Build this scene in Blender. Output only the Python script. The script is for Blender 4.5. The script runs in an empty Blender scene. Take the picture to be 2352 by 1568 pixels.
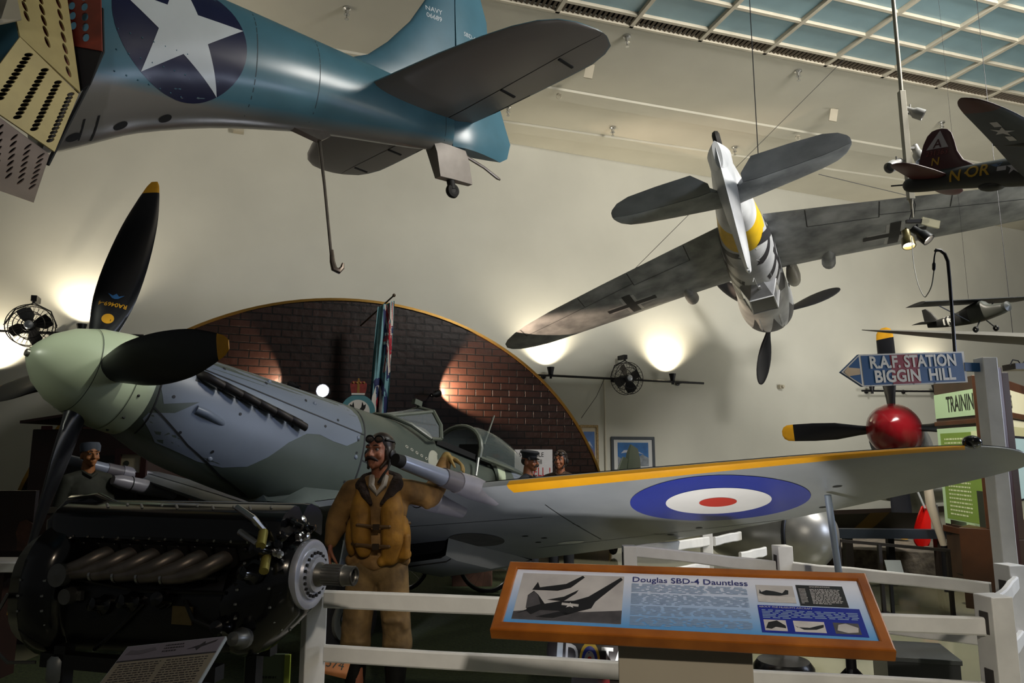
import bpy, bmesh, math, random
from math import sin, cos, pi, radians as R, sqrt, atan2, tan
from mathutils import Vector as V, Matrix as M4
from mathutils.bvhtree import BVHTree
from mathutils.geometry import delaunay_2d_cdt
random.seed(7)
SC = bpy.context.scene; COL = SC.collection
# ---------------------------------------------------------------- camera
F = 1650.0; TH = atan2(256, F); EYE = 1.65
cd = bpy.data.cameras.new('camera'); cam = bpy.data.objects.new('camera', cd); COL.objects.link(cam)
cam.location = (0, 0, EYE); cam.rotation_euler = (pi/2+TH, 0, 0)
cd.sensor_width = 36; cd.lens = 36*F/2352; cd.clip_end = 200
SC.camera = cam
# ---------------------------------------------------------------- world, exposure
def C(h, a=1):
    f = lambda c: c/12.92 if c <= .04045 else ((c+.055)/1.055)**2.4
    return tuple(f(int(h[i:i+2], 16)/255) for i in (0, 2, 4))+(a,)
w = bpy.data.worlds.new('hall_ambient'); SC.world = w; w.use_nodes = True
w.node_tree.nodes['Background'].inputs[0].default_value = C('e9eef0'); w.node_tree.nodes['Background'].inputs[1].default_value = .05
SC.view_settings.view_transform = 'Standard'; SC.view_settings.look = 'None'
SC.view_settings.exposure = 0.0; SC.view_settings.gamma = 1
def light(name, kind, loc, aim, power, col='ffffff', size=.1, ang=60, blend=.5, parent=None, sy=None):
    l = bpy.data.lights.new(name, kind); l.energy = power; l.color = C(col)[:3]
    if kind == 'AREA':
        l.size = size
        if sy: l.shape = 'RECTANGLE'; l.size_y = sy
    else: l.shadow_soft_size = size
    if kind == 'SPOT': l.spot_size = R(ang); l.spot_blend = blend
    o = bpy.data.objects.new(name, l); COL.objects.link(o); o.location = loc
    o.rotation_euler = (V(aim)-V(loc)).to_track_quat('-Z', 'Y').to_euler()
    if parent: o.parent = parent; o.matrix_parent_inverse = parent.matrix_basis.inverted()
    return o
light('overhead_fill', 'AREA', (-3, 1.0, 8.3), (-2, 12, 3.5), 40, 'fff3dd', 2.5)  # area light added as general fill from above, no lamp body
light('overhead_fill', 'AREA', (7, 5.0, 8.2), (6, 17, 3.0), 1450, 'fffaf2', 2.5)  # added overhead fill that brightens the right part of the wall
light('fill_uplight', 'AREA', (9.0, 5.0, 4.4), (9.0, 5.6, 9), 420, 'fffaf0', 2.2)  # unseen area light added out of frame to brighten ceiling and skylight
light('fill_uplight', 'AREA', (9.5, 15.0, 2.6), (9.0, 18.0, 6), 110, 'fffaf0', 1.6)  # added fill for the far right wall, no fixture
light('fill_uplight', 'AREA', (-5.6, 10.3, 4.7), (-5.6, 10.9, 8), 50, 'fff4e2', 2.5)  # added fill facing straight up at the left ceiling, no fixture
light('unseen_spot', 'SPOT', (1.9, 1.5, 5.5), (-1.6, 5.75, 2.0), 310, 'c8d8ff', .08, 19, .55)  # unseen spots without fixtures, each aimed at one subject
light('wing_low_spot', 'SPOT', (.75, 4.0, .08), (.95, 4.95, 1.4), 105, 'fffaf4', .04, 76, .18)
light('unseen_spot', 'SPOT', (-.9, -1.6, 3.4), (-3.2, 5.2, 4.75), 190, 'f4f4ff', .1, 24, .7)  # added from low in front to brighten the dive flaps and bomber underside
light('unseen_spot', 'SPOT', (-5.6, 2.2, 4.5), (-3.15, 5.05, 2.2), 190, 'fbffee', .08, 17, .6)  # extra spot added from the left to brighten the spinner
light('unseen_spot', 'SPOT', (-2.5, 2.2, 5.0), (-.95, 4.9, 1.4), 260, 'ffe2b0', .1, 24, .6)
light('unseen_spot', 'SPOT', (5.2, 5.3, 4.4), (1.7, 5.8, .9), 420, 'fff4e2', .1, 34, .5)
light('unseen_spot', 'SPOT', (1.2, -3.2, 4.6), (1.1, 3.0, .95), 950, 'fff4e2', .12, 36, .7)
light('unseen_spot', 'SPOT', (1.6, 6.6, 5.6), (5.0, 7.8, 1.9), 1200, 'fff4e2', .1, 30, .5)  # added to brighten the green kiosk panel
light('unseen_spot', 'SPOT', (2.0, .5, 4.6), (2.75, 4.8, 2.0), 90, 'fff4e2', .08, 18, .5)  # added to lift the arrow sign lettering
light('unseen_spot', 'SPOT', (-.2, -1.0, 3.6), (-1.6, 3.4, 1.1), 75, 'ffe9cc', .05, 34, .6)  # added for highlights on the black engine and its stubs
light('unseen_spot', 'SPOT', (1.8, 6.0, 6.0), (.3, 9.2, 1.6), 70, 'fff4e2', .08, 16, .5)  # added to light the SCRAMBLE board
light('wing_low_spot', 'SPOT', (-.1, 4.1, .08), (.1, 5.7, 1.2), 26, 'f4f4ff', .05, 70, .5)  # second low spot added to brighten the inboard wing underside
light('unseen_spot', 'SPOT', (.4, 4.0, 5.6), (-3.1, 5.0, 2.2), 420, 'fbffee', .06, 13, .5)
light('side_fill', 'AREA', (7.2, 4.6, 2.4), (2.5, 4.4, 1.2), 110, 'dbe6ff', 1.2)  # area light added out of frame for bluish edges on the posts
# ---------------------------------------------------------------- helpers
def ray(px, py):
    u = (px-1176)/F; v = (784-py)/F
    return V((u, cos(TH)-v*sin(TH), sin(TH)+v*cos(TH)))
EYEV = V((0, 0, EYE))
def at(px, py, Y): d = ray(px, py); return EYEV+d*(Y/d.y)
def onz(px, py, z): d = ray(px, py); return EYEV+d*((z-EYE)/d.z)
PHI = math.atan(.4); WD = V((cos(PHI), sin(PHI), 0)); WN = V((sin(PHI), -cos(PHI), 0)); W0 = V((0, 16, 0))
def onw(px, py, off=0):
    d = ray(px, py); return EYEV+d*(WN.dot(W0+WN*off-EYEV)/WN.dot(d))
def wl(s, off, z): return V((0, 16, 0))+WD*s+WN*off+V((0, 0, z))      # s along the wall from x=0
def fr(o, x, y, z=None):                                              # frame matrix from axes
    x = V(x).normalized(); y = V(y); y = (y-x*y.dot(x)).normalized(); z = x.cross(y)
    m = M4.Identity(4)
    for i in range(3): m[i][0], m[i][1], m[i][2], m[i][3] = x[i], y[i], z[i], o[i]
    return m
def pose(h, p, r, t):
    h, p, r = R(h), R(p), R(r)
    f = V((cos(h)*cos(p), sin(h)*cos(p), sin(p))); l0 = V((-sin(h), cos(h), 0)); u0 = f.cross(l0)
    return fr(t, f, l0*cos(r)+u0*sin(r))
MATS = {}
def mat(name, col, rough=.5, metal=0, var=.12, scale=3, bump=0, spec=.5, emit=None, es=0, detail=6, col2=None):
    if name in MATS: return MATS[name]
    m = bpy.data.materials.new(name); m.use_nodes = True; MATS[name] = m
    nt = m.node_tree; b = nt.nodes['Principled BSDF']; b.inputs['Roughness'].default_value = rough; b.inputs['Metallic'].default_value = metal
    b.inputs['Specular IOR Level'].default_value = spec
    c = C(col) if isinstance(col, str) else col
    if var or bump:
        tc = nt.nodes.new('ShaderNodeTexCoord'); n = nt.nodes.new('ShaderNodeTexNoise')
        n.inputs['Scale'].default_value = scale; n.inputs['Detail'].default_value = detail
        nt.links.new(tc.outputs['Object'], n.inputs['Vector'])
        r = nt.nodes.new('ShaderNodeValToRGB'); r.color_ramp.elements[0].position = .3; r.color_ramp.elements[1].position = .7
        c2 = C(col2) if col2 else tuple(x*(1-var) for x in c[:3])+(1,)
        r.color_ramp.elements[0].color = c2; r.color_ramp.elements[1].color = c if col2 else tuple(min(1, x*(1+var*.6)) for x in c[:3])+(1,)
        nt.links.new(n.outputs['Fac'], r.inputs['Fac']); nt.links.new(r.outputs['Color'], b.inputs['Base Color'])
        if bump:
            bp = nt.nodes.new('ShaderNodeBump'); bp.inputs['Strength'].default_value = bump; bp.inputs['Distance'].default_value = .02
            nt.links.new(n.outputs['Fac'], bp.inputs['Height']); nt.links.new(bp.outputs['Normal'], b.inputs['Normal'])
    else: b.inputs['Base Color'].default_value = c
    if emit: b.inputs['Emission Color'].default_value = C(emit); b.inputs['Emission Strength'].default_value = es
    return m
def glassmat(name, col='ffffff', alpha=.25, rough=.05):
    m = mat(name, col, rough, 0, 0); b = m.node_tree.nodes['Principled BSDF']; b.inputs['Alpha'].default_value = alpha
    return m
def twotone(name, ctop, cbot, a, b_, w_, rough=.4, var=.1, scale=3, ax='X'):
    """paint scheme: top colour above the line z = a + b*x (object space), bottom colour below, w = softness"""
    m = mat(name, ctop, rough, 0, var, scale); nt = m.node_tree; bs = nt.nodes['Principled BSDF']
    tc = nt.nodes['Texture Coordinate']; sp = nt.nodes.new('ShaderNodeSeparateXYZ'); nt.links.new(tc.outputs['Object'], sp.inputs[0])
    m1 = nt.nodes.new('ShaderNodeMath'); m1.operation = 'MULTIPLY_ADD'; m1.inputs[1].default_value = -b_; m1.inputs[2].default_value = -a
    nt.links.new(sp.outputs[ax], m1.inputs[0])
    m2 = nt.nodes.new('ShaderNodeMath'); m2.operation = 'ADD'; nt.links.new(sp.outputs['Z'], m2.inputs[0]); nt.links.new(m1.outputs[0], m2.inputs[1])
    mr = nt.nodes.new('ShaderNodeMapRange'); mr.inputs['From Min'].default_value = -w_; mr.inputs['From Max'].default_value = w_
    nt.links.new(m2.outputs[0], mr.inputs['Value'])
    mx = nt.nodes.new('ShaderNodeMix'); mx.data_type = 'RGBA'; nt.links.new(mr.outputs['Result'], mx.inputs['Factor'])
    mx.inputs['A'].default_value = C(cbot); src = bs.inputs['Base Color'].links[0].from_socket
    nt.links.new(src, mx.inputs['B']); nt.links.new(mx.outputs['Result'], bs.inputs['Base Color'])
    return m
def tag(o, label=None, cat=None, group=None, kind=None):
    if label: o['label'] = label
    if cat: o['category'] = cat
    if group: o['group'] = group
    if kind: o['kind'] = kind
    return o
def empty(name, mx, label=None, cat=None, group=None):
    o = bpy.data.objects.new(name, None); COL.objects.link(o); o.empty_display_size = .1
    if isinstance(mx, M4): o.matrix_basis = mx
    else: o.location = mx
    return tag(o, label, cat, group)
class MB:
    def __init__(s): s.v = []; s.f = []; s.m = []; s.X = None
    def add(s, vs, fs, m=0):
        n = len(s.v)
        s.v += [tuple(s.X @ V(p)) if s.X else tuple(p) for p in vs]
        for i, f in enumerate(fs): s.f.append([n+k for k in f]); s.m.append(m[i] if isinstance(m, list) else m)
        return s
    def box(s, c, d, m=0, rot=None):
        x, y, z = d[0]/2, d[1]/2, d[2]/2; c = V(c)
        ps = [V((a*x, b*y, e*z)) for a in (-1, 1) for b in (-1, 1) for e in (-1, 1)]
        if rot is not None: ps = [rot @ p for p in ps]
        return s.add([p+c for p in ps], [(0, 1, 3, 2), (4, 6, 7, 5), (0, 4, 5, 1), (2, 3, 7, 6), (0, 2, 6, 4), (1, 5, 7, 3)], m)
    def bar(s, p0, p1, w, h, m=0, up=(0, 0, 1)):
        p0, p1 = V(p0), V(p1); d = p1-p0; u = V(up)
        if abs(d.normalized().dot(u)) > .98: u = V((0, 1, 0))
        fm = fr((p0+p1)/2, d, u.cross(d)); return s.box((p0+p1)/2, (d.length, w, h), m, fm.to_3x3())
    def loft(s, rings, m=0, cap=(1, 1), closed=True):
        n = len(rings[0]); vs = [p for r in rings for p in r]; fs = []; ms = []
        for i in range(len(rings)-1):
            for j in range(n if closed else n-1):
                k = (j+1) % n; fs.append((i*n+j, i*n+k, (i+1)*n+k, (i+1)*n+j)); ms.append(m(i, j) if callable(m) else m)
        mm = m(0, 0) if callable(m) else m
        if cap[0]: fs.append(tuple(range(n))[::-1]); ms.append(mm)
        if cap[1]: fs.append(tuple(range((len(rings)-1)*n, len(rings)*n))); ms.append(m(len(rings)-2, 0) if callable(m) else m)
        return s.add(vs, fs, ms)
    def tube(s, path, r, n=8, m=0, cap=True):
        path = [V(p) for p in path]; rs = r if isinstance(r, (list, tuple)) else [r]*len(path); rings = []; u = None
        for i, p in enumerate(path):
            t = (path[min(i+1, len(path)-1)]-path[max(i-1, 0)]).normalized()
            if u is None: u = t.orthogonal().normalized()
            u = (u-t*u.dot(t))
            u = u.normalized() if u.length > 1e-6 else t.orthogonal().normalized()
            w_ = t.cross(u); rings.append([p+(u*cos(2*pi*k/n)+w_*sin(2*pi*k/n))*rs[i] for k in range(n)])
        return s.loft(rings, m, (cap, cap))
    def cyl(s, p0, p1, r0, r1=None, n=16, m=0, cap=True): return s.tube([p0, p1], [r0, r0 if r1 is None else r1], n, m, cap)
    def lathe(s, prof, o=(0, 0, 0), ax=(0, 0, 1), n=24, m=0, cap=(0, 0)):
        a = V(ax).normalized(); u = a.orthogonal().normalized(); w_ = a.cross(u); o = V(o)
        return s.loft([[o+a*h+(u*cos(2*pi*k/n)+w_*sin(2*pi*k/n))*max(r, 1e-4) for k in range(n)] for h, r in prof], m, cap)
    def ball(s, c, r, n=16, m=0, rot=None):
        r = (r, r, r) if not isinstance(r, (tuple, list)) else r; h = n//2; c = V(c); rings = []
        for i in range(h+1):
            a = -pi/2+pi*i/h; ring = []
            for k in range(n):
                p = V((cos(a)*cos(2*pi*k/n)*r[0], cos(a)*sin(2*pi*k/n)*r[1], sin(a)*r[2]))
                ring.append(c+(rot @ p if rot is not None else p))
            rings.append(ring)
        return s.loft(rings, m, (0, 0))
    def torus(s, c, ax, R_, r, n=28, k=8, m=0, a0=0, a1=2*pi):
        a = V(ax).normalized(); u = a.orthogonal().normalized(); w_ = a.cross(u); c = V(c); full = abs(a1-a0-2*pi) < 1e-6
        st = n if full else n+1; rings = []
        for i in range(st+(1 if full else 0)):
            t = a0+(a1-a0)*i/n; d = u*cos(t)+w_*sin(t); rings.append([c+d*(R_+r*cos(2*pi*j/k))+a*r*sin(2*pi*j/k) for j in range(k)])
        return s.loft(rings, m, (not full, not full))
    def poly(s, loops, fm=None, h=0, m=0, h0=0, mside=None):
        """flat polygon with holes; h = thickness (prism) in the frame fm"""
        vs, fs = tri2d(loops); fm = fm or M4.Identity(4)
        s.add([fm @ V((x, y, h)) for x, y in vs], fs, m)
        if h != h0:
            s.add([fm @ V((x, y, h0)) for x, y in vs], [f[::-1] for f in fs], m if mside is None else mside)
            for lp in loops:
                n = len(lp); s.add([fm @ V((x, y, z)) for x, y in lp for z in (h0, h)], [(2*i, 2*((i+1) % n), 2*((i+1) % n)+1, 2*i+1) for i in range(n)], m if mside is None else mside)
        return s
    def bvh(s): return BVHTree.FromPolygons([V(p) for p in s.v], [f for f in s.f], epsilon=0)
    def build(s, name, mats, parent=None, smooth=40, bev=0, seg=2, sub=0):
        me = bpy.data.meshes.new(name); me.from_pydata(s.v, [], s.f)
        for mt in (mats if isinstance(mats, (list, tuple)) else [mats]): me.materials.append(mt)
        me.polygons.foreach_set('material_index', s.m)
        b = bmesh.new(); b.from_mesh(me); bmesh.ops.remove_doubles(b, verts=b.verts, dist=1e-5); bmesh.ops.recalc_face_normals(b, faces=b.faces); b.to_mesh(me); b.free()
        if smooth: me.polygons.foreach_set('use_smooth', [True]*len(me.polygons)); me.set_sharp_from_angle(angle=R(smooth))
        o = bpy.data.objects.new(name, me); COL.objects.link(o)
        if parent: o.parent = parent
        if bev:
            k = o.modifiers.new('bevel', 'BEVEL'); k.width = bev; k.segments = seg; k.limit_method = 'ANGLE'; k.angle_limit = R(35)
        if sub: k = o.modifiers.new('subdivision', 'SUBSURF'); k.levels = sub; k.render_levels = sub
        return o
def tri2d(loops, grid=None):
    vs = []; es = []
    for lp in loops:
        n0 = len(vs); pts = []
        for i, p in enumerate(lp):
            q = lp[(i+1) % len(lp)]; k = 1 if not grid else max(1, int(math.hypot(q[0]-p[0], q[1]-p[1])/grid))
            pts += [V((p[0]+(q[0]-p[0])*t/k, p[1]+(q[1]-p[1])*t/k)) for t in range(k)]
        vs += pts; es += [(n0+i, n0+(i+1) % len(pts)) for i in range(len(pts))]
    if grid:
        x0, x1 = min(p.x for p in vs), max(p.x for p in vs); y0, y1 = min(p.y for p in vs), max(p.y for p in vs)
        for i in range(1, int((x1-x0)/grid)+1):
            for j in range(1, int((y1-y0)/grid)+1): vs.append(V((x0+(i+.01*(j % 3))*grid, y0+j*grid)))
    r = delaunay_2d_cdt(vs, es, [], 1, 1e-6)
    def inside(f):
        x = sum(r[0][k].x for k in f)/len(f); y = sum(r[0][k].y for k in f)/len(f); c = False
        for lp in loops:
            for i in range(len(lp)):
                (x0, y0), (x1, y1) = lp[i-1], lp[i]
                if (y0 > y) != (y1 > y) and x < (x1-x0)*(y-y0)/(y1-y0)+x0: c = not c
        return c
    faces = [f for f in r[2] if inside(f)]
    used = set(k for f in faces for k in f); mp = {}; out = []
    for k in sorted(used): mp[k] = len(out); out.append((r[0][k].x, r[0][k].y))
    return out, [tuple(mp[k] for k in f) for f in faces]
def split4(vs, fs):
    vs = list(vs); mid = {}; out = []
    def mp_(a, b):
        k = (min(a, b), max(a, b))
        if k not in mid: mid[k] = len(vs); vs.append(((vs[a][0]+vs[b][0])/2, (vs[a][1]+vs[b][1])/2))
        return mid[k]
    for f in fs:
        for i in range(1, len(f)-1):
            a, b, c = f[0], f[i], f[i+1]; x, y, z = mp_(a, b), mp_(b, c), mp_(c, a); out += [(a, x, z), (x, b, y), (z, y, c), (x, y, z)]
    return vs, out
def decal(mb, m, loops, fm, bvh, off=.003, grid=.05, tri=None):
    """paint a flat pattern onto the surface in bvh, projecting along -Z of frame fm"""
    vs, fs = tri or tri2d(loops, grid)
    for _ in range(2 if tri else 0): vs, fs = split4(vs, fs)
    d = -(fm.to_3x3() @ V((0, 0, 1))); out = []
    for x, y in vs:
        h = bvh.ray_cast(fm @ V((x, y, 0)), d)
        out.append(h[0]+(h[1] if h[1].dot(d) < 0 else -h[1])*off if h[0] is not None else None)
    mp = {}; ps = []
    for i, p in enumerate(out):
        if p is not None: mp[i] = len(ps); ps.append(p)
    fs = [f for f in fs if all(k in mp for k in f)]
    fs = [f for f in fs if max((ps[mp[f[i]]]-ps[mp[f[i-1]]]).length for i in range(len(f))) < .6]
    mb.add(ps, [tuple(mp[k] for k in f) for f in fs], m)
def circ(cx, cy, r, n=48, ry=None): return [(cx+r*cos(2*pi*k/n), cy+(ry or r)*sin(2*pi*k/n)) for k in range(n)]
def rect(x0, y0, x1, y1): return [(x0, y0), (x1, y0), (x1, y1), (x0, y1)]
def star(cx, cy, r, a0=90, k=.382): return [(cx+(r if i % 2 == 0 else r*k)*cos(R(a0+36*i)), cy+(r if i % 2 == 0 else r*k)*sin(R(a0+36*i))) for i in range(10)]
def cross(cx, cy, L, w, a=0):
    p = [(-w, -L), (w, -L), (w, -w), (L, -w), (L, w), (w, w), (w, L), (-w, L), (-w, w), (-L, w), (-L, -w), (-w, -w)]
    return [(cx+x*cos(a)-y*sin(a), cy+x*sin(a)+y*cos(a)) for x, y in p]
def text2d(txt, size=1, ax='CENTER', bold=0, sx=1, spacing=1, shear=0):
    c = bpy.data.curves.new('lettering', 'FONT'); c.body = txt; c.size = size; c.align_x = ax; c.align_y = 'CENTER'; c.offset = bold; c.space_character = spacing; c.shear = shear
    c.resolution_u = 3
    o = bpy.data.objects.new('lettering', c); COL.objects.link(o); dg = bpy.context.evaluated_depsgraph_get(); dg.update()
    me = bpy.data.meshes.new_from_object(o.evaluated_get(dg)); r = ([(v.co.x*sx, v.co.y) for v in me.vertices], [tuple(p.vertices) for p in me.polygons])
    bpy.data.objects.remove(o); bpy.data.curves.remove(c); bpy.data.meshes.remove(me); return r
def flat_text(mb, m, txt, fm, size, z=.001, **k):
    vs, fs = text2d(txt, size, **k); mb.add([fm @ V((x, y, z)) for x, y in vs], fs, m)
def greek(mb, m, fm, x0, x1, ytop, ybot, n, h, z=.001, seed=1, gap=()):
    """rows of tiny illegible print"""
    rd = random.Random(seed); dy = (ytop-ybot)/n
    for i in range(n):
        if i in gap: continue
        y = ytop-dy*(i+.5); x = x0; end = x1 if (i+1) not in gap and i < n-1 else x0+(x1-x0)*rd.uniform(.3, .8)
        while x < end-.004:
            w_ = min(rd.uniform(.012, .045)*(x1-x0)/.3, end-x); mb.add([fm @ V((a, b, z)) for a, b in rect(x, y-h/2, x+w_, y+h/2)], [(0, 1, 2, 3)], m); x += w_+.008*(x1-x0)/.3
NACA = lambda u: 5*(.2969*sqrt(u)-.126*u-.3516*u*u+.2843*u**3-.1036*u**4)
US = [0, .012, .046, .12, .22, .35, .5, .65, .8, .92, 1]
def foil(mb, secs, axis='y', m=0, camber=.0, cap=(1, 1), low=1):
    """secs: (span, xLE, xTE, offset, thickness)"""
    rings = []
    for s_, xl, xt, of, t in secs:
        up = []; dn = []
        for u in US:
            x = xl+(xt-xl)*u; y = NACA(u)*t; c_ = camber*4*u*(1-u)*t
            up.append((x, of+y+c_)); dn.append((x, of-y*low+c_))
        pr = up+dn[-2:0:-1]
        rings.append([V((x, s_, z)) if axis == 'y' else V((x, z, s_)) for x, z in pr])
    return mb.loft(rings, m, cap)
def lerp(tab, x):
    if x <= tab[0][0]: return tab[0][1:]
    for a, b in zip(tab, tab[1:]):
        if x <= b[0]:
            t = (x-a[0])/(b[0]-a[0]); return tuple(p+(q-p)*t for p, q in zip(a[1:], b[1:]))
    return tab[-1][1:]
def smooth_tab(tab, n=4):
    """Catmull-Rom refine of rows of numbers"""
    out = []
    for i in range(len(tab)-1):
        p0, p1, p2, p3 = tab[max(i-1, 0)], tab[i], tab[i+1], tab[min(i+2, len(tab)-1)]
        for k in range(n):
            t = k/n; out.append(tuple(.5*(2*b+(c-a)*t+(2*a-5*b+4*c-d)*t*t+(3*b-a-3*c+d)*t**3) for a, b, c, d in zip(p0, p1, p2, p3)))
    out.append(tuple(tab[-1])); return out
def body_ring(x, top, bot, hw, p=2.0, n=40, y0=0, wz=None):
    """super-ellipse fuselage ring, widest at height wz (default the middle)"""
    zc = (top+bot)/2 if wz is None else wz; r = []
    for k in range(n):
        a = 2*pi*k/n; c, s_ = cos(a), sin(a)
        r.append(V((x, y0+hw*math.copysign(abs(c)**(2/p), c), zc+(top-zc if s_ > 0 else zc-bot)*math.copysign(abs(s_)**(2/p), s_))))
    return r
def organic(name, shapes, voxel, mats, parent=None, it=4, extra=None):
    """one continuous surface grown over overlapping limbs and masses: ('l', [(p, r), ...]) tapered limb, ('e', c, (rx, ry, rz), rot)"""
    mb = MB()
    for sh in shapes:
        if sh[0] == 'l':
            pts = sh[1]
            for (p, r), (q, t) in zip(pts, pts[1:]):
                p, q = V(p), V(q); mb.cyl(p, q, r, t, 14)
            for p, r in pts: mb.ball(p, r, 14)
        else: mb.ball(sh[1], sh[2], 20, 0, sh[3] if len(sh) > 3 else None)
    o = mb.build('tmp', mats, None, 0)
    k = o.modifiers.new('r', 'REMESH'); k.mode = 'VOXEL'; k.voxel_size = voxel; k.use_smooth_shade = True
    k = o.modifiers.new('s', 'SMOOTH'); k.iterations = it; k.factor = .5
    dg = bpy.context.evaluated_depsgraph_get(); dg.update()
    me = bpy.data.meshes.new_from_object(o.evaluated_get(dg)); old = o.data; bpy.data.objects.remove(o); bpy.data.meshes.remove(old)
    me.name = name; n = bpy.data.objects.new(name, me); COL.objects.link(n)
    me.materials.clear()
    for mt in (mats if isinstance(mats, (list, tuple)) else [mats]): me.materials.append(mt)
    me.polygons.foreach_set('use_smooth', [True]*len(me.polygons))
    if extra: me.polygons.foreach_set('material_index', [extra(p.center) for p in me.polygons])
    if parent: n.parent = parent
    return n
def blade(mb, tabs, o, ax, ang, m=0, mtip=None, tipr=None, n=12, up=None, hand=1):
    """propeller blade: tabs rows (radius, chord, thickness, twist deg, chord offset); ax = shaft direction, ang = clock angle"""
    a = V(ax).normalized(); u = V(up or (0, 0, 1)); u = (u-a*u.dot(a)).normalized(); w_ = a.cross(u); d = u*cos(ang)+w_*sin(ang); tng = a.cross(d)
    rings = []
    for r, c, t, tw, of in tabs:
        ch = tng*cos(R(tw))+a*sin(R(tw))*hand; nn = ch.cross(d); rings.append([V(o)+d*r+ch*(of+c/2*cos(2*pi*k/n))+nn*(t/2*sin(2*pi*k/n)) for k in range(n)])
    mb.loft(rings, (lambda i, j: mtip if tabs[i][0] >= tipr-1e-6 else m) if mtip is not None else m)
# ================================================================ ROOM
def brickmat():
    m = mat('brick_cladding', '5a3a30', .42, 0, .3, 2.2, 0); nt = m.node_tree; b = nt.nodes['Principled BSDF']; tc = nt.nodes['Texture Coordinate']
    br = nt.nodes.new('ShaderNodeTexBrick'); br.inputs['Scale'].default_value = 1; br.inputs['Brick Width'].default_value = .33; br.inputs['Row Height'].default_value = .128
    br.inputs['Mortar Size'].default_value = .012; br.inputs['Mortar Smooth'].default_value = .3
    br.inputs['Color1'].default_value = C('26150f'); br.inputs['Color2'].default_value = C('1a0f0b'); br.inputs['Mortar'].default_value = C('080605')
    nt.links.new(tc.outputs['Object'], br.inputs['Vector']); nt.links.new(br.outputs['Color'], b.inputs['Base Color'])
    bp = nt.nodes.new('ShaderNodeBump'); bp.inputs['Strength'].default_value = .9; bp.inputs['Distance'].default_value = .02; bp.invert = True; b.inputs['Specular IOR Level'].default_value = .18
    n = nt.nodes['Noise Texture']; n.inputs['Scale'].default_value = 9
    ad = nt.nodes.new('ShaderNodeMath'); ad.operation = 'MULTIPLY_ADD'; ad.inputs[1].default_value = -.35; nt.links.new(n.outputs['Fac'], ad.inputs[0]); nt.links.new(br.outputs['Fac'], ad.inputs[2])
    nt.links.new(ad.outputs[0], bp.inputs['Height']); nt.links.new(bp.outputs['Normal'], b.inputs['Normal'])
    return m
plaster = mat('cream_plaster', 'bfbeb3', .85, 0, .1, .5, .05, detail=8)
plaster_c = mat('ceiling_plaster', 'bfbcae', .85, 0, .08, .8, .15, detail=8)
ZC = 8.85
# floor: green grey sealed concrete
fl = mat('sealed_floor', '85836a', .12, 0, .12, .6)
MB().box((4, 9, -.05), (44, 36, .1)).build('floor', fl, None, 0)['kind'] = 'structure'
# wall behind everything (plane with the skirting), 30 m long
b = MB(); b.X = fr(W0, WD, -WN); b.box((0, .15, 4.5), (60, .3, 9.4)); b.build('wall_back', plaster, None, 0)['kind'] = 'structure'
b = MB(); b.X = fr(W0, WD, -WN); b.box((0, -.012, .08), (60, .024, .16)); b.build('baseboard_back', mat('baseboard', '2c221c', .5), None, 0)['kind'] = 'structure'
# ceiling with a rectangular skylight opening cut out: built as slab strips around it
ED = V((cos(math.atan(.323)), sin(math.atan(.323)), 0)); EP = V((-ED.y, ED.x, 0)); E0 = V((.74, 10.87, ZC))
CX = fr(E0, ED, EP)      # x along skylight edge, y towards the wall
b = MB(); b.X = CX; b.box((4, 6.0, .15), (44, 12.0, .3)); b.build('ceiling', plaster_c, None, 0)['kind'] = 'structure'
def rib(a0, a1, wd, name):
    b = MB(); p, q = V((*a0, ZC-.025)), V((*a1, ZC-.025)); d = (q-p).normalized(); b.bar(p-d*16, q+d*14, wd, .05); o = b.build(name, plaster_c, None, 0); o['kind'] = 'structure'
rib((.61, 13.5), (9.67, 16.6), .42, 'trim_1'); rib((.04, 15.1), (10.0, 18.3), .42, 'trim_2')
# skylight grid: pale blue panels in a cream T-bar grid with a grille strip along the edge
tile = mat('skylight_panel', '7d9aa3', .35, 0, .1, 1.5); bar_m = mat('grid_bar', 'b9b2a0', .5); gril = mat('grille', '554a3c', .5)
sk = empty('skylight', M4(CX), 'pale blue panelled skylight in a cream grid above the hanging planes', 'skylight')
nx0, nx1, ny = -6, 12, 13; tw, td, vd = 1.345, .69, .32
for j in range(ny):
    b = MB(); b.box(((nx0+nx1)/2*tw, -(vd+td*(j+.5)), .03), ((nx1-nx0)*tw, td-.03, .02)); b.build('panel_row', tile, sk, 0)
b = MB()
for i in range(nx0, nx1+1): b.box((i*tw, -(vd+td*ny)/2, -.01), (.07, vd+td*ny, .07))
for j in range(ny+1): b.box(((nx0+nx1)/2*tw, -(vd+td*j), -.005), ((nx1-nx0)*tw, .06, .06))
b.box(((nx0+nx1)/2*tw, -.02, -.01), ((nx1-nx0)*tw, .05, .07)); b.build('grid', bar_m, sk, 0)
b = MB()
for i in range(nx0, nx1):
    for k in range(14): b.box((i*tw+.09+k*.09, -vd/2, .02), (.045, vd-.06, .07), 0, M4.Rotation(.5, 3, 'Y'))
b.box(((nx0+nx1)/2*tw, -vd/2, .09), ((nx1-nx0)*tw, vd, .02), 1); b.build('grille', [gril, mat('grille_dark', '1a1613', .8)], sk, 0)
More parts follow.
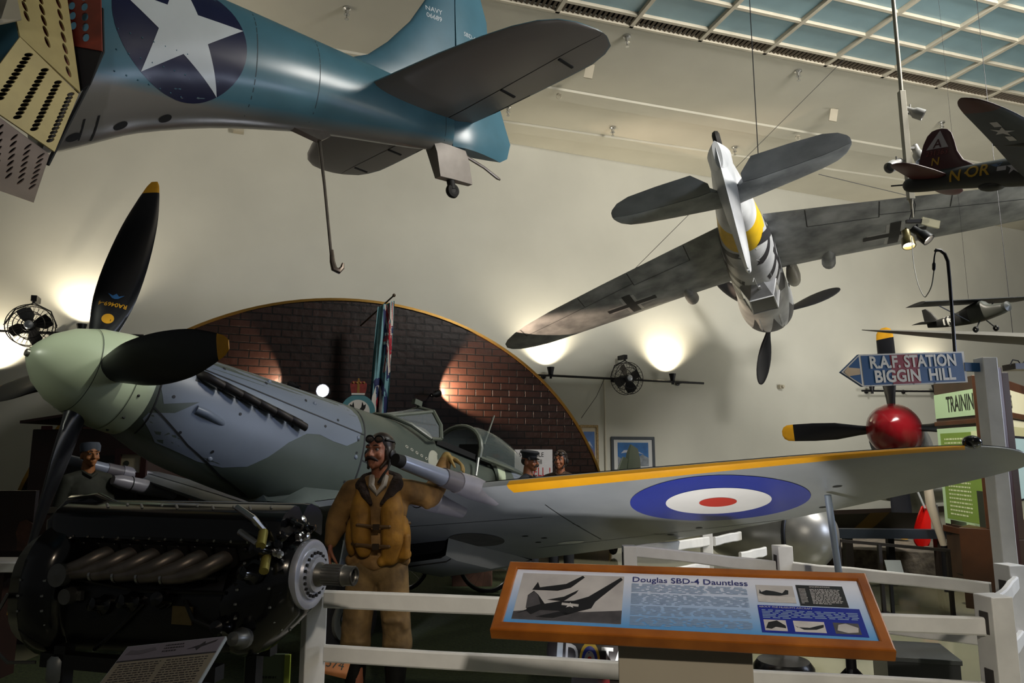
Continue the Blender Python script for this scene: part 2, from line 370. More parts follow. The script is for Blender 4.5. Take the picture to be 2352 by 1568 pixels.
# brick arch backdrop with a gilt edge
AS0, AA, AH = -3.84, 4.95, 4.3
def arch(a, h, n=64): return [(AS0+a*cos(pi*k/n), h*sin(pi*k/n)) for k in range(n+1)]
AX = fr(W0+WN*2.3, WD, V((0, 0, 1)))
ar = empty('brick_arch_backdrop', M4(AX), 'dark brick arch backdrop with a thin gilt edge behind the camouflaged fighter', 'backdrop')
b = MB(); b.poly([arch(AA, AH)], None, .0, 0, -.3); b.build('brick_face', brickmat(), ar, 0)
b = MB(); o1, i1 = arch(AA+.035, AH+.035), arch(AA-.01, AH-.01)
b.poly([o1+i1[::-1]], None, .03, 0, -.34); b.build('gilt_edge', mat('gilt_edge', '7a5c26', .3, .75, .15, 4), ar, 0)
# wall bars with uplights and fans
blk = mat('black_metal', '16161a', .42, .3, .1, 8); lamp_on = mat('lamp_on', 'ffffff', .5, 0, 0, emit='fff4dc', es=25)
def pipe_bar(p, q, label):
    r = empty('light_bar', p, label, 'light bar'); d = q-p; b = MB(); b.cyl((0, 0, 0), d, .028, None, 10); b.build('pipe', blk, r)
    for t in (.12, .5, .88): b = MB(); c = d*t; b.cyl(c, c-WN*.26, .018, None, 8); b.cyl(c-WN*.25, c-WN*.28, .06, None, 12); b.build('bracket', blk, r)
BO = .3
pL0, pL1 = onw(-120, 757, BO), onw(330, 771, BO); pR0, pR1 = onw(1205, 859, BO), onw(1616, 880, BO); pX0, pX1 = onw(1980, 897, BO), onw(2200, 899, BO)
pipe_bar(pL0, pL1, 'black pipe on the wall left of the pale green nose cone')
pipe_bar(pR0, pR1, 'long black pipe on the wall right of the brick arch')
pipe_bar(pX0, pX1, 'short black pipe on the wall behind the arrow sign')
def uplight(p, label, power=60, ang=120):
    r = empty('wall_uplight', p, label, 'lamp', 'wall uplights'); b = MB()
    b.lathe([(0, .0), (0, .055), (.05, .06), (.16, .085), (.17, .085), (.15, .07)], (0, 0, .02), (0, 0, 1), 16); b.build('housing', blk, r)
    b = MB(); b.cyl((0, 0, .15), (0, 0, .155), .068, None, 16); b.build('lens', lamp_on, r)
    b = MB(); b.box((0, 0, -.02), (.05, .07, .1)); b.build('clamp', blk, r)
    light('uplight_beam', 'SPOT', p+V((0, 0, .2)), p+V((0, 0, .2))-WN*.28+V((0, 0, 1)), power, 'fff1d6', .05, ang, .9, r)
def onbar(px, py): return onw(px, py, BO)
uplight(onbar(186, 768), 'glowing uplight on the bar just left of the upright propeller blade', 190)
uplight(onbar(-30, 880), 'uplight glowing low at the left edge of the picture', 260)
uplight(onbar(1265, 862), 'glowing uplight at the brick arch end of the bar, left of the wall fan', 300)
uplight(onbar(1545, 876), 'glowing uplight on the bar right of the wall fan', 300)
uplight(onbar(2148, 899), 'glowing uplight half hidden under the arrow sign', 260)
uplight(onbar(2003, 898), 'uplight on the bar below the point of the arrow sign', 15)
def fan(p, rad, label):
    r = empty('wall_fan', fr(p, WD, V((0, 0, 1))), label, 'fan', 'wall fans'); b = MB(); A = (0, 0, 1)
    for z, q in ((.1, 1), (-.1, 1), (.13, .66), (-.13, .66), (.14, .3)): b.torus((0, 0, z), A, rad*q, .008, 36, 6)
    for k in range(28):
        a = 2*pi*k/28; c, s_ = cos(a), sin(a); b.tube([(c*.07, s_*.07, .145), (c*rad*.66, s_*rad*.66, .13), (c*rad, s_*rad, .1), (c*rad, s_*rad, -.1), (c*rad*.66, s_*rad*.66, -.13), (c*.08, s_*.08, -.14)], .0035, 4)
    b.build('cage', blk, r)
    b = MB(); b.cyl((0, 0, -.24), (0, 0, .04), .1, .08, 18); b.build('motor', blk, r)
    b = MB(); b.lathe([(.0, .075), (.02, .06), (.03, 0)], (0, 0, .13), A, 18); b.build('hub_badge', mat('fan_badge', 'b7bcc4', .3, .5, 0), r)
    for k in range(4):
        b = MB(); b.X = M4.Rotation(k*pi/2+.4, 4, 'Z')
        pr = [(.06, -.05), (.2*rad/.38, -.13), (.34*rad/.38, -.1), (.35*rad/.38, .02), (.3*rad/.38, .13), (.15, .1), (.06, .05)]
        b.poly([pr], M4.Rotation(.5, 4, 'X'), .006, 0, 0); b.build('blade', blk, r)
    b = MB(); b.tube([(-rad-.03, 0, 0), (-rad-.03, .02, -.05), (-rad*.75, rad*.8, -.08), (0, rad+.06, -.08), (rad*.75, rad*.8, -.08), (rad+.03, .02, -.05), (rad+.03, 0, 0)], .014, 6)
    b.cyl((0, rad+.05, -.08), (0, rad+.13, -.08), .03, None, 8); b.box((0, rad+.14, -.18), (.09, .1, .3)); b.build('yoke', blk, r)
fan(onw(70, 748, BO+.16), .355, 'black wall fan at far left above the pale green nose cone')
fan(onw(1440, 869, BO+.16), .37, 'black wall fan between two glowing uplights right of the brick arch')
# conduit down from the right bar
b = MB(); c0 = onw(1388, 868, .05); b.cyl((c0.x, c0.y, .1), c0, .022, None, 8); tag(b.build('wall_conduit', mat('conduit', 'c9c4b4', .5), None), 'thin cream vertical conduit below the right light bar', 'conduit')
b = MB(); b.tube([onw(1388, 870, .1), onw(1370, 910, .1), onw(1335, 960, .1)], .006, 6); tag(b.build('wall_wire', blk, None), 'thin slanting wire beside the cream conduit', 'wire')
b = MB(); q = onw(1793, 888, .06); b.box(q, (.12, .1, .1), 0, AX.to_3x3()); b.cyl(q, q+WN*.12, .035); tag(b.build('wall_sensor', mat('beige_box', 'aaa391', .5), None), 'small beige box on the wall above the long wing', 'sensor')
# ceiling sprinklers, hooks
def sprink(px, py, label):
    p = onz(px, py, ZC); r = empty('ceiling_sprinkler', p, label, 'sprinkler', 'sprinklers'); b = MB(); b.lathe([(0, .07), (-.03, .07), (-.05, .035), (-.11, .03), (-.12, .05), (-.125, .05), (-.13, .0)], (0, 0, 0), (0, 0, 1), 14)
    b.build('escutcheon', mat('chrome', 'b9b9b6', .25, .9, 0), r); b = MB(); b.cyl((0, 0, -.12), (0, 0, -.2), .012, None, 8); b.cyl((0, 0, -.2), (0, 0, -.206), .035, None, 10); b.build('head', MATS['chrome'], r)
for px, py, l in ((797, 18, 'sprinkler on the ceiling above the blue tail fuselage, left of the fin'), (1440, 82, 'sprinkler just right of the big rounded tailplane tip'), (1407, 292, 'sprinkler between the two ceiling ribs left of the inverted grey plane'),
    (1833, 162, 'sprinkler below the skylight grille above the inverted grey plane'), (1687, 337, 'sprinkler right beside the grey rudder of the inverted plane'), (1167, 245, 'sprinkler behind the blue rudder'), (2162, 280, 'sprinkler directly above the dark red model tail fin')): sprink(px, py, l)
def tabclip(px, py, label, w=.16, h=.28):
    p = onz(px, py, ZC); b = MB(); b.box(p-V((0, 0, h/2)), (w, .03, h), 0, M4.Rotation(.2, 3, 'Y')); tag(b.build('ceiling_tab', mat('beige_box', 'aaa391', .5), None), label, 'bracket', 'beige ceiling tabs')
tabclip(1353, 148, 'beige tab hanging from the ceiling below the big tailplane tip'); tabclip(1913, 250, 'beige tab hanging from the ceiling left of the lamp pole')
for px, py, l in ((1284, 216, 'small ceiling hook on the first rib right of the blue tail'), (1832, 312, 'small ceiling hook on the first rib above the right tailplane of the grey plane')):
    p = onz(px, py, ZC-.13); b = MB(); b.cyl(p, p-V((0, 0, .02)), .05, None, 10); b.torus(p-V((0, 0, .06)), (0, 1, 0), .045, .01, 14, 6, 0); tag(b.build('ceiling_hook', mat('beige_box', 'aaa391', .5), None), l, 'hook', 'ceiling hooks')
b = MB(); q = onw(548, 300, .05); b.box(q, (.2, .1, .2), 0, AX.to_3x3()); tag(b.build('wall_bracket', mat('beige_box', 'aaa391', .5), None), 'beige bracket on the wall just under the blue tail fuselage', 'bracket')
# ================================================================ AIRCRAFT
def hinged(mb, secs, part, axis='y', m=0):
    """secs: span, xLE, xHinge, xTE, offset, thickness -> front ('f') or rear ('b') part of the section"""
    rings = []
    for s_, xl, xh, xt, of, t in secs:
        uh = (xl-xh)/(xl-xt) if xl != xt else .6; uh = min(max(uh, .05), .97)
        us = [uh*(k/8)**1.8 for k in range(9)] if part == 'f' else [uh+.012+(1-uh-.012)*k/5 for k in range(6)]
        up = [(xl+(xt-xl)*u, of+NACA(u)*t) for u in us]; dn = [(x, 2*of-y) for x, y in up]
        pr = up+dn[::-1] if part == 'b' else up+dn[-1:0:-1]
        rings.append([V((x, s_, z)) if axis == 'y' else V((x, z, s_)) for x, z in pr])
    return mb.loft(rings, m)
# ---------------------------------------------------------------- blue-grey dive bomber tail
SM = pose(221.78, -2.91, -1.44, (-.064, 8.591, 5.407)); SI = SM.inverted()
blue = mat('blue_grey_paint', '47707f', .3, 0, .14, 2.2); navy = mat('navy_roundel', '16183a', .3, 0, .08, 4); white = mat('white_paint', 'c9cfd2', .3, 0, .06, 3)
undg = mat('underside_grey', '716c67', .4, 0, .12, 3); dk = mat('dark_hole', '0b0a0a', .8, 0, 0); steel = mat('bare_steel', '8d8378', .35, .7, .15, 12)
sbdf = twotone('dive_bomber_paint', '47707f', '7a756e', -.0, -.14, .04, .28, .14, 2.2)
sbd = empty('hanging_dive_bomber', SM, 'blue dive bomber tail with white star hanging from the ceiling', 'aircraft')
b = MB(); st = smooth_tab([(.92, .31, -.2, .12), (1.3, .40, -.27, .19), (1.8, .46, -.32, .27), (2.5, .5, -.39, .35), (3.0, .53, -.47, .42), (3.6, .57, -.6, .48), (4.2, .6, -.8, .53), (4.55, .63, -.98, .57), (4.85, .64, -1.14, .6), (4.97, .64, -1.17, .6), (5.0, .64, -.75, .55), (5.6, .68, -.75, .55), (7.6, .65, -.75, .55), (8.6, .5, -.7, .5)], 3)
b.loft([body_ring(x, t, bo, h, 2.15, 44) for x, t, bo, h in st]); bv = b.bvh()
SD = fr((0, 3, 0), (-1, 0, 0), (0, 0, 1))   # side projection from port: u = -x, v = z
decal(b, 1, [circ(-4.05, -.05, .55, 64)], SD, bv, .002, .05); bv2 = b.bvh(); decal(b, 2, [star(-4.05, -.05, .55, 92)], SD, bv2, .003, .05)
for x, z in ((4.35, -.62), (4.1, -.6), (3.8, -.55)): pass
UD = fr((0, 0, -3), (1, 0, 0), (0, -1, 0)); bv3 = bv
for x in (4.75, 4.42, 4.08): decal(b, 3, [circ(x, -.18, .05, 20)], UD, bv, .004, .05)
decal(b, 3, [rect(4.6, -.33, 4.615, -.05)], UD, bv, .004, .05); decal(b, 3, [rect(4.7, -.33, 4.712, -.12)], UD, bv, .004, .05)
for x in (1.06, 2.75, 3.4): decal(b, 4, [rect(-x-.004, -1, -x+.004, 1)], SD, bv, .0015, .06)
fus = b.build('fuselage', [sbdf, navy, white, dk, mat('panel_line', '26343b', .6, 0, 0)], sbd, 50)
b = MB()
for i, t in enumerate((.12, .3, .55)):
    for k in range(7): x = 4.55-.09*k; h = bv.ray_cast(V((x, 3, -.25-i*.16)), V((0, -1, 0))); b.ball(h[0], .008, 6) if h[0] else 0
b.build('rivet_row', blue, sbd)['kind'] = 'stuff'
b = MB(); hinged(b, [(.30, 2.75, .86, .3, 0, .12), (.45, 2.35, .86, .3, 0, .14), (.62, 2.0, .86, .3, 0, .15), (.85, 1.75, .85, .3, 0, .15), (1.2, 1.45, .85, .3, 0, .14), (1.6, 1.2, .85, .3, 0, .12), (1.9, 1.02, .84, .34, 0, .1), (2.05, .9, .8, .45, 0, .06)], 'f', 'z'); fb = b.bvh()
for t, u, v in (('NAVY', -1.15, 1.42), ('06689', -1.15, 1.33)): vs, fs = text2d(t, .085); decal(b, 1, None, SD @ M4.Translation((u, v, 0)), fb, .003, tri=(vs, fs))
b.build('fin', [mat('fin_blue', '426676', .35, 0, .12, 3), white], sbd)
b = MB(); hinged(b, [(-.17, .96, .93, .12, 0, .22), (-.1, 1.0, .94, .0, 0, .26), (.1, 1.0, .94, -.06, 0, .25), (.3, .95, .9, .02, 0, .2), (.6, .93, .85, .13, 0, .15), (1.1, .95, .84, .27, 0, .14), (1.6, .92, .84, .3, 0, .12), (1.95, .92, .82, .42, 0, .09), (2.06, .88, .8, .55, 0, .05)], 'b', 'z'); fb = b.bvh()
vs, fs = text2d('SBD-4', .075); decal(b, 1, None, SD @ M4.Translation((-.62, 1.28, 0)), fb, .003, tri=(vs, fs)); b.build('rudder', [mat('rudder_blue', '456d7d', .3, 0, .12, 3), white], sbd)
stq = [(.1, 2.14, 1.03, .64, .165, .16), (.45, 2.07, 1.03, .62, .165, .16), (1.17, 1.94, 1.04, .61, .165, .14), (1.68, 1.82, 1.05, .61, .165, .12), (2.0, 1.72, 1.05, .62, .165, .1), (2.22, 1.61, 1.04, .68, .165, .08), (2.36, 1.48, 1.02, .76, .165, .06), (2.43, 1.33, 1.0, .88, .165, .04), (2.455, 1.2, 1.01, .93, .165, .025), (2.47, 1.1, 1.03, 1.0, .165, .012)]
tpm = twotone('tailplane_paint', '47707f', '66605c', .165, 0, .004, .45, .12, 4)
for s_ in (1, -1):
    sec = [(y*s_, *r) for y, *r in stq]
    b = MB(); hinged(b, sec, 'f'); b.build('tailplane', tpm, sbd)
    b = MB(); hinged(b, sec, 'b'); bq = b.bvh(); decal(b, 1, [rect(.62, min(.3*s_, 1.1*s_), .635, max(.3*s_, 1.1*s_))], M4.Translation((0, 0, -2)) @ M4.Rotation(pi, 4, 'X') @ M4.Scale(-1, 4, V((0, 1, 0))), bq, .002, .1)
    e = b.build('elevator', [tpm, dk], sbd)
    for y in (1.1, 1.95): b = MB(); b.bar((1.05, y*s_, .1), (.86, y*s_, .075), .03, .014); b.build('hinge_arm', mat('black_gap', '141416', .6, 0, 0), e)
b = MB(); b.tube([(2.53, 0, -.4), (2.56, 0, -.5), (2.5, 0, -.95), (2.42, 0, -1.68)], [.022, .02, .016, .016], 8); b.build('hook_arm', steel, sbd)
b = MB(); b.tube([(2.42, 0, -1.6), (2.41, 0, -1.72), (2.39, 0, -1.79), (2.34, 0, -1.81), (2.3, 0, -1.77), (2.29, 0, -1.72)], [.02, .028, .034, .032, .024, .012], 8); b.build('hook_claw', mat('hook_steel', '6b5f54', .4, .6, .2, 20), sbd)
b = MB(); b.loft([[V((x, y, z)) for x, z in q] for y, q in ((-.05, [(2.95, -.42), (2.5, -.37), (2.46, -.43), (2.56, -.5)]), (.05, [(2.95, -.42), (2.5, -.37), (2.46, -.43), (2.56, -.5)]))]); b.build('hook_bracket', steel, sbd)
b = MB(); b.loft([[V((x+dx, y*w_, z)) for x, w_ in ((1.2, .09), (1.0, .1), (.72, .07), (.72, -.07), (1.0, -.1), (1.2, -.09))] for z, dx, y in ((-.18, .0, 1), (-.3, -.05, 1), (-.56, -.12, .6))]); b.build('tailwheel_fork', mat('fork_grey', '8c837a', .45, .1, .12, 8), sbd)
b = MB(); b.cyl((.9, 0, -.54), (.88, 0, -.66), .05, .045, 14); b.torus((.87, 0, -.68), (0, 1, 0), .05, .04, 24, 8); b.cyl((.87, -.03, -.68), (.87, .03, -.68), .06); b.build('tailwheel', mat('black_rubber', '17130f', .7, 0, .1, 8), sbd)
b = MB(); b.tube([(.72, 0, -.2), (.4, .02, -.3), (.2, .04, -.4), (.16, .04, -.41)], [.02, .018, .02, .012], 8); b.build('tow_link', steel, sbd)
b = MB(); b.tube([(3.3, .0, .55), (3.3, .0, .6)], .01, 5); b.build('antenna_stub', blk, sbd)
# perforated dive flaps, modelled as sheet metal boxes with real holes
gold = mat('flap_primer', 'b3a068', .5, .15, .12, 5); pink = mat('flap_underside', 'dcc4b4', .5, .1, .12, 5); redp = mat('flap_red_inside', '7d2a17', .45, 0, .3, 6)
def perf(name, cn, mt, holes, th=.012, rows=None):
    P = [SI @ at(*c) for c in cn]; fm = fr(P[0], P[1]-P[0], P[3]-P[0]); iv = fm.inverted(); q = [(iv @ p).xy for p in P]
    def uv(u, v): a = q[0]*(1-u)+q[1]*u; c = q[3]*(1-u)+q[2]*u; return a*(1-v)+c*v
    loops = [[(p.x, p.y) for p in q]]
    for u, v, rx, ry, an in holes:
        c = uv(u, v); d = (uv(u, v+.02)-c).normalized(); ca, sa = cos(R(an)), sin(R(an)); d = V((d.x*ca-d.y*sa, d.x*sa+d.y*ca)); n = V((-d.y, d.x))
        loops.append([tuple(c+d*ry*cos(2*pi*k/14)+n*rx*sin(2*pi*k/14)) for k in range(14)])
    b = MB(); b.poly(loops, fm, 0, 0, -th); return b.build(name, mt, sbd, 0)
HA = [(.2+.0*k, .34+.105*k, .017, .037, -14) for k in range(4)]+[(.5, .3+.098*k, .018, .04, -14) for k in range(6)]+[(.82, .29+.089*k, .018, .04, -14) for k in range(8)]
perf('dive_flap_skin', [(2, -100, 4.3), (138, -100, 4.75), (178, 216, 4.75), (43, 85, 4.35)], gold, HA)
HB = [(u, .1+.066*k, .012, .036, 32) for u in (.46, .68, .9) for k in range(13)]+[(.2, .1+.066*k, .012, .036, 32) for k in range(12)]
perf('dive_flap_skin', [(43, 86, 4.35), (178, 217, 4.75), (113, 352, 4.6), (-60, 225, 4.1)], gold, HB)
HC = [(u, .12+.1*k, .009, .034, 30) for u in (.52, .71, .9) for k in range(7)]+[(.33, .12+.1*k, .009, .034, 30) for k in range(7)]
perf('dive_flap_skin', [(-60, 226, 4.1), (113, 353, 4.6), (71, 446, 4.85), (-60, 415, 4.5)], pink, HC)
perf('flap_inner_wall', [(2, -110, 4.37), (138, -100, 4.82), (177, 214, 4.82), (43, 86, 4.42)], redp, [])
perf('flap_inner_wall', [(43, 88, 4.42), (177, 217, 4.82), (114, 350, 4.67), (-60, 226, 4.17)], mat('flap_dark_inside', '241913', .7, 0, .2, 5), [])
perf('flap_inner_wall', [(-60, 228, 4.17), (113, 354, 4.67), (72, 444, 4.92), (-60, 414, 4.57)], MATS['flap_dark_inside'], [])
perf('flap_cover', [(-60, -60, 4.15), (30, -40, 4.3), (42, 72, 4.33), (-60, 70, 4.05)], mat('flap_pale', 'a9a08c', .5, .1, .1, 5), [])
HR = [(.5, .42+.115*k, .026, .034, 0) for k in range(5)]+[(.12, .42+.115*k, .026, .034, 0) for k in range(4)]
perf('upper_dive_flap', [(150, -90, 4.84), (231, -90, 4.84), (236, 119, 4.84), (164, 106, 4.84)], redp, HR)
perf('flap_well', [(160, 104, 4.85), (236, 119, 4.85), (205, 190, 4.82), (174, 218, 4.84)], dk, [])
b = MB(); pts = [SI @ at(*q) for q in ((234, 20, 4.98), (236, 119, 4.95), (206, 188, 4.88), (109, 378, 4.7))]
b.tube(pts, .014, 6); b.build('fillet_edge', mat('black_gap', '141416', .6, 0, 0), sbd)
b = MB()
for s_ in (1, -1): foil(b, [(y*s_, 7.6-.12*y, 5.35+.0*y, -.75+.08*max(0, y-1.8), .34-.035*y) for y in (.4, 1.2, 2.0, 3.2, 4.6, 5.6, 6.1)])
b.build('wing', twotone('bomber_wing_paint', '47707f', '7a756e', -.72, 0, .02, .4, .1, 3, 'X'), sbd)
b = MB(); b.lathe([(0, .01), (.5, .5), (1.1, .6), (1.6, .58)], (10.1, 0, -.2), (-1, 0, 0), 28); b.build('engine_cowl', blue, sbd)
b = MB(); b.X = None; p = SM @ V((2.2, 0, .55)); 
def wire(name, p, q, label, r=.006, group=None):
    b = MB(); b.cyl(p, q, r, None, 6); return tag(b.build(name, blk), label, 'cable', group)
for i, (x, y) in enumerate(((6.2, 2.2), (6.2, -2.2))): p = SM @ V((x, y, -.5)); wire('hanging_cable', p, V((p.x, p.y, ZC)), 'thin steel cable carrying the blue dive bomber wing out of the frame', group='dive bomber cables')
# ---------------------------------------------------------------- inverted grey fighter
BM_ = pose(66.31, -4.46, 169.32, (2.516, 8.367, 5.31))
lg = mat('mottled_light_grey', 'b2b6b9', .5, 0, .22, 2.6, col2='6e7276'); lw = mat('light_fuselage_grey', 'd6d8da', .45, 0, .25, 1.8, col2='989ba1')
bkp = mat('marking_black', '2b2a2e', .55, 0, .1, 6); wh2 = mat('marking_white', 'b9bbbd', .5, 0, .08, 6); yel = mat('marking_yellow', 'd9b21c', .5, 0, .1, 6); gline = mat('grey_line', '3f4245', .6, 0, 0); dgp = mat('dark_grey_scallop', '47474c', .5, 0, .1, 6)
bf = empty('hanging_fighter', BM_, 'grey fighter with black crosses and a yellow tail band hanging upside down', 'aircraft')
b = MB(); st = smooth_tab([(.02, .22, -.16, .05), (.4, .28, -.2, .13), (.9, .33, -.24, .19), (1.6, .4, -.3, .26), (2.4, .49, -.38, .33), (3.2, .57, -.48, .4), (4.0, .62, -.56, .44), (4.8, .56, -.62, .46), (5.6, .5, -.66, .47), (6.3, .5, -.66, .5), (6.9, .53, -.64, .54), (7.4, .52, -.6, .53), (7.75, .46, -.54, .47), (7.95, .38, -.46, .4), (8.03, .28, -.36, .3)], 4)
b.loft([body_ring(x, t, bo, h, 2.2, 44) for x, t, bo, h in st], lambda i, j: 1 if 1.72 <= st[i][0] < 2.2 else 0); bv = b.bvh()
TD = fr((0, 0, 3), (1, 0, 0), (0, 1, 0))
for s_ in (1, -1):
    S2 = fr((0, 2*s_, 0), (-1*s_, 0, 0), (0, 0, 1)); k = -s_     # u = -s*x
    tilt = S2 @ M4.Translation((k*2.72, .16, 0))
    decal(b, 3, [cross(0, 0, .42, .15, .5)], tilt, bv, .003, .05); decal(b, 2, [cross(0, 0, .45, .085, .5)], tilt, bv, .006, .05)
    for x0 in (3.25, 3.75): decal(b, 2, [[(k*(x0+a), z) for a, z in ((0, .1), (.32, .56), (.52, .56), (.2, .1), (.52, -.4), (.32, -.4))]], S2, bv, .003, .05)
    decal(b, 2, [rect(min(k*3.2, k*4.3), .22, max(k*3.2, k*4.3), .3)], S2, bv, .004, .05)
    decal(b, 4, [[(k*x, z) for x, z in ((4.3, .32), (4.9, .5), (5.6, .2), (5.2, .05))]], S2, bv, .003, .05)
for a in range(7):
    t0 = -1.0+a*.36; decal(b, 5, [[(8.03, t0-.2), (6.5, t0), (8.03, t0+.2)]], TD, bv, .004, .04) if abs(t0) < .5 else 0
for s_ in (1, -1): decal(b, 5, [[(k_, .0*s_) for k_ in ()]], TD, bv) if 0 else 0
b.build('fuselage', [lw, yel, bkp, wh2, dgp, dgp], bf, 50)
b = MB(); b.lathe([(0, .3), (.14, .29), (.32, .22), (.48, .1), (.54, 0)], (8.02, 0, -.03), (1, 0, 0), 28); b.build('spinner', dgp, bf)
for y in (.2, -.2):
    b = MB(); b.loft([body_ring(x, .44+h, .3, .09*h/.1+.01, 2, 12, y) for x, h in ((6.3, .0), (6.5, .05), (7.0, .07), (7.3, .06), (7.5, .0))]); b.build('cowl_bulge', lw, bf)
    b = MB(); b.poly([[(7.35, y-.04), (7.15, y), (7.35, y+.05), (7.5, y)]], M4.Translation((0, 0, .47)), .01, 0, -.06); b.build('gun_trough', dk, bf)
# canopy block
b = MB(); b.loft([[V((x, y, z)) for y, z in ((-w0, .5), (-w1, h), (w1, h), (w0, .5))] for x, w0, w1, h in ((3.7, .24, .1, .6), (4.0, .3, .19, .78), (4.7, .31, .21, .82), (5.15, .31, .2, .56))], lambda i, j: [1, 0, 1, 1][j] if i == 1 else 1)
b.build('canopy', [mat('canopy_dark_glass', '44464a', .15, 0, .15, 6), mat('canopy_grey_glass', '8b8d92', .12, 0, .2, 5)], bf, 20)
b = MB()
for x, w0, w1, h in ((4.0, .3, .19, .78), (4.7, .31, .21, .82)): b.tube([(x, -w0, .5), (x, -w1, h), (x, w1, h), (x, w0, .5)], .014, 5)
for y, s_ in ((-.23, 1), (.23, 1)): b.tube([(4.0, y*.84, .78), (4.7, y*.92, .82), (5.15, y*.88, .56)], .014, 5)
b.bar((5.16, -.2, .57), (5.16, .2, .57), .05, .02); b.build('canopy_frame', lw, bf)
b = MB(); b.box((3.75, .02, .66), (.14, .03, .02)); b.build('handle', wh2, bf)
b = MB(); b.tube([(1.2, 0, 1.36), (2.3, 0, .95), (4.0, 0, .64)], .004, 5); b.build('antenna_wire', wh2, bf)
wq = [(.35, 5.36, 2.72, .3), (.7, 5.3, 2.8, .3), (1.27, 5.26, 2.93, .27), (2.5, 5.22, 3.23, .23), (3.6, 5.17, 3.53, .19), (4.2, 5.12, 3.76, .16), (4.5, 5.03, 3.93, .13), (4.75, 4.88, 4.14, .1), (4.88, 4.72, 4.32, .06), (4.93, 4.55, 4.5, .02)]
for s_ in (1, -1):
    b = MB(); foil(b, [(y*s_, l, t, -.2+.1*y, th) for y, l, t, th in wq], camber=.1); bv = b.bvh(); cy = 2.25*s_; cx = 4.36
    TW = TD if 1 else None
    decal(b, 3, [cross(cx, cy, .42, .135)], TD, bv, .003, .06); decal(b, 2, [cross(cx, cy, .47, .08)], TD, bv, .006, .06)
    xt = lambda y: lerp([(q[0], q[2]) for q in wq], y)[0]
    def ln(x0, y0, x1, y1, w_=.008):
        a, c = V((x0, y0*s_)), V((x1, y1*s_)); d = (c-a).normalized(); n = V((-d.y, d.x))*w_; decal(b, 4, [[tuple(a+n), tuple(a-n), tuple(c-n), tuple(c+n)]], TD, bv, .003, .08)
    ln(xt(.95)+.55, .95, xt(2.0)+.5, 2.0); ln(xt(.95)+.03, .95, xt(.95)+.55, .95); ln(xt(2.0)+.03, 2.0, xt(2.0)+.5, 2.0); ln(xt(2.0)+.42, 2.0, xt(4.3)+.34, 4.35); ln(xt(4.35)+.03, 4.35, xt(4.35)+.34, 4.35); ln(xt(3.0)+.03, 3.0, xt(3.0)+.4, 3.0)
    b.build('wing', [lg, yel, bkp, wh2, gline], bf)
    b = MB(); b.loft([body_ring(x, -.06+.1*1.25+h, -.1, h*1.1+.01, 2, 14, 1.25*s_) for x, h in ((4.5, .0), (4.75, .08), (5.1, .1), (5.34, .1), (5.4, .04))]); b.build('gun_bulge', lg, bf)
    sq = [(.08, .98, .55, .5, .3, .12), (.2, .96, .36, .16, .3, .12), (.36, .93, .34, -.2, .3, .12), (.8, .82, .32, -.2, .3, .1), (1.15, .72, .3, -.17, .3, .08), (1.32, .64, .28, -.08, .3, .06), (1.42, .52, .26, .05, .3, .04), (1.455, .42, .27, .13, .3, .025), (1.475, .33, .28, .24, .3, .012)]
    sec = [(y*s_, *r) for y, *r in sq]
    b = MB(); hinged(b, sec, 'f'); b.build('tailplane', lg, bf); b = MB(); hinged(b, sec[1:], 'b'); b.build('elevator', mat('elevator_grey', '84888c', .5, 0, .25, 2.6, col2='64686c'), bf)
b = MB(); hinged(b, [(.2, 1.75, .62, .02, 0, .2), (.4, 1.5, .6, .02, 0, .18), (.8, 1.2, .6, .06, 0, .15), (1.15, .98, .58, .14, 0, .11), (1.36, .8, .55, .24, 0, .07), (1.42, .65, .52, .36, 0, .03)], 'f', 'z'); b.build('fin', lw, bf)
b = MB(); hinged(b, [(-.17, .66, .5, .03, 0, .3), (.1, .66, .55, .0, 0, .28), (.4, .68, .58, .02, 0, .24), (.8, .72, .58, .06, 0, .18), (1.15, .74, .57, .14, 0, .12), (1.36, .72, .54, .24, 0, .07), (1.41, .66, .5, .4, 0, .03)], 'b', 'z'); b.build('rudder', lw, bf)
b = MB(); b.cyl((.9, 0, -.2), (.75, 0, -.42), .03, None, 8); b.build('tailwheel_strut', gline, bf); b = MB(); b.torus((.66, .02, -.5), (0, 1, 0), .085, .05, 24, 8); b.cyl((.66, -.02, -.5), (.66, .06, -.5), .07); b.build('tailwheel', mat('black_rubber', '17130f', .7, 0, .1, 8), bf)
b = MB(); b.loft([body_ring(x, .02+h, .02-h, h*.8, 2, 16, .62) for x, h in ((5.0, .03), (5.2, .13), (5.6, .16), (5.85, .15), (5.9, .11))]); b.build('air_intake', mat('intake_pale', 'b8b4aa', .4, 0, .08, 4), bf)
BT = [(.25, .1, .09, 50, 0), (.4, .13, .07, 46, 0), (.65, .25, .05, 38, 0), (.95, .31, .035, 30, 0), (1.25, .28, .025, 25, 0), (1.45, .19, .018, 22, 0), (1.54, .1, .012, 21, 0), (1.565, .03, .006, 20, 0)]
pm_ = mat('propeller_black', '17181c', .38, 0, .12, 8)
for k in range(3): b = MB(); blade(b, smooth_tab(BT, 2), (8.33, 0, -.03), (1, 0, 0), R(21)-2*pi*k/3, hand=-1); b.build('propeller_blade', pm_, bf)
for s_ in (.5, -.5): b = MB(); b.tube([(7.3, s_*.86, -.05), (6.4, s_*1.0, -.08)], .035, 8); b.build('exhaust_stack', dk, bf)
pa = BM_ @ V((.75, .38, .3)); wire('hanging_cable', pa+V((0, 0, .1)), V((pa.x, pa.y, ZC)), 'vertical cable with a turnbuckle holding up the grey tailplane')
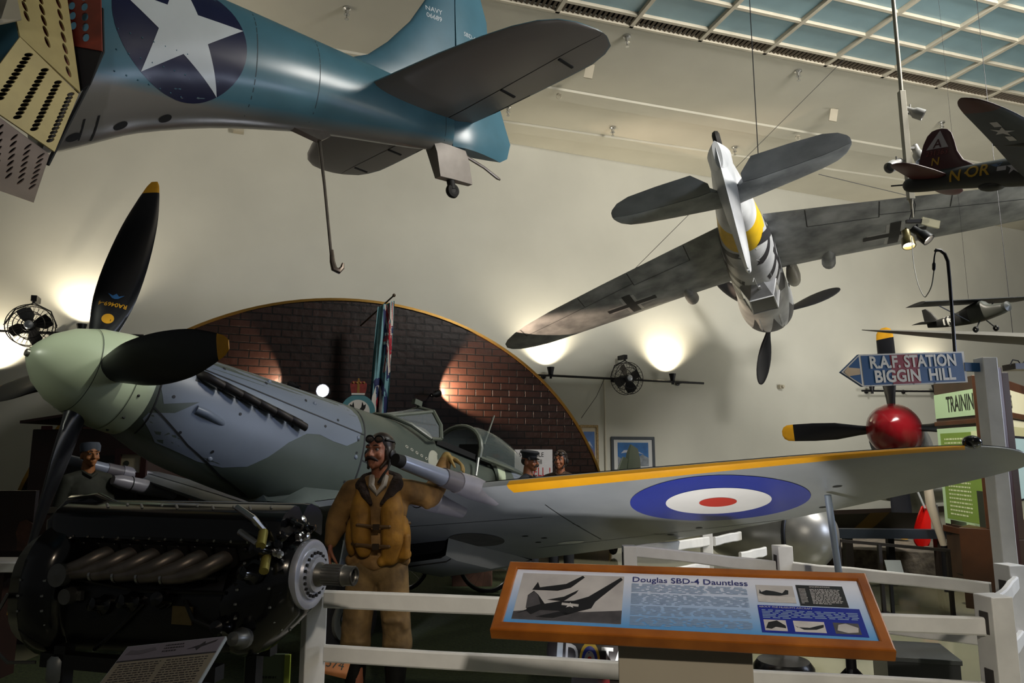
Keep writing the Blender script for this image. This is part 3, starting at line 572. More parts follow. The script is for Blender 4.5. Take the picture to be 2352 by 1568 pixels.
b = MB(); b.torus(pa+V((0, 0, .06)), (0, 1, 0), .03, .008, 14, 6); b.cyl(pa+V((0, 0, .1)), pa+V((0, 0, .22)), .016, None, 8); tag(b.build('turnbuckle', blk), 'dark turnbuckle and shackle on top of the right grey tailplane', 'turnbuckle')
for (y, q, l) in ((-3.0, (1575, 500), 'thin cable from the left grey wing up behind the tailplane'), (3.6, (1885, 402), 'thin cable running from the lamp pole down behind the right grey tailplane')):
    p = BM_ @ V((4.2, y, .15)); e = at(*q, p.y-.4); wire('hanging_cable', p, p+(e-p)*(3 if y > 0 else 1.0+(ZC-p.z)/max(.2, e.z-p.z)-1), l, .005) if y < 0 else wire('hanging_cable', at(2098, 452, p.y), at(1880, 400, p.y), l, .005)
# ---------------------------------------------------------------- camouflaged fighter with the pale green spinner
SP = pose(235.434, 14.082, 0, (-2.886, 5.417, 2.146)); SPI = SP.inverted()
camo_g = twotone('fighter_camouflage', '4a524a', '82898c', -.36, .235, .03, .42, .16, 1.6)
ogrey = mat('ocean_grey', '6d7580', .38, 0, .12, 1.8); duck = mat('duck_egg_green', 'b9c4a8', .32, 0, .08, 2.5); seag = mat('sea_grey', '8e9296', .42, 0, .1, 1.5, col2='7b8085')
dgr = mat('dark_green_camo', '3d4438', .42, 0, .14, 2); seam = mat('seam_line', '1c1d1f', .6, 0, 0); yel2 = mat('leading_edge_yellow', 'd99b17', .4, 0, .1, 4)
rb, rw, rr = mat('roundel_blue', '162c92', .4, 0, .1, 3), mat('roundel_white', 'e8e8e8', .45, 0, .06, 3), mat('roundel_red', 'c3271c', .45, 0, .06, 3)
sp = empty('camouflaged_fighter', SP, 'camouflaged fighter with a pale green spinner and a roundel under its wing', 'aircraft')
FS = smooth_tab([(0.0, .35, -.36, .355), (.12, .365, -.41, .37), (.4, .395, -.5, .395), (.8, .42, -.56, .42), (1.3, .445, -.61, .445), (2.05, .485, -.66, .47), (2.5, .51, -.68, .475), (3.0, .56, -.68, .47), (3.12, .56, -.67, .468), (3.2, .45, -.66, .465), (4.2, .45, -.55, .44), (4.3, .56, -.53, .43), (5.0, .56, -.4, .37), (6.0, .5, -.18, .28), (7.0, .45, .02, .19), (8.0, .4, .16, .1), (8.75, .34, .22, .03)], 3)
def fz(s_): return lerp(FS, s_)
b = MB(); b.loft([body_ring(-s_, t, bo, h, 2.25 if s_ < 3.15 or s_ > 4.25 else 2.6, 48) for s_, t, bo, h in FS]); bv = b.bvh()
PD = fr((0, 2, 0), (-1, 0, 0), (0, 0, 1)); NDm = fr((0, -2, 0), (1, 0, 0), (0, 0, 1))
gp = [(-.05, .5), (-.05, .16), (.1, -.12), (.35, -.03), (.2, -.16), (-.02, -.22), (.2, -.38), (.55, -.44), (.75, -.44), (.93, -.39), (1.06, -.28), (1.2, -.12), (1.36, .0), (1.5, .03), (1.66, .01), (1.82, .01), (1.93, .08), (2.0, .2), (1.98, .34), (1.86, .5)]
decal(b, 1, [gp], PD, bv, .002, .05)
decal(b, 1, [[(4.6, .6), (4.7, .3), (5.0, .1), (5.5, .0), (6.1, .1), (6.3, .5)]], PD, bv, .002, .06)
decal(b, 2, [[(4.32, .42), (4.5, .44), (4.42, .1), (4.25, -.02)]], PD, bv, .004, .05)
bv2 = b.bvh()
def line(pts, w_=.006, m=3, D=PD, off=.004):
    for p, q in zip(pts, pts[1:]):
        p, q = V(p), V(q); d = (q-p).normalized(); n = V((-d.y, d.x))*w_; decal(b, m, [[tuple(p+n), tuple(p-n), tuple(q-n), tuple(q+n)]], D, bv2, off, .05)
line([(2.02, .6), (2.04, .3), (2.02, -.1), (1.98, -.68)], .008); line([(.05, -.16), (.4, -.35), (.8, -.5), (1.2, -.6)], .006); line([(.35, .24), (1.2, .2), (2.02, .17)], .005); line([(2.02, -.07), (2.5, -.12)], .006)
line([(.06, .4), (.04, .0), (.06, -.4)], .005)
for u, v in ((.2, .3), (.55, .32), (.95, .33), (1.35, .3), (1.7, .22), (.15, -.05), (1.95, .1), (1.95, -.02), (1.2, .02), (1.55, .12), (.7, -.02), (1.0, .05), (.6, -.35), (.3, -.28), (1.9, -.3)): decal(b, 3, [circ(u, v, .012, 10)], PD, bv2, .004, .05)
decal(b, 4, [circ(3.05, .16, .1, 28, .12)], PD, bv2, .003, .05)
for k in range(5): decal(b, 4, [circ(2.62+.075*k, .21-.012*k, .022, 10, .016)], PD, bv2, .004, .05); decal(b, 3, [circ(2.62+.075*k, .21-.012*k, .008, 8)], PD, bv2, .006, .05)
decal(b, 3, [[(.28, .12), (1.28, .03), (1.3, .1), (.3, .23)]], PD, bv2, .003, .05)
b.build('fuselage', [camo_g, ogrey, duck, seam, mat('marking_pale', 'a9a898', .5, 0, .1, 6)], sp, 60)
# exhausts, starter tube
b = MB()
for k in range(6):
    s0 = .3+.165*k; z0 = .17-.02*k; h = fz(s0)[2]
    b.loft([[V((-s0-ds, h+o+.028*cos(a)*f, z0-dz+.035*sin(a))) for a in [2*pi*i/12 for i in range(12)]] for ds, o, dz, f in ((-.02, -.06, -.02, 1), (.03, .02, .0, 1.2), (.1, .05, .02, 1.2), (.165, .062, .035, 1.1))])
b.build('exhaust_manifold', mat('burnt_steel', '2a2521', .5, .5, .3, 20), sp)
b = MB(); h = bv.ray_cast(V((-.4, 3, -.09)), V((0, -1, 0)))[0]; b.tube([h+V((.06, .0, 0)), h+V((-.02, .02, -.01)), h+V((-.16, .0, -.035)), h+V((-.26, -.025, -.06))], [.034, .034, .03, .012], 12); b.build('starter_cover', ogrey, sp)
b = MB()
for u, v in ((.3, .33), (1.0, .36), (1.45, .3), (.62, -.4), (1.95, .12), (1.95, -.06)): h = bv.ray_cast(V((-u, 3, v)), V((0, -1, 0))); b.ball(h[0], (.022, .014, .022), 10) if h[0] else 0
b.build('cowl_fastener', ogrey, sp)['kind'] = 'stuff'
# spinner and propeller
b = MB(); b.lathe([(-.0, .37), (.02, .372), (.13, .368), (.14, .362), (.15, .366), (.34, .33), (.5, .27), (.62, .185), (.69, .1), (.725, .045), (.73, .0)], (0, 0, 0), (1, 0, 0), 56); sb = b.bvh()
b.lathe([(.135, .3695), (.139, .3695)], (0, 0, 0), (1, 0, 0), 56, 1); b.lathe([(.395, .3165), (.399, .3155)], (0, 0, 0), (1, 0, 0), 56, 1)
for k in range(12): a = 2*pi*k/12+.2; b.ball((.09, cos(a)*.369, sin(a)*.369), .011, 8, 1)
b.build('spinner', [duck, seam], sp)
b = MB(); b.cyl((.71, 0, 0), (.745, 0, 0), .03, .026, 12); b.build('spinner_tip', mat('dull_metal', '8f8c82', .4, .6, .1, 10), sp)
b = MB(); b.cyl((-.03, 0, 0), (.005, 0, 0), .345, None, 40); b.build('spinner_backplate', seam, sp)
PB = [(.30, .19, .15, 40, 0), (.42, .25, .11, 42, 0), (.6, .315, .08, 40, 0), (.85, .345, .055, 34, 0), (1.1, .33, .042, 29, 0), (1.3, .285, .032, 25, 0), (1.48, .2, .022, 22, 0), (1.535, .165, .018, 21, 0), (1.6, .12, .012, 20, 0), (1.643, .06, .006, 20, 0)]
pbk = mat('blade_black', '14151a', .33, 0, .12, 6); ytip = mat('blade_tip_yellow', 'd59a1c', .45, 0, .12, 10)
for k in range(4):
    b = MB(); tb = smooth_tab(PB, 3); a = R(2.5)+k*pi/2; blade(b, tb, (.31, 0, 0), (1, 0, 0), a, 0, 1, 1.53, 16, hand=1)
    if k == 0:
        bq = b.bvh(); cfr = fr((2.3, 0, 0), (0, -1, 0), (0, 0, -1)); M = fr(V((.31, 0, 0))+V((0, sin(-a), cos(a)))*.52+V((1, 0, 0)), (0, -1, -sin(a)*1), (0, sin(a), -1)) if 0 else None
        vw = (SP.inverted() @ V((0, 0, EYE))); cen = V((.31, -.02, .74)); zz = (vw-cen).normalized(); tx = V((0, 0, 1)); DM = fr(cen+zz, tx.cross(zz)*-1, -tx)
        decal(b, 1, [circ(0, .02, .04, 20)], DM, bq, .002, .05); vs, fs = text2d('RA0469-4', .046, bold=.001); decal(b, 1, None, DM @ M4.Translation((0, -.1, 0)), bq, .002, tri=(vs, fs))
        decal(b, 2, [[(-.055, -.185), (-.02, -.17), (0, -.19), (.02, -.17), (.055, -.185), (.02, -.15), (0, -.145), (-.02, -.15)]], DM, bq, .002, .05)
    b.build('propeller_blade', [pbk, ytip, mat('badge_blue', '3a78b8', .4, 0, 0)], sp, 50)
# wings
Z0, TD_ = -.635, math.tan(.1436)
def wz(y, s_): return Z0+(y-.6)*TD_-.03*(s_-1.36)
LEq = [(.3, 1.36), (.9, 1.37), (1.6, 1.4), (2.3, 1.46), (2.97, 1.54), (3.56, 1.62), (4.33, 1.73), (4.79, 1.81), (5.1, 1.88), (5.29, 1.95), (5.42, 2.05), (5.5, 2.17), (5.54, 2.32)]
TEq = [(.3, 3.95), (.9, 3.93), (1.6, 3.85), (2.3, 3.72), (2.97, 3.55), (3.56, 3.36), (4.33, 3.05), (4.79, 2.83), (5.1, 2.7), (5.29, 2.6), (5.42, 2.52), (5.5, 2.45), (5.54, 2.36)]
wl_ = [(a[0], a[1], c[1]) for a, c in zip(LEq, TEq)]; wl_ = smooth_tab(wl_, 3)
for s_ in (1, -1):
    b = MB(); sec = []
    for y, l, t in wl_: c = t-l; th = .13*c*(1-.35*y/5.6)+.004; sec.append((y*s_, -l, -t, wz(y, 2.3), th))
    n = len(US); foil(b, sec, m=lambda i, j: 1 if 2.33 < abs(sec[i][0]) < 5.2 and (j < 1 or j >= 2*n-4) else 0, low=.4); b.v = [(x, y, z-.042*(-x-1.9)) for x, y, z in b.v]; bw = b.bvh()
    if s_ == 1:
        DN = fr((0, 0, -3), (-1, 0, 0), (0, 1, 0)) @ M4.Identity(4); DN = fr((0, 0, -3), (-1, 0, 0), (0, 1, 0))
        assert DN[2][2] < 0
        for r, m in ((.62, 2), (.365, 3), (.13, 4)): decal(b, m, [circ(2.36, 3.72, r*.97, 56)], DN, bw, .002+.002*(m-1), .07)
        decal(b, 6, [[(2.7+.42*cos(t)*.55-.25*sin(t)*.7, 1.42+.42*cos(t)*.3+.25*sin(t)*.9) for t in [2*pi*k/36 for k in range(36)]]], DN, bw, .004, .06)
        decal(b, 5, [circ(3.2, 2.1, .06, 20, .13)], DN, bw, .003, .06); 
        for c in ((2.9, 2.0), (2.75, 1.9), (3.05, 1.85), (3.15, 3.3), (3.3, 3.0), (2.9, 4.3), (2.35, 4.5)): decal(b, 7, [circ(*c, .022, 12, .03)], DN, bw, .003, .06)
        for p, q in (((2.0, 1.2), (2.2, 2.4)), ((1.9, 2.6), (3.2, 2.4)), ((3.3, 1.7), (3.15, 4.6)), ((2.5, 2.5), (2.62, 2.5)), ((3.2, 2.9), (3.45, 3.05))):
            p, q = V(p), V(q); d = (q-p).normalized(); nn = V((-d.y, d.x))*.004; decal(b, 7, [[tuple(p+nn), tuple(p-nn), tuple(q-nn), tuple(q+nn)]], DN, bw, .002, .08)
    UP = fr((0, 0, 3), (-1, 0, 0), (0, -1, 0)); assert UP[2][2] > 0
    b.build('wing', [twotone('fighter_wing_paint', '5d6068', '8b9094', Z0-.6*TD_+.005, TD_*0, .02, .42, .1, 1.5) if 0 else seag, yel2, rb, rw, rr, mat('light_window', 'cfd0cd', .25, 0, 0), mat('wheel_bay', '4c4c4a', .7, 0, .2, 8), seam], sp, 50)
    b = MB(); uv_ = []                                                     # upper wing skin, darker camouflage
    for y, l, t in wl_[::2]:
        c = t-l; th = .13*c*(1-.35*y/5.6)+.004
        uv_.append([V((-(l+c*u), y*s_, wz(y, 2.3)+NACA(u)*th+.003-.042*(l+c*u-1.9))) for u in (.035, .08, .16, .3, .45, .6, .75, .9, .99)])
    b.loft(uv_, 0, (0, 0), False); b.build('upper_wing_skin', mat('upper_wing_camouflage', '5f626b', .45, 0, .2, .9, col2='4b5147'), sp)
    b = MB(); b.ball((-1.95, 5.27*s_, wz(5.26, 1.9)+.015), (.07, .05, .035), 14); b.build('navigation_light', mat('dark_lens', '0e0d10', .15, 0, 0), sp)
    # cannon fairing and stub
    zc = wz(2.25, 1.4); b = MB(); y = 2.25*s_
    b.tube([(-1.75, y, zc-.005), (-1.45, y, zc), (-1.28, y, zc)], [.07, .085, .075], 18); b.tube([(-1.29, y, zc), (-1.12, y, zc)], [.068, .066], 18, 1)
    b.tube([(-1.12, y, zc), (-.72, y, zc+.005), (-.7, y, zc+.005)], [.058, .047, .044], 18, 2); b.tube([(-.71, y, zc+.005), (-.64, y, zc+.005)], [.043, .04], 14, 3)
    b.build('cannon', [mat('fairing_grey', '8c8a94', .35, .1, .1, 5), mat('fairing_dark', '6e6a70', .35, .1, .1, 5), mat('barrel_sleeve', '8b92a5', .3, .15, .08, 5), dk], sp)
    zc = wz(1.95, 1.4)-.075; y = 1.95*s_; b = MB(); b.tube([(-1.75, y, zc), (-1.4, y, zc), (-1.15, y, zc), (-1.07, y, zc)], [.06, .078, .07, .045], 18); b.torus((-1.25, y, zc), (1, 0, 0), .073, .006, 24, 6, 1); b.build('gun_stub', [MATS['fairing_grey'], seam], sp)
    # radiator
    b = MB(); y0, y1 = .62*s_, 1.26*s_
    rg = []
    for s0, d0, d1 in ((2.5, .1, .26), (2.66, .06, .28), (3.2, .04, .27), (3.7, .02, .14), (3.9, .0, .06)):
        z0 = wz(1.0, s0)-.03; rg.append([V((-s0, a, zz)) for a, zz in ((y0, z0-d0*0-.0-.04), (y1, z0+.02), (y1, z0-d1+.1), (y1-.05*s_, z0-d1+.07), (y0+.05*s_, z0-d1-.03), (y0, z0-d1))])
    b.loft(rg, 0, (0, 1)); b.add([V((-2.58, a.y, a.z)) for a in rg[1]], [tuple(range(6))], 1); b.build('radiator', [seag, dk], sp)
    # undercarriage
    A = V((-1.9, .85*s_, -.62)); Wc = V((-1.76, .94*s_, -1.415))
    b = MB(); b.tube([A, A.lerp(Wc, .55)], .055, 12); b.tube([A.lerp(Wc, .5), Wc+V((0, -.1*s_, .02))], .036, 10); b.cyl(Wc+V((0, -.13*s_, 0)), Wc, .03); b.build('undercarriage_leg', seag, sp)
    b = MB(); b.torus(Wc, (0, 1, 0), .245, .085, 40, 14); 
    for dy in (-.04, 0, .04): b.torus(Wc+V((0, dy, 0)), (0, 1, 0), .325 if dy == 0 else .318, .006, 40, 5, 1)
    wh = b.build('tyre', [mat('tyre_rubber', '1d1a18', .75, 0, .15, 10), dk], sp)
    b = MB(); b.lathe([(-.06, .17), (-.05, .1), (.05, .09), (.07, .15), (.075, .172), (.06, .178), (-.06, .178)], Wc, (0, s_, 0), 28); b.build('wheel_hub', mat('hub_grey', '7a7d78', .4, .3, .1, 8), wh)
    b = MB(); b.loft([[V((x, .80*s_+.07*s_*k, z)) for x, z in ((-1.7, -.68), (-2.1, -.68), (-2.05, -1.25), (-1.72, -1.25))] for k in (0, .25)]); b.build('leg_cover', seag, sp)
    b = MB(); foil(b, [(y*s_, -l, -t, .3, th) for y, l, t, th in ((.03, 7.25, 8.45, .12), (.8, 7.42, 8.35, .09), (1.3, 7.58, 8.25, .06), (1.52, 7.75, 8.15, .03))]); b.build('tailplane', camo_g if 0 else dgr, sp)
# fairing between wing and fuselage, windscreen, hood, door
b = MB(); b.loft([[V((-s0, y, z)) for y, z in ((.0, fz(s0)[1]-.01), (.3, fz(s0)[1]+.0), (.75, wz(.75, s0)-.07), (.8, wz(.8, s0)+.0), (.62, wz(.62, s0)+.12*k), (.47, wz(.5, s0)+.3*k), (.3, wz(.5, s0)+.2*k), (.0, fz(s0)[1]+.2))] for s0, k in ((1.25, .15), (1.45, .7), (2.2, 1.1), (3.2, 1.0), (4.2, .6))]); b.build('wing_root_fairing', camo_g if 0 else mat('fairing_paint', '5d655f', .4, 0, .12, 2), sp, 70)
fr_m = mat('canopy_frame_green', '5c6257', .4, 0, .1, 6); gl = glassmat('cockpit_glass', 'c8d2d6', .22, .04)
tp = [(-3.15, y, z) for y, z in ((-.4, .43), (-.36, .58), (-.22, .74), (0, .79), (.22, .74), (.36, .58), (.4, .43))]
bs = [(-2.95, -.44, .38), (-2.72, -.34, .47), (-2.56, -.17, .52), (-2.52, 0, .535), (-2.56, .17, .52), (-2.72, .34, .47), (-2.95, .44, .38)]
b = MB(); b.loft([[V(p) for p in bs], [V(p) for p in tp]], 0, (0, 0), False); ws = b.build('windscreen', gl, sp, 0)
b = MB(); b.tube(tp, .028, 8); b.tube(bs, .022, 8); b.tube([bs[2], tp[2]], .022, 8); b.tube([bs[4], tp[4]], .022, 8); b.tube([bs[0], tp[0]], .02, 6); b.tube([bs[6], tp[6]], .02, 6); b.build('windscreen_frame', fr_m, ws)
b = MB(); b.box((-3.1, 0, .84), (.12, .05, .06)); b.build('rear_view_mirror', fr_m, ws)
def hoop(s0, w_, z0, z1, n=14): return [V((-s0, w_*cos(pi*k/n)*(1 if 0 < k < n else .97), z0+(z1-z0)*sin(pi*k/n)**.8)) for k in range(n+1)]
b = MB(); hs = [(3.95, .35, .44, .8), (4.15, .355, .44, .86), (4.5, .35, .44, .86), (4.9, .32, .45, .78), (5.2, .25, .47, .66), (5.35, .12, .5, .57)]
b.loft([hoop(*q) for q in smooth_tab(hs, 3)], 0, (0, 0), False); hd = b.build('sliding_hood', glassmat('hood_glass', '66716f', .38, .03), sp, 80)
b = MB(); b.tube(hoop(3.93, .36, .42, .8), .03, 8); b.tube([(-3.93, .36, .42), (-4.5, .36, .43), (-5.36, .12, .5)], .026, 6); b.tube([(-3.93, -.36, .42), (-4.5, -.36, .43), (-5.36, -.12, .5)], .026, 6); b.build('hood_frame', fr_m, hd)
b = MB(); b.box((-3.7, 0, .42), (1.0, .62, .06)); b.box((-4.22, 0, .5), (.06, .4, .3)); b.build('cockpit_interior', dk, sp, 0)
b = MB(); b.poly([[(-.2, 0), (.2, 0), (.2, .3), (-.2, .3)]], SP.inverted() @ SP @ fr((-3.5, .47, .08), (-1, 0, 0), (0, .75, -.5)), .012, 0, -.012); b.build('cockpit_door', mat('interior_green', '9aa585', .45, 0, .1, 8), sp, 0)
b = MB(); b.tube([(-3.78, .45, .38), (-3.72, .5, .16)], .018, 8); b.build('door_strut', mat('chrome', 'b9b9b6', .25, .9, 0), sp)
b = MB(); b.cyl((-4.4, 0, .6), (-4.55, 0, 1.12), .016, .009, 8); b.build('aerial_mast', fr_m, sp)
# fin and rudder
b = MB(); hinged(b, [(.33, -7.2, -8.32, -8.85, 0, .14), (.5, -7.55, -8.34, -8.95, 0, .13), (.8, -7.85, -8.36, -9.03, 0, .11), (1.2, -8.1, -8.38, -9.02, 0, .08), (1.5, -8.27, -8.42, -8.93, 0, .06)], 'f', 'z'); b.build('fin', dgr, sp)
b = MB(); hinged(b, [(.2, -8.3, -8.36, -8.8, 0, .12), (.5, -8.3, -8.36, -8.97, 0, .12), (.9, -8.3, -8.38, -9.06, 0, .1), (1.35, -8.33, -8.42, -9.05, 0, .09), (1.62, -8.36, -8.46, -8.97, 0, .06), (1.78, -8.42, -8.53, -8.84, 0, .025)], 'b', 'z'); b.build('rudder', dgr, sp)
b = MB(); b.tube([(-8.1, 0, .25), (-8.2, 0, .03)], .025, 8); b.torus((-8.22, 0, .0), (0, 1, 0), .08, .04, 20, 8); b.build('tailwheel', MATS['tyre_rubber'], sp)
# wing support strut
q = V((3.45, 0, 0)); a = SP @ V((-2.46, 4.42, wz(4.42, 2.46)-.06)); g = a+V((.10, .05, 0)); st_ = empty('wing_prop_stand', (g.x, g.y, 0), 'grey metal prop stand holding up the outer wing behind the white fence', 'stand')
b = MB(); b.cyl((-.1, -.05, a.z), (0, 0, .35), .022, None, 10); b.build('strut', mat('strut_grey', '8d99a8', .35, .4, .08, 6), st_); b = MB(); b.cyl((0, 0, .0), (0, 0, .55), .032, None, 10); b.build('sleeve', blk, st_)
for k in range(3): b = MB(); b.tube([(0, 0, .3), (.28*cos(2.1*k), .28*sin(2.1*k), .01)], .014, 6); b.build('leg', blk, st_)
# ---------------------------------------------------------------- red-nosed fighter behind the long wing
silver = mat('polished_aluminium', 'a7a9aa', .3, .6, .1, 4); redn = mat('spinner_red', '8c1820', .2, 0, .1, 5)
MP = pose(238, 9, 0, (6.12, 11.6, 2.03))
mu = empty('red_nosed_fighter', MP, 'silver fighter with a glossy red spinner and four black yellow-tipped propeller blades', 'aircraft')
b = MB(); b.lathe([(-.35, .41), (-.1, .41), (.12, .39), (.3, .33), (.45, .24), (.54, .12), (.57, 0)], (0, 0, 0), (1, 0, 0), 36); b.build('spinner', redn, mu)
MT = [(.3, .12, .1, 50, 0), (.5, .19, .07, 44, 0), (.85, .3, .05, 34, 0), (1.2, .31, .035, 27, 0), (1.5, .29, .025, 22, 0), (1.52, .288, .025, 22, 0), (1.62, .27, .02, 21, 0), (1.68, .2, .015, 20, 0), (1.71, .08, .01, 20, 0)]
for k in range(4): b = MB(); blade(b, MT, (0, 0, 0), (1, 0, 0), R(1.5)+k*pi/2, 0, 1, 1.51, 14, hand=-1); b.build('propeller_blade', [pbk, ytip], mu, 50)
b = MB(); b.loft([body_ring(x, t, bo, h, 2.2, 32) for x, t, bo, h in ((-.36, .4, -.42, .4), (-.37, .42, -.5, .41), (-1.2, .46, -.75, .44), (-2.4, .5, -.85, .46), (-3.0, .75, -.9, .46), (-4.5, .72, -1.0, .44), (-6, .4, -.7, .32), (-8.4, .3, -.1, .08))]); b.build('fuselage', silver, mu)
b = MB(); foil(b, [(y, -1.9-.12*abs(y), -4.3+.1*abs(y), -.72+.085*abs(y), .34-.04*abs(y)) for y in (-4.3, -2.5, -.4)]); b.build('wing', silver, mu); b = MB(); foil(b, [(y, -1.9-.12*abs(y), -4.3+.1*abs(y), -.72+.085*abs(y), .34-.04*abs(y)) for y in (.4, 2.5, 5.2)]); b.build('wing', silver, mu)
for s_ in (1, -1):
    b = MB(); b.tube([(-2.2, 1.8*s_, -.7), (-2.25, 1.78*s_, -1.2), (-2.2, 1.75*s_, -1.75)], [.06, .05, .04], 10); b.build('gear_leg', silver, mu); b = MB(); b.torus((-2.15, 1.62*s_, -1.72), (0, 1, 0), .22, .1, 32, 10); b.cyl((-2.15, 1.56*s_, -1.72), (-2.15, 1.7*s_, -1.72), .16); b.build('wheel', MATS['tyre_rubber'], mu)
    b = MB(); b.loft([[V((-2.1+dx, 1.92*s_+dy, z)) for dx, dy in ((-.18*w_, 0), (.16*w_, 0), (.16*w_, .02), (-.18*w_, .02))] for z, w_ in ((-.72, 1), (-1.1, .9), (-1.55, .6))]); b.build('gear_cover', silver, mu)
p1 = at(2118, 1165, 9.3); rd = empty('red_gear_door', p1, 'bright red curved gear door panel hanging under the red-nosed plane', 'door panel')
sh = [(.05, .0, .1), (.02, -.12, .16), (-.02, -.3, .21), (-.03, -.42, .2), (-.02, -.5, .12)]
b = MB(); b.loft([[V((x-w_*.5+w_*k/6, .05*sin(pi*k/6)-.02*abs(z), z+.03*k/6)) for k in range(7)]+[V((x-w_*.5+w_*(6-k)/6, .03+.05*sin(pi*k/6)-.02*abs(z), z+.03*(6-k)/6)) for k in range(7)] for x, z, w_ in smooth_tab(sh, 3)]); b.build('panel', mat('gear_door_red', 'c9150f', .3, 0, .1, 6), rd, 70)
b = MB(); b.cyl((.05, .02, -.02), (.1, .3, .25), .015, None, 8); b.build('hinge_rod', silver, rd)
lgp = at(2138, 1160, 9.0); gl_ = empty('white_gear_leg', (lgp.x, lgp.y, 0), 'pale slanted undercarriage leg with a wheel fork left of the brown display cabinet', 'undercarriage leg')
b = MB(); q0, q1 = V((0, 0, lgp.z)), at(2168, 1252, 9.0)-V((lgp.x, lgp.y, 0)); b.tube([q0+V((-.02, 0, .3)), q0, q1], [.05, .055, .04], 10); b.build('oleo', mat('gear_cream', 'c2b8a6', .35, .1, .08, 5), gl_); b = MB(); b.tube([q0+V((.12, .1, 0)), q0+V((.14, .1, -.2)), q0.lerp(q1, .8)], .018, 8); b.build('drag_strut', silver, gl_); b = MB(); b.cyl(q1, (q1.x, q1.y, .0), .04, None, 10); b.build('jack', blk, gl_)
# long grey wing above the sign
a0, a1 = at(1980, 755, 10.5), at(2500, 782, 9.4); b = MB(); d = (a1-a0).normalized(); fm = fr(a0, d, V((-d.y, d.x, .08))); rg = []
for t, c, th in ((0, .05, .012), (.25, .2, .035), (.8, .36, .09), (1.6, .5, .15), (2.6, .6, .19), (3.6, .66, .22), (4.6, .7, .24)): rg.append([fm @ V((t, c*(.5-u)+.2, s_*NACA(u)*th)) for u, s_ in [(u, 1) for u in US]+[(u, -1) for u in US[-2:0:-1]]])
b.loft(rg); tag(b.build('grey_wing', mat('wing_grey', '6f6d67', .5, 0, .12, 2)), 'long tapered grey wing seen edge-on above the arrow sign', 'wing')
for t in (1.9, 4.2): p = fm @ V((t, .2, .05)); wire('hanging_cable', p, V((p.x, p.y, ZC)), 'thin cable holding up the long grey edge-on wing', .004, 'grey wing cables')
# ---------------------------------------------------------------- bomber model with the red tail
BK = pose(-56.51, -11.07, -3.92, (3.089, 5.395, 3.733)); bs_ = 1/12
olive = mat('olive_drab', '2f2c28', .5, 0, .12, 9); rtl = mat('tail_red', '4a171a', .45, 0, .1, 9); lett = mat('code_yellow', 'b98f22', .5, 0, .08, 9); lwht = mat('model_white', 'b5aeb0', .5, 0, .05, 9); lblu = mat('wing_underside_slate', '2e333c', .5, 0, .1, 9)
bm = empty('model_bomber', BK @ M4.Scale(1, 4), 'model bomber with a dark red tail and triangle marking hanging at upper right', 'model aircraft')
def S(*p): return V(p)*bs_
b = MB(); b.loft([body_ring(x*bs_, t*bs_, bo*bs_, h*bs_, 2, 28) for x, t, bo, h in smooth_tab([(-.1, .2, -.3, .2), (.3, .55, -.7, .5), (1.5, .8, -.85, .65), (4, .95, -.9, .85), (7, 1.15, -1.05, 1.05), (10, 1.3, -1.3, 1.15), (14, 1.5, -1.35, 1.2), (17, 1.4, -1.3, 1.2), (20, .8, -1.1, 1.0), (21.6, .2, -.8, .6), (22.2, -.2, -.4, .1)], 3)]); bv = b.bvh()
BD = fr((0, -1, 0), (1, 0, 0), (0, 0, 1))
def dtext(b, m, t, x, z, h, bvh, D=BD, off=.004, **k): vs, fs = text2d(t, h*bs_*1.35, **k); decal(b, m, None, D @ M4.Translation((x*bs_, z*bs_, 0)), bvh, off, tri=(vs, fs))
dtext(b, 1, 'N', 4.9, -.05, 1.0, bv, bold=.002); dtext(b, 1, 'OR', 6.75, .1, 1.0, bv, bold=.002); decal(b, 1, [circ(5.8*bs_, .1*bs_, .12*bs_, 8)], BD, bv, .0015)
decal(b, 2, [star(9.6*bs_, .05*bs_, .62*bs_)], BD, bv, .002, .03); decal(b, 2, [rect(8.3*bs_, -.12*bs_, 9.0*bs_, .25*bs_)], BD, bv, .0015); decal(b, 2, [rect(10.2*bs_, -.12*bs_, 10.9*bs_, .25*bs_)], BD, bv, .0015); decal(b, 3, [[(x*bs_, z*bs_) for x, z in ((7.7, .5), (8.6, .7), (8.5, .35), (8.2, .25))]], BD, bv, .0015)
b.build('fuselage', [olive, lett, lwht, mat('window_blue', '55647f', .3, 0, 0)], bm, 60)
b = MB(); sq_ = [(z*bs_, a*bs_, c*bs_, 0, t*bs_) for z, a, c, t in ((.4, 7.8, .9, .5), (1.0, 6.2, .95, .5), (1.7, 5.0, 1.05, .48), (2.6, 4.35, 1.1, .42), (3.6, 3.95, 1.2, .34), (4.4, 3.6, 1.45, .24), (4.8, 3.2, 1.8, .14), (4.92, 2.8, 2.2, .06))]; foil(b, sq_, 'z', lambda i, j: 0 if i < 1 else 1); bv = b.bvh()
tri_ = lambda r: [(2.6*bs_+r*bs_*cos(R(a)), 3.6*bs_+r*bs_*sin(R(a))) for a in (90, 210, 330)]
decal(b, 2, [tri_(1.15)], BD, bv, .0015, .02); dtext(b, 1, 'A', 2.6, 3.45, .85, bv, bold=.0008); dtext(b, 3, '231363', 2.65, 2.6, .5, bv); dtext(b, 4, 'N', 2.65, 1.75, .75, bv, bold=.0015)
b.build('fin', [olive, rtl, lwht, mat('serial_red', '7d3a35', .5, 0, 0), lett], bm, 60)
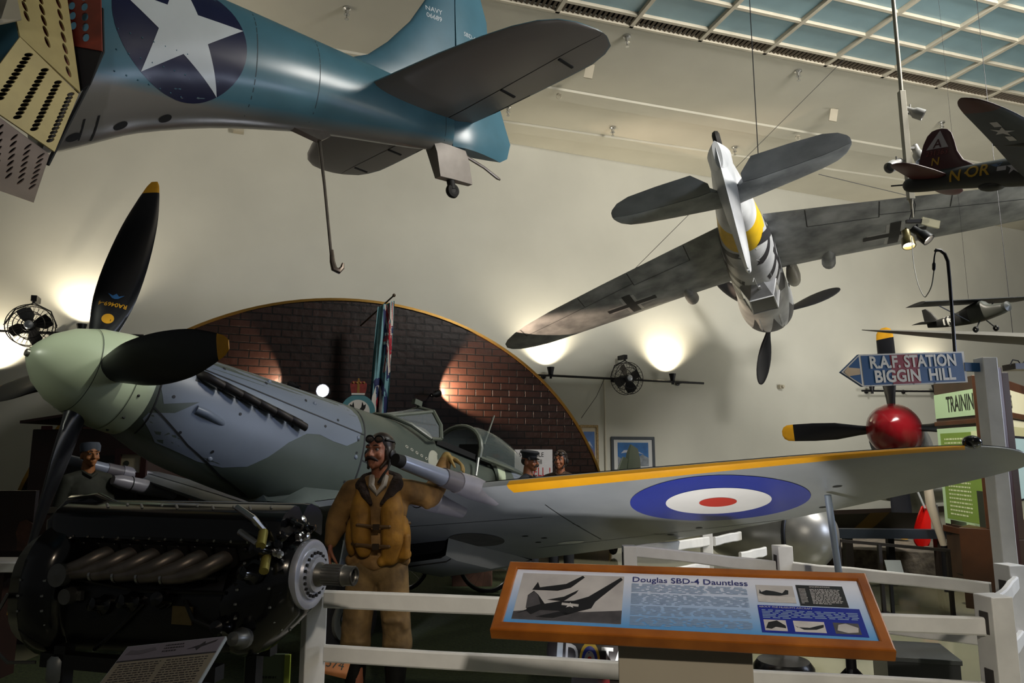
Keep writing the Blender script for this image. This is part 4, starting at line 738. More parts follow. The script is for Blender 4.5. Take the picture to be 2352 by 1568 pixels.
for s_ in (1, -1):
    b = MB(); foil(b, [(y*bs_*s_, a*bs_, c*bs_, .25*bs_, t*bs_) for y, a, c, t in ((.3, 4.2, .9, .5), (2.4, 3.8, .95, .4), (4.3, 3.2, 1.05, .3), (5.0, 2.6, 1.3, .18), (5.2, 2.1, 1.6, .06))]); b.build('tailplane', rtl, bm)
    b = MB(); sc = [(y*bs_*s_, a*bs_, c*bs_, (-.9+.07*y)*bs_, t*bs_) for y, a, c, t in smooth_tab([(.9, 16.2, 10.3, 1.0), (4, 15.7, 10.5, .9), (8, 14.9, 10.9, .7), (12, 14.1, 11.2, .45), (13.5, 13.7, 11.3, .36), (14.8, 13.2, 11.5, .25), (15.5, 12.7, 11.8, .14), (15.8, 12.2, 12.1, .04)], 2)]; foil(b, sc, m=lambda i, j: 1 if abs(sc[i][0]) > 13.4*bs_ else 0); bw = b.bvh()
    BN = fr((0, 0, -1), (0, -1, 0), (-1, 0, 0)); cy, cx = -s_*10.2*bs_, -12.5*bs_
    BN = fr((0, 0, -1), (0, -1, 0), (1, 0, 0)); 
    if BN[2][2] > 0: BN = fr((0, 0, -1), (0, 1, 0), (1, 0, 0)); cy = -cy
    decal(b, 2, [star(cy, 12.5*bs_, .8*bs_)], BN, bw, .002, .03)
    for k in (-1, 1): decal(b, 2, [rect(cy+k*1.25*bs_-.4*bs_, 12.3*bs_, cy+k*1.25*bs_+.4*bs_, 12.8*bs_)], BN, bw, .002, .03)
    b.build('wing', [lblu, rtl, lwht], bm, 60)
    for y in (3.9, 7.6):
        b = MB(); b.lathe([(0, .01), (.0, .5*bs_), (.5*bs_, .68*bs_), (2.5*bs_, .55*bs_), (4*bs_, .2*bs_), (4.6*bs_, .01)], S(17.3-.25*y, y*s_, -.8+.07*y), (-1, 0, 0), 18); b.build('engine_nacelle', olive, bm)
b = MB(); b.cyl(S(-.1, 0, 0), S(-1.3, 0, .05), .006, None, 6); b.build('tail_gun', blk, bm)
b = MB(); b.ball(S(7.6, 0, -1.05), (.09, .05, .035), 14); b.build('belly_turret', olive, bm)
p = BK @ S(12, 0, 1.4); wire('hanging_cable', p, V((p.x, p.y, ZC)), 'cable holding the red-tailed model bomber outside the frame', .003)
# ---------------------------------------------------------------- light high-wing model aircraft
LK = pose(-72, 4, 6, at(2232, 722, 7.2)); ls = 1/6.8
lt = empty('model_light_plane', LK, 'small black high-wing model plane with striped tail left of the picture edge', 'model aircraft')
bl2 = mat('model_black', '0d0e0d', .5, 0, .1, 9); gy2 = mat('model_olive_grey', '393b36', .45, 0, .1, 9); ww = mat('stripe_white', 'b9bab4', .5, 0, 0)
def L_(*p): return V(p)*ls
b = MB(); st = [(-3.6, .25, -.1, .05), (-2.4, .3, -.35, .2), (-1.0, .4, -.55, .36), (0, .65, -.65, .4), (.9, .75, -.65, .4), (1.4, .35, -.6, .38), (2.2, .2, -.5, .33), (2.5, .1, -.4, .25)]
st = smooth_tab(st, 3); b.loft([body_ring(x*ls, t*ls, bo*ls, h*ls, 2.8, 20) for x, t, bo, h in st], lambda i, j: 1 if st[i][0] > -.2 else 0); bv = b.bvh(); LD = fr((0, -1, 0), (1, 0, 0), (0, 0, 1))
for k in range(3): decal(b, 2, [rect((-2.1+.36*k)*ls, -.4*ls, (-1.95+.36*k)*ls, .3*ls)], LD, bv, .0015, .02)
decal(b, 2, [star(-1.55*ls, 0, .28*ls)], LD, bv, .002, .03); b.build('fuselage', [bl2, gy2, ww], lt, 50)
b = MB(); foil(b, [(y*ls, .95*ls, -.65*ls, .85*ls, .2*ls) for y in (-5.1, -2, 2, 5.1)]+[]); b.build('wing', bl2, lt)
b = MB(); foil(b, [(y*ls, -2.7*ls, -3.75*ls, .2*ls, .08*ls) for y in (-1.4, 0, 1.4)]); b.build('tailplane', bl2, lt); b = MB(); foil(b, [(z*ls, a*ls, -3.8*ls, 0, .1*ls) for z, a in ((.2, -2.6), (.9, -3.0), (1.3, -3.4))], 'z'); b.build('fin', bl2, lt)
for s_ in (1, -1):
    b = MB(); b.cyl(L_(0, .3*s_, -.5), L_(-.2, 2.6*s_, .8), .006, None, 5); b.build('wing_strut', bl2, lt); b = MB(); b.cyl(L_(.7, .3*s_, -.6), L_(.75, .9*s_, -1.15), .007, None, 5); b.build('gear_strut', bl2, lt); b = MB(); b.torus(L_(.75, .95*s_, -1.2), (0, 1, 0), .02, .012, 14, 6); b.build('wheel', bl2, lt)
b = MB(); b.lathe([(0, 0), (.02, .05), (.09, .04)], L_(2.75, 0, -.1), (-1, 0, 0), 14); b.build('engine_cowl', gy2, lt)
p = LK @ L_(0, 0, .9); wire('hanging_cable', p, V((p.x, p.y, ZC)), 'hair-thin line holding the small black high-wing model', .0015)
# ---------------------------------------------------------------- lamp pole with spotlights
pb = at(2096, 500, 6.2); pole = empty('spotlight_pole', (pb.x, pb.y, pb.z), 'grey ceiling pole carrying white and black spotlights beside the model bomber tail', 'light pole')
pz = lambda py: at(2096, py, 6.2).z-pb.z
cm = mat('pole_cream', '9a9584', .45, .1, .08, 6); wf = mat('fixture_white', '9d9c98', .4, 0, .06, 6)
b = MB(); b.cyl((0, 0, pz(210)), (0, 0, ZC-pb.z), .018, None, 10); b.build('upper_rod', cm, pole); b = MB(); b.box((0, 0, (pz(210)+pz(458))/2), (.055, .05, pz(210)-pz(458))); b.build('track_tube', cm, pole, 0, .004)
def spotcan(p, d, r, l, m, parent, name='spotlight', lit=None):
    q = bpy.data.objects.new(name, None)
    b = MB(); d = V(d).normalized(); p = V(p); b.lathe([(-l*.5, .01), (-l*.5, r*.62), (-l*.1, r*.66), (l*.05, r), (l*.5, r*1.02), (l*.5, r*.9), (l*.3, r*.8)], p, d, 18); b.cyl(p-d*l*.2, p-d*l*.2+V((0, 0, r*1.3)), r*.16, None, 8); o = b.build(name, m, parent)
    b = MB(); b.cyl(p+d*l*.3, p+d*l*.32, r*.82, None, 18); b.build('lens', lit or mat('lens_off', '6d6f72', .15, 0, 0), o); return o
spotcan((.1, 0, pz(258)), (.7, -.3, -.45), .05, .17, wf, pole); spotcan((.1, 0, pz(352)), (.15, -.3, -1), .05, .17, wf, pole); spotcan((-.12, -.0, pz(378)), (-.8, -.3, -.5), .05, .17, wf, pole)
for z, x in ((258, .05), (340, .05), (370, -.06)): b = MB(); b.bar((0, 0, pz(z)), (x*1.6, 0, pz(z)), .02, .02); b.build('spotlight_arm', wf, pole)
b = MB(); b.tube([(0, 0, pz(456)), (.0, 0, pz(470)), (.0, 0, 0)], [.025, .012, .012], 8); b.build('drop_rod', cm, pole)
b = MB(); b.tube([(.012, 0, pz(462)), (-.012, -.01, pz(490)), (-.03, 0, -.02)], .004, 5); b.tube([(.02, 0, pz(455)), (.035, 0, pz(470)), (.01, 0, pz(500))], .004, 5); b.build('flex', blk, pole)
b = MB(); b.bar((-.06, 0, -.035), (.14, 0, -.03), .03, .03); b.build('crossbar', blk, pole); b = MB(); b.box((.15, -.01, -.05), (.16, .02, .07), 0, M4.Rotation(.25, 3, 'Y')); b.build('barn_door', glassmat('barn_glass', 'd8d2b0', .45, .2), pole)
litm = mat('lamp_lit', 'ffffff', .5, 0, 0, emit='fff3d8', es=18)
spotcan((-.075, -.02, -.2), (-.1, -.4, -1), .055, .17, mat('lamp_brass', '5b5026', .35, .5, .1, 9), pole, lit=litm); spotcan((.05, -.02, -.16), (.45, -.5, -.75), .055, .18, blk, pole, lit=litm)
light('pole_lamp', 'SPOT', pb+V((-.08, -.1, -.32)), pb+V((-.3, -1, -3)), 25, 'fff0d8', .05, 60, .5, pole)
light('pole_lamp', 'SPOT', pb+V((.12, -.12, -.28)), pb+V((1.2, -1.6, -2.6)), 25, 'fff0d8', .05, 60, .5, pole)
# hooked pole and its cord
hp = at(2194, 815, 5.0); hk = empty('hooked_pole', hp, 'thin black hooked pole rising behind the arrow sign', 'pole'); hz = lambda px, py: at(px, py, 5.0)-hp
b = MB(); b.tube([(0, 0, -.2), (0, 0, 0), hz(2181, 640), hz(2177, 600), hz(2170, 583), hz(2160, 575), hz(2150, 574), hz(2149, 577)], .012, 8); b.build('rod', blk, hk)
b = MB(); b.tube([hz(2149, 576), hz(2146, 590), hz(2145, 602), hz(2145, 606), hz(2145, 618), hz(2145, 622)], [.005, .005, .006, .012, .012, .004], 8); b.build('connector', blk, hk)
b = MB(); cds = [at(2094, 545, 6.1), at(2098, 600, 5.9), at(2108, 650, 5.6), at(2122, 680, 5.3), at(2130, 676, 5.15), at(2140, 655, 5.05), at(2145, 622, 5.0)]; b.tube([V(p) for p in smooth_tab([tuple(c) for c in cds], 4)], .004, 6); tag(b.build('lamp_cord', mat('cord_grey', '6d6f6a', .6, 0, 0)), 'thin grey cord drooping from the black lamp to the hooked pole', 'cord')
# ---------------------------------------------------------------- arrow sign on its white post
wpaint = mat('fence_white', 'd8d7d4', .5, 0, .12, 6, bump=.15); sblue = mat('sign_blue', '1e4d7c', .45, 0, .1, 6); sred = mat('sign_red', '8c1f24', .45, 0, .1, 6); scr = mat('sign_cream', 'dad7cd', .5, 0, .1, 9)
p00, p10, p01 = at(1980, 888, 4.75), at(2220, 878, 4.95), at(1983, 822, 4.75)
SX = fr(p00, p10-p00, V((0, 0, 1))); SW = (p10-p00).length; SH = .215
pst = at(2280, 1000, 4.98); sg = empty('direction_sign', (pst.x, pst.y, 0), 'arrow sign reading R.A.F. STATION BIGGIN HILL on a tall white post', 'sign')
sgm = M4.Translation((pst.x, pst.y, 0)).inverted(); SX = sgm @ SX
pw = .105; ptop = at(2258, 822, 4.98).z
b = MB(); b.box((0, 0, ptop/2), (pw, pw, ptop)); b.build('post', wpaint, sg, 0, .006)
b = MB(); T = [(-.155, SH*.47), (-.0, 0), (SW, 0), (SW, SH), (0, SH)]; b.poly([T], SX, .012, 0, -.012, 1)
b.poly([[(.008, .008), (SW-.02, .008), (SW-.02, SH-.01), (.008, SH-.01)]], SX, .0135, 1, .0125)
b.poly([rect(.235, .008, .46, SH-.01)], SX, .0145, 2, .0138)
b.poly([[(-.135, SH*.47), (-.095, SH*.47+.035), (-.095, SH*.47+.028), (-.012, SH*.47+.02), (-.012, SH*.47-.02), (-.095, SH*.47-.028), (-.095, SH*.47-.035)]], SX, .0145, 3, .0132)
b.poly([[(-.14, SH*.47), (-.008, .014), (-.008, SH-.014)]], SX, .013, 1, .0125)
b.build('board', [scr, sblue, sred, mat('arrow_cream', 'c2aa86', .5, 0, .1, 9)], sg, 0)
b = MB(); flat_text(b, 0, 'R.A.F. STATION', SX @ M4.Translation((SW*.495, SH*.715, .0155)), .112, sx=.92, bold=.0035, spacing=1.0); flat_text(b, 0, 'BIGGIN  HILL', SX @ M4.Translation((SW*.495, SH*.27, .0155)), .112, sx=1.0, bold=.0035); b.build('lettering', scr, sg, 0)
for k in range(4): b = MB(); b.cyl(SX @ V((.06+k*.17, .012, .012)), SX @ V((.06+k*.17, .012, -.03)), .012, None, 8); b.build('clamp', blk, sg)
b = MB(); b.bar(SX @ V((SW-.01, SH*.5, 0)), V((-.03, 0, (SX @ V((SW, SH*.5, 0))).z)), .03, .06, 1); b.build('bracket', [blk, sblue], sg, 0)
# ---------------------------------------------------------------- display kiosk
wood = mat('dark_oak', '3a281a', .4, 0, .3, 3, col2='26190f'); wood2 = mat('red_oak', '523018', .4, 0, .3, 3, col2='3a2010'); mint = mat('panel_mint', 'a9c7a0', .5, 0, .04, 3); grn = mat('panel_green', '6f8c3c', .5, 0, .05, 3); inkd = mat('ink_dark', '252b20', .6, 0, 0); pale = mat('print_pale', 'c3cfa6', .6, 0, 0); crmp = mat('panel_cream', 'd2cba8', .5, 0, .04, 3)
k0, k1, k2 = at(2163, 1100, 8.3), at(2292, 1100, 7.15), at(2352, 1100, 8.1)
c0 = V((k1.x, k1.y, 0)); KL = fr((k0.x, k0.y, 0), V((k1.x-k0.x, k1.y-k0.y, 0)), (0, 0, 1)); LWd = (V((k1.x, k1.y))-V((k0.x, k0.y))).length
ki = empty('display_kiosk', c0, 'brown wooden kiosk with a green TRAINING panel facing the red-nosed plane', 'display cabinet'); kim = M4.Translation(c0).inverted(); KL = kim @ KL
zt = lambda py: at(2165, py, 8.3).z
b = MB(); b.X = KL; b.box((LWd/2, zt(1210)/2+.1, -.25), (LWd, zt(1210)-.2, .5)); b.box((LWd/2, zt(880)/2+zt(1210)/2, -.1), (LWd, zt(880)-zt(1210), .2)); b.build('cabinet', wood, ki, 0, .008)
b = MB(); b.X = KL
for x0 in (.12, LWd*.55): b = MB(); b.X = KL; b.box((x0+.2, .62, .006), (.36, .62, .012)); b.box((x0+.2, .62, .012), (.26, .52, .02)); b.build('door_panel', wood, ki, 0, .006)
b = MB(); b.box((LWd/2, zt(970), .01), (LWd, .05, .03)) if 0 else None; b.X = KL; b.box((LWd/2, zt(974), .012), (LWd, .05, .03)); b.build('trim', wood2, ki, 0, .006); b = MB(); b.X = KL; b.box((LWd/2, zt(1212), .012), (LWd+.02, .07, .04)); b.build('trim', wood2, ki, 0, .006)
b = MB(); b.X = KL; b.poly([rect(.02, zt(962), LWd-.02, zt(908))], None, .014, 0, .0); b.poly([rect(.02, zt(1200), LWd-.02, zt(985))], None, .012, 0, 0); b.poly([rect(.09, zt(1188), LWd-.09, zt(996))], None, .014, 1, .0125)
flat_text(b, 2, 'TRAINING', M4.Translation((LWd*.56, zt(935), .016)), .24, sx=.62, bold=.004); greek(b, 3, M4.Translation((0, 0, .0155)), .18, .66, zt(1005), zt(1180), 20, .017); b.box((LWd-.27, zt(1040), .018), (.22, .45, .006), 3); b.box((LWd-.27, zt(1160), .018), (.22, .4, .006), 2)
b.build('graphic_panel', [mint, grn, inkd, pale], ki, 0)
b = MB(); b.box((.02, -.02, at(2300, 842, 7.05).z/2), (.14, .14, at(2300, 842, 7.05).z)); b.build('corner_post', mat('mahogany', '2b1310', .35, 0, .2, 4), ki, 0, .01)
for x in (.15, LWd-.2): b = MB(); b.X = KL; b.cyl((x, .0, -.25), (x, .1, -.25), .035, None, 12); b.build('castor', blk, ki)
k3 = k1+(k2-k1)*2.4; KRw = fr((k1.x, k1.y, 0), V((k3.x-k1.x, k3.y-k1.y, 0)), (0, 0, 1)); RW = (V((k3.x, k3.y))-V((k1.x, k1.y))).length
kr = empty('display_kiosk', V((k1.x+.1, k1.y, 0)), 'reddish oak kiosk with a cream OPERATIONS panel and a screen at the right edge', 'display cabinet'); krm = M4.Translation(V((k1.x+.1, k1.y, 0))).inverted(); KR = krm @ KRw
zr = lambda py: at(2318, py, 7.3).z
b = MB(); b.X = KR; b.box((RW/2+.1, zr(1215)/2+.06, -.2), (RW, zr(1215)-.12, .4)); b.box((RW/2+.1, zr(860)/2+zr(1215)/2, -.08), (RW, zr(860)-zr(1215), .16)); b.build('cabinet', wood2, kr, 0, .008)
b = MB(); b.X = KR; b.box((RW/2+.1, zr(948), .012), (RW, .06, .03)); b.build('trim', wood2, kr, 0, .006); b = MB(); b.X = KR; b.box((RW/2+.1, zr(1215), .012), (RW, .07, .04)); b.build('trim', wood2, kr, 0, .006); b = MB(); b.X = KR; b.box((.5, .6, .01), (.5, .6, .02)); b.build('door_panel', wood2, kr, 0, .006)
b = MB(); b.X = KR; b.poly([rect(.12, zr(940), RW, zr(885))], None, .014, 0, 0); b.poly([rect(.12, zr(1205), RW, zr(958))], None, .012, 0, 0); b.poly([rect(.2, zr(1100), RW-.1, zr(975))], None, .014, 1, .0125); flat_text(b, 2, 'OPERATIONS', M4.Translation((.68, zr(915), .016)), .2, sx=.55, bold=.003); b.build('graphic_panel', [crmp, mat('panel_olive', 'b3ad80', .5, 0, .04, 3), inkd], kr, 0)
b = MB(); b.box((.62, (zr(1005)+zr(1150))/2, .06), (1.0, zr(1005)-zr(1150), .1)); b.X = KR; scn = MB(); scn.X = KR; scn.box((.7, (zr(1000)+zr(1152))/2, .06), (1.1, zr(1000)-zr(1152), .1)); tv = scn.build('screen_housing', blk, kr, 0, .005); b = MB(); b.X = KR; b.poly([rect(.2, zr(1146), 1.2, zr(1006))], None, .115, 0, .111); b.build('screen', mat('screen_glow', '8fa3a0', .2, 0, 0, emit='a9c3bf', es=.28), tv, 0)
b = MB(); b.X = krm
q = [at(2320, 838, 7.2), at(2326, 826, 7.2), at(2338, 828, 7.3), at(2346, 838, 7.4), at(2352, 830, 7.5)]; b.tube(q, .006, 5); b.box(at(2345, 843, 7.4), (.25, .2, .06)); b.build('cable_box', blk, kr)
# ---------------------------------------------------------------- silver dome with black band, dark wing, beam, bench
dq = at(1832, 1226, 7.6); sd = empty('silver_tank', fr((dq.x, dq.y, 0), (.62, -.78, 0), (0, 0, 1)), 'round silver tank nose with a black rubber band behind the white fence', 'tank')
b = MB(); zc_ = dq.z; b.lathe([(-.9, .3), (-.5, .36), (-.05, .375), (.1, .36), (.24, .3), (.34, .2), (.39, .09), (.4, 0)], (0, zc_, 0), (1, 0, 0), 36); b.build('tank_shell', mat('brushed_silver', '93928f', .35, .6, .12, 6), sd)
b = MB(); b.torus((.06, zc_, 0), (1, .0, 0), .372, .022, 40, 8); b.build('rubber_band', blk, sd); b = MB(); b.box((-.3, (zc_-.3)/2, 0), (.5, zc_-.3, .25)); b.build('cradle', blk, sd, 0)
dkw = mat('dark_wing', '241e1a', .5, 0, .15, 4); ylb = mat('dull_yellow_band', '6d5114', .5, 0, .1, 4)
b = MB(); w0, w1 = at(1640, 1212, 10), at(2110, 1200, 10); d = (w1-w0).normalized(); fm = fr(w0, d, V((-d.y, d.x, -.35))); L = (w1-w0).length; cc = [.9, .95, 1.0, 1.0, .8]
sc = [[fm @ V((t*L, .6*cc[i]-1.2*cc[i]*u, s_*NACA(u)*.16)) for u, s_ in [(u, 1) for u in US]+[(u, -1) for u in US[-2:0:-1]]] for i, t in enumerate((0, .66, .67, .76, 1))]; b.loft(sc, lambda i, j: 1 if i == 2 else 0); dw = tag(b.build('dark_wing', [dkw, ylb]), 'dark brown wing with a dull yellow band below the long grey wing', 'wing')
b = MB(); 
for t in (.15, .85): p = fm @ V((t*L, 0, -.03)); b = MB(); b.box((p.x, p.y, (p.z-.06)/2), (.08, .08, p.z-.06)); tag(b.build('wing_trestle', blk), 'black trestle leg under the dark yellow-banded wing', 'trestle', 'trestle legs under the dark wing')
b = MB(); e0, e1 = at(1918, 1224, 8.9), at(2180, 1226, 9.2); b.bar(e0, e1, .12, .11); tag(b.build('blue_grey_beam', mat('beam_blue', '3b424d', .4, .1, .2, 5)), 'blue grey horizontal beam under the red-nosed propeller', 'beam')
for t, g in ((.1, 0), (.9, 0)): p = e0.lerp(e1, t); b = MB(); b.box((p.x, p.y, (p.z-.055)/2), (.09, .09, p.z-.055)); tag(b.build('beam_support', dkw), 'dark upright supporting the blue grey beam', 'support', 'beam supports')
r0, r1 = at(1915, 1240, 7.9), at(2182, 1264, 7.6); rl = empty('barrier_rail', (r0.x, r0.y, 0), 'dark brown low metal barrier in front of the cobbled plinth', 'barrier'); o = V((r0.x, r0.y, 0))
b = MB(); b.bar(r0-o, r1-o, .03, .03); b.build('top_rail', dkw, rl, 0)
for t in (.04, .4, .98): p = r0.lerp(r1, t)-o; b = MB(); b.box((p.x, p.y, p.z/2), (.035, .035, p.z)); b.box((p.x, p.y, .01), (.14, .14, .02)); b.build('upright', dkw, rl, 0)
cob = mat('cobbles', '6f665a', .8, 0, .5, 12, bump=.8); g0, g1 = onz(1905, 1318, 0), onz(2195, 1335, 0)
b = MB(); gm = fr((0, 0, 0), V((g1.x-g0.x, g1.y-g0.y, 0)), (0, 0, 1)); gx = (g1-g0).length
bx = fr(g0, g1-g0, (0, 0, 1)); b.X = bx; b.box((gx/2+.3, .16, -1.1), (gx+1.6, .3, 1.6)); b.build('plinth', cob, None, 0); pl = bpy.data.objects['plinth']; tag(pl, 'cobbled dark plinth behind the barrier rail under the red-nosed fighter', 'plinth')
b = MB(); q = at(2042, 1290, 7.75); b.X = fr((q.x, q.y-.1, q.z-.06), (1, -.1, 0), (0, .5, 1)); b.box((0, .0, 0), (.16, .19, .012)); tag(b.build('small_placard', mat('placard_grey', '6f736b', .4, 0, .05, 9), None, 0), 'small grey tilted placard leaning on the barrier rail', 'placard')
b = MB(); q = at(2042, 1290, 7.75); b.box((q.x, q.y+.0, (q.z-.1)/2), (.03, .03, q.z-.12)); tag(b.build('placard_stake', blk, None, 0), 'thin stake under the small grey placard', 'stake')
q = onz(1884, 1322, 0); b = MB(); b.X = M4.Translation((q.x, q.y+.3, 0)); b.loft([[V((x, y, 0)) for x, y in ((-.22, -.16), (.17, -.16), (.17, .16), (-.22, .16))], [V((x, y, .22)) for x, y in ((.04, -.1), (.08, -.1), (.08, .1), (.04, .1))]], lambda i, j: 1 if j == 1 else 0); tag(b.build('wheel_chock', [mat('chock_striped', '6b4a38', .6, 0, .3, 20), mat('chock_red', 'c12a1c', .5, 0, .1, 9)], None, 0), 'red ended wedge chock below the silver tank', 'chock')
# ================================================================ FENCES
def rail_bar(name, p, q, parent, w_=.035, h=.085, mt=None):
    b = MB(); d = q-p; n = 6; rg = []; rd = random.Random(int(p.x*100)+int(q.z*77)); sd_ = V((-d.y, d.x, 0)).normalized()
    for i in range(n+1):
        c = p+d*(i/n); e = h/2*(1+rd.uniform(-.06, .06)); o = rd.uniform(-.004, .004); rg.append([c+sd_*a*w_/2+V((0, 0, z*e+o)) for a, z in ((-1, -.8), (-1, .8), (-.6, 1), (.6, 1), (1, .8), (1, -.8), (.6, -1), (-.6, -1))])
    b.loft(rg); return b.build(name, mt or wpaint, parent, 0)
def post_(name, p, parent, w_=.1, h=.95, slots=(), ang=0):
    b = MB(); b.X = M4.Translation(p) @ M4.Rotation(ang, 4, 'Z'); b.box((0, 0, h/2), (w_, w_, h)); 
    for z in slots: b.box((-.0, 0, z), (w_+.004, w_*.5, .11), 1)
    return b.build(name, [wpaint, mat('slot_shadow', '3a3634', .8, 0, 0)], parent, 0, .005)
ff = empty('white_fence', V((-1.0, 3.8, 0)), 'front white post and rail fence passing before the tan-suited pilot mannequin', 'fence', 'white fences'); o = V((-1.0, 3.8, 0))
post_('post', at(722, 1400, 3.85).xy.to_3d()-o, ff, .105, .93, (), .5); post_('post', at(2283, 1400, 3.74).xy.to_3d()-o, ff, .12, .95, (.82, .55), .15)
rail_bar('rail', at(745, 1374, 3.8)-o, at(2262, 1438, 3.74)-o, ff); rail_bar('rail', at(745, 1500, 3.8)-o, at(2262, 1588, 3.74)-o, ff)
rail_bar('rail', at(740, 1640, 3.8)-o, at(2262, 1720, 3.74)-o, ff)
rf = empty('white_fence', V((.9, 5.6, 0)), 'rear white fence between the long wing and the tilted information panel', 'fence', 'white fences'); o = V((.9, 5.6, 0))
P1, P2, P3, P4 = at(1445, 1255, 5.6).xy.to_3d(), at(1796, 1255, 5.6).xy.to_3d(), at(2316, 1290, 4.75).xy.to_3d(), at(1622, 1230, 7.2).xy.to_3d()
post_('post', P1-o, rf, .1, .96, (.86,)); post_('post', P2-o, rf, .115, .96, (.84, .5), .1); post_('post', P3-o, rf, .12, .95, (.8, .5), .2); post_('post', P4-o, rf, .1, .95)
for a, c in (((1462, 1266, 5.6), (1785, 1302, 5.6)), ((1812, 1302, 5.58), (2278, 1352, 4.9)), ((1462, 1375, 5.6), (1785, 1400, 5.6)), ((1812, 1410, 5.58), (2278, 1470, 4.9)), ((1452, 1266, 5.65), (1626, 1243, 7.15)), ((1500, 1325, 5.75), (1626, 1300, 7.15)), ((1640, 1243, 7.2), (1700, 1230, 7.6)), ((1700, 1280, 7.0), (1758, 1266, 7.2))): rail_bar('rail', at(*a)-o, at(*c)-o, rf)
rail_bar('rail', P3-o+V((0, -.05, .84)), at(2292, 1385, 3.8)-o, rf); rail_bar('rail', P3-o+V((0, -.05, .52)), at(2305, 1520, 3.8)-o, rf)
# turf inside the fence
turf = mat('green_turf', '38431f', .9, 0, .35, 40, bump=.6, col2='232b12'); b = MB(); b.poly([[(-3.9, 3.95), (2.3, 3.95), (3.0, 4.7), (1.2, 5.4), (.8, 7.6), (.8, 10.5), (-3.9, 10.5)]], None, .006, 0, .0); tag(b.build('turf_mat', turf, None, 0), 'dark green turf laid under the camouflaged fighter', 'turf', None, 'stuff')
# ================================================================ INFORMATION PANEL
NL, NR, FL = V((-.07, 2.43, 1.08)), V((1.10, 2.17, 1.08)), V((.01, 2.715, 1.25)); PX = fr(NL, NR-NL, FL-NL); PW, PD_ = (NR-NL).length, .338
ip = empty('information_panel', PX, 'wood-framed tilted information panel titled Douglas SBD-4 Dauntless on a beige pedestal', 'information panel')
oak = mat('varnished_oak', 'a8621f', .22, 0, .35, 6, col2='7a3f12', spec=.6); fw = .036
b = MB()
for q in ([(0, 0), (PW, 0), (PW-fw, fw), (fw, fw)], [(PW, 0), (PW, PD_), (PW-fw, PD_-fw), (PW-fw, fw)], [(PW, PD_), (0, PD_), (fw, PD_-fw), (PW-fw, PD_-fw)], [(0, PD_), (0, 0), (fw, fw), (fw, PD_-fw)]): b.poly([q], None, .016, 0, -.03)
b.build('frame', oak, ip, 0, .006)
pr_ = twotone('panel_print', 'cdd0e0', '3a86c4', .155, -1, .12, .25, 0.01, 3, 'Y'); pw_ = mat('photo_grey', 'bdb8b8', .25, 0, .25, 7, col2='a19c9d'); pk = mat('photo_black', '1f1c1f', .3, 0, .1, 30); pm2 = mat('photo_dark_grey', '4b474b', .3, 0, .3, 30); ink = mat('print_navy', '25296a', .4, 0, 0); ink2 = mat('print_slate', '7f93b0', .4, 0, 0); bx_ = mat('print_blue_box', '1b2689', .25, 0, .05, 5); ph = mat('photo_white', 'b9b4b4', .3, 0, .2, 25)
b = MB(); b.poly([rect(fw-.002, fw-.002, PW-fw+.002, PD_-fw+.002)], None, .008, 0, 0)
b.poly([rect(.06, .055, .415, .282)], None, .0095, 1, .0085); b.poly([[(.06, .055), (.415, .055), (.415, .115), (.29, .1), (.16, .105), (.06, .09)]], None, .0098, 2, .0096)
def pl(pts, m=3, z=.0104): b.poly([[(.06+x*.355, .055+y*.227) for x, y in pts]], None, z, m, z-.0003)
pl([(.02, .1), (.12, .2), (.1, .5), (.15, .6), (.2, .52), (.28, .33), (.42, .4), (.55, .42), (.68, .52), (.97, .97), (.99, .92), (.75, .42), (.72, .28), (.6, .2), (.5, .12), (.42, .2), (.25, .2), (.17, .1), (.12, .17)])
pl([(.42, .18), (.55, .16), (.38, .05), (.22, .06)]); pl([(.13, .62), (.17, .8), (.2, .68), (.3, .72), (.45, .78), (.6, .98), (.62, .94), (.5, .7), (.38, .62), (.28, .62)]); pl([(.3, .42), (.45, .5), (.58, .66), (.56, .58), (.45, .4)])
pl([(.11, .22), (.1, .5), (.16, .58), (.2, .5), (.24, .32)], 2, .0107); pl(star(.52, .32, .06), 7, .011); pl([(.44, .32), (.6, .3), (.6, .35), (.44, .37)], 7, .0108)
flat_text(b, 4, 'Douglas SBD-4 Dauntless', M4.Translation((.632, .268, .0092)), .0365, sx=1.0, bold=.0003)
b.X = None
for i, (y1, y0, n) in enumerate(((.25, .208, 7), (.202, .15, 9), (.144, .1, 7), (.095, .053, 7))): greek(b, 5, M4.Identity(4), .442, .815, y1, y0, n, .0036, .0092, i+3)
b.poly([rect(.845, .185, .96, .265)], None, .0095, 1, .0085); b.poly([rect(.845, .185, .96, .212)], None, .0098, 7, .0096); b.poly([[(x+.055, y+.002) for x, y in ((.797, .222), (.8, .24), (.804, .228), (.82, .238), (.845, .234), (.868, .226), (.88, .243), (.889, .24), (.886, .222), (.86, .214), (.815, .214))]], None, .0102, 3, .0099)
b.poly([rect(.97, .176, 1.112, .272)], None, .0095, 3, .0085); greek(b, 7, M4.Identity(4), .976, 1.0, .256, .184, 11, .003, .0098, 21); greek(b, 7, M4.Identity(4), 1.01, 1.1, .256, .184, 11, .003, .0098, 22); flat_text(b, 7, 'SPECIFICATIONS', M4.Translation((1.042, .263, .0098)), .0085)
b.poly([rect(.84, .052, 1.14, .17)], None, .0095, 6, .0085); flat_text(b, 7, "ABOUT THE MUSEUM'S AIRCRAFT", M4.Translation((.922, .161, .0099)), .0105, shear=.25); greek(b, 5, M4.Identity(4), .85, 1.13, .152, .112, 6, .0032, .0098, 31)
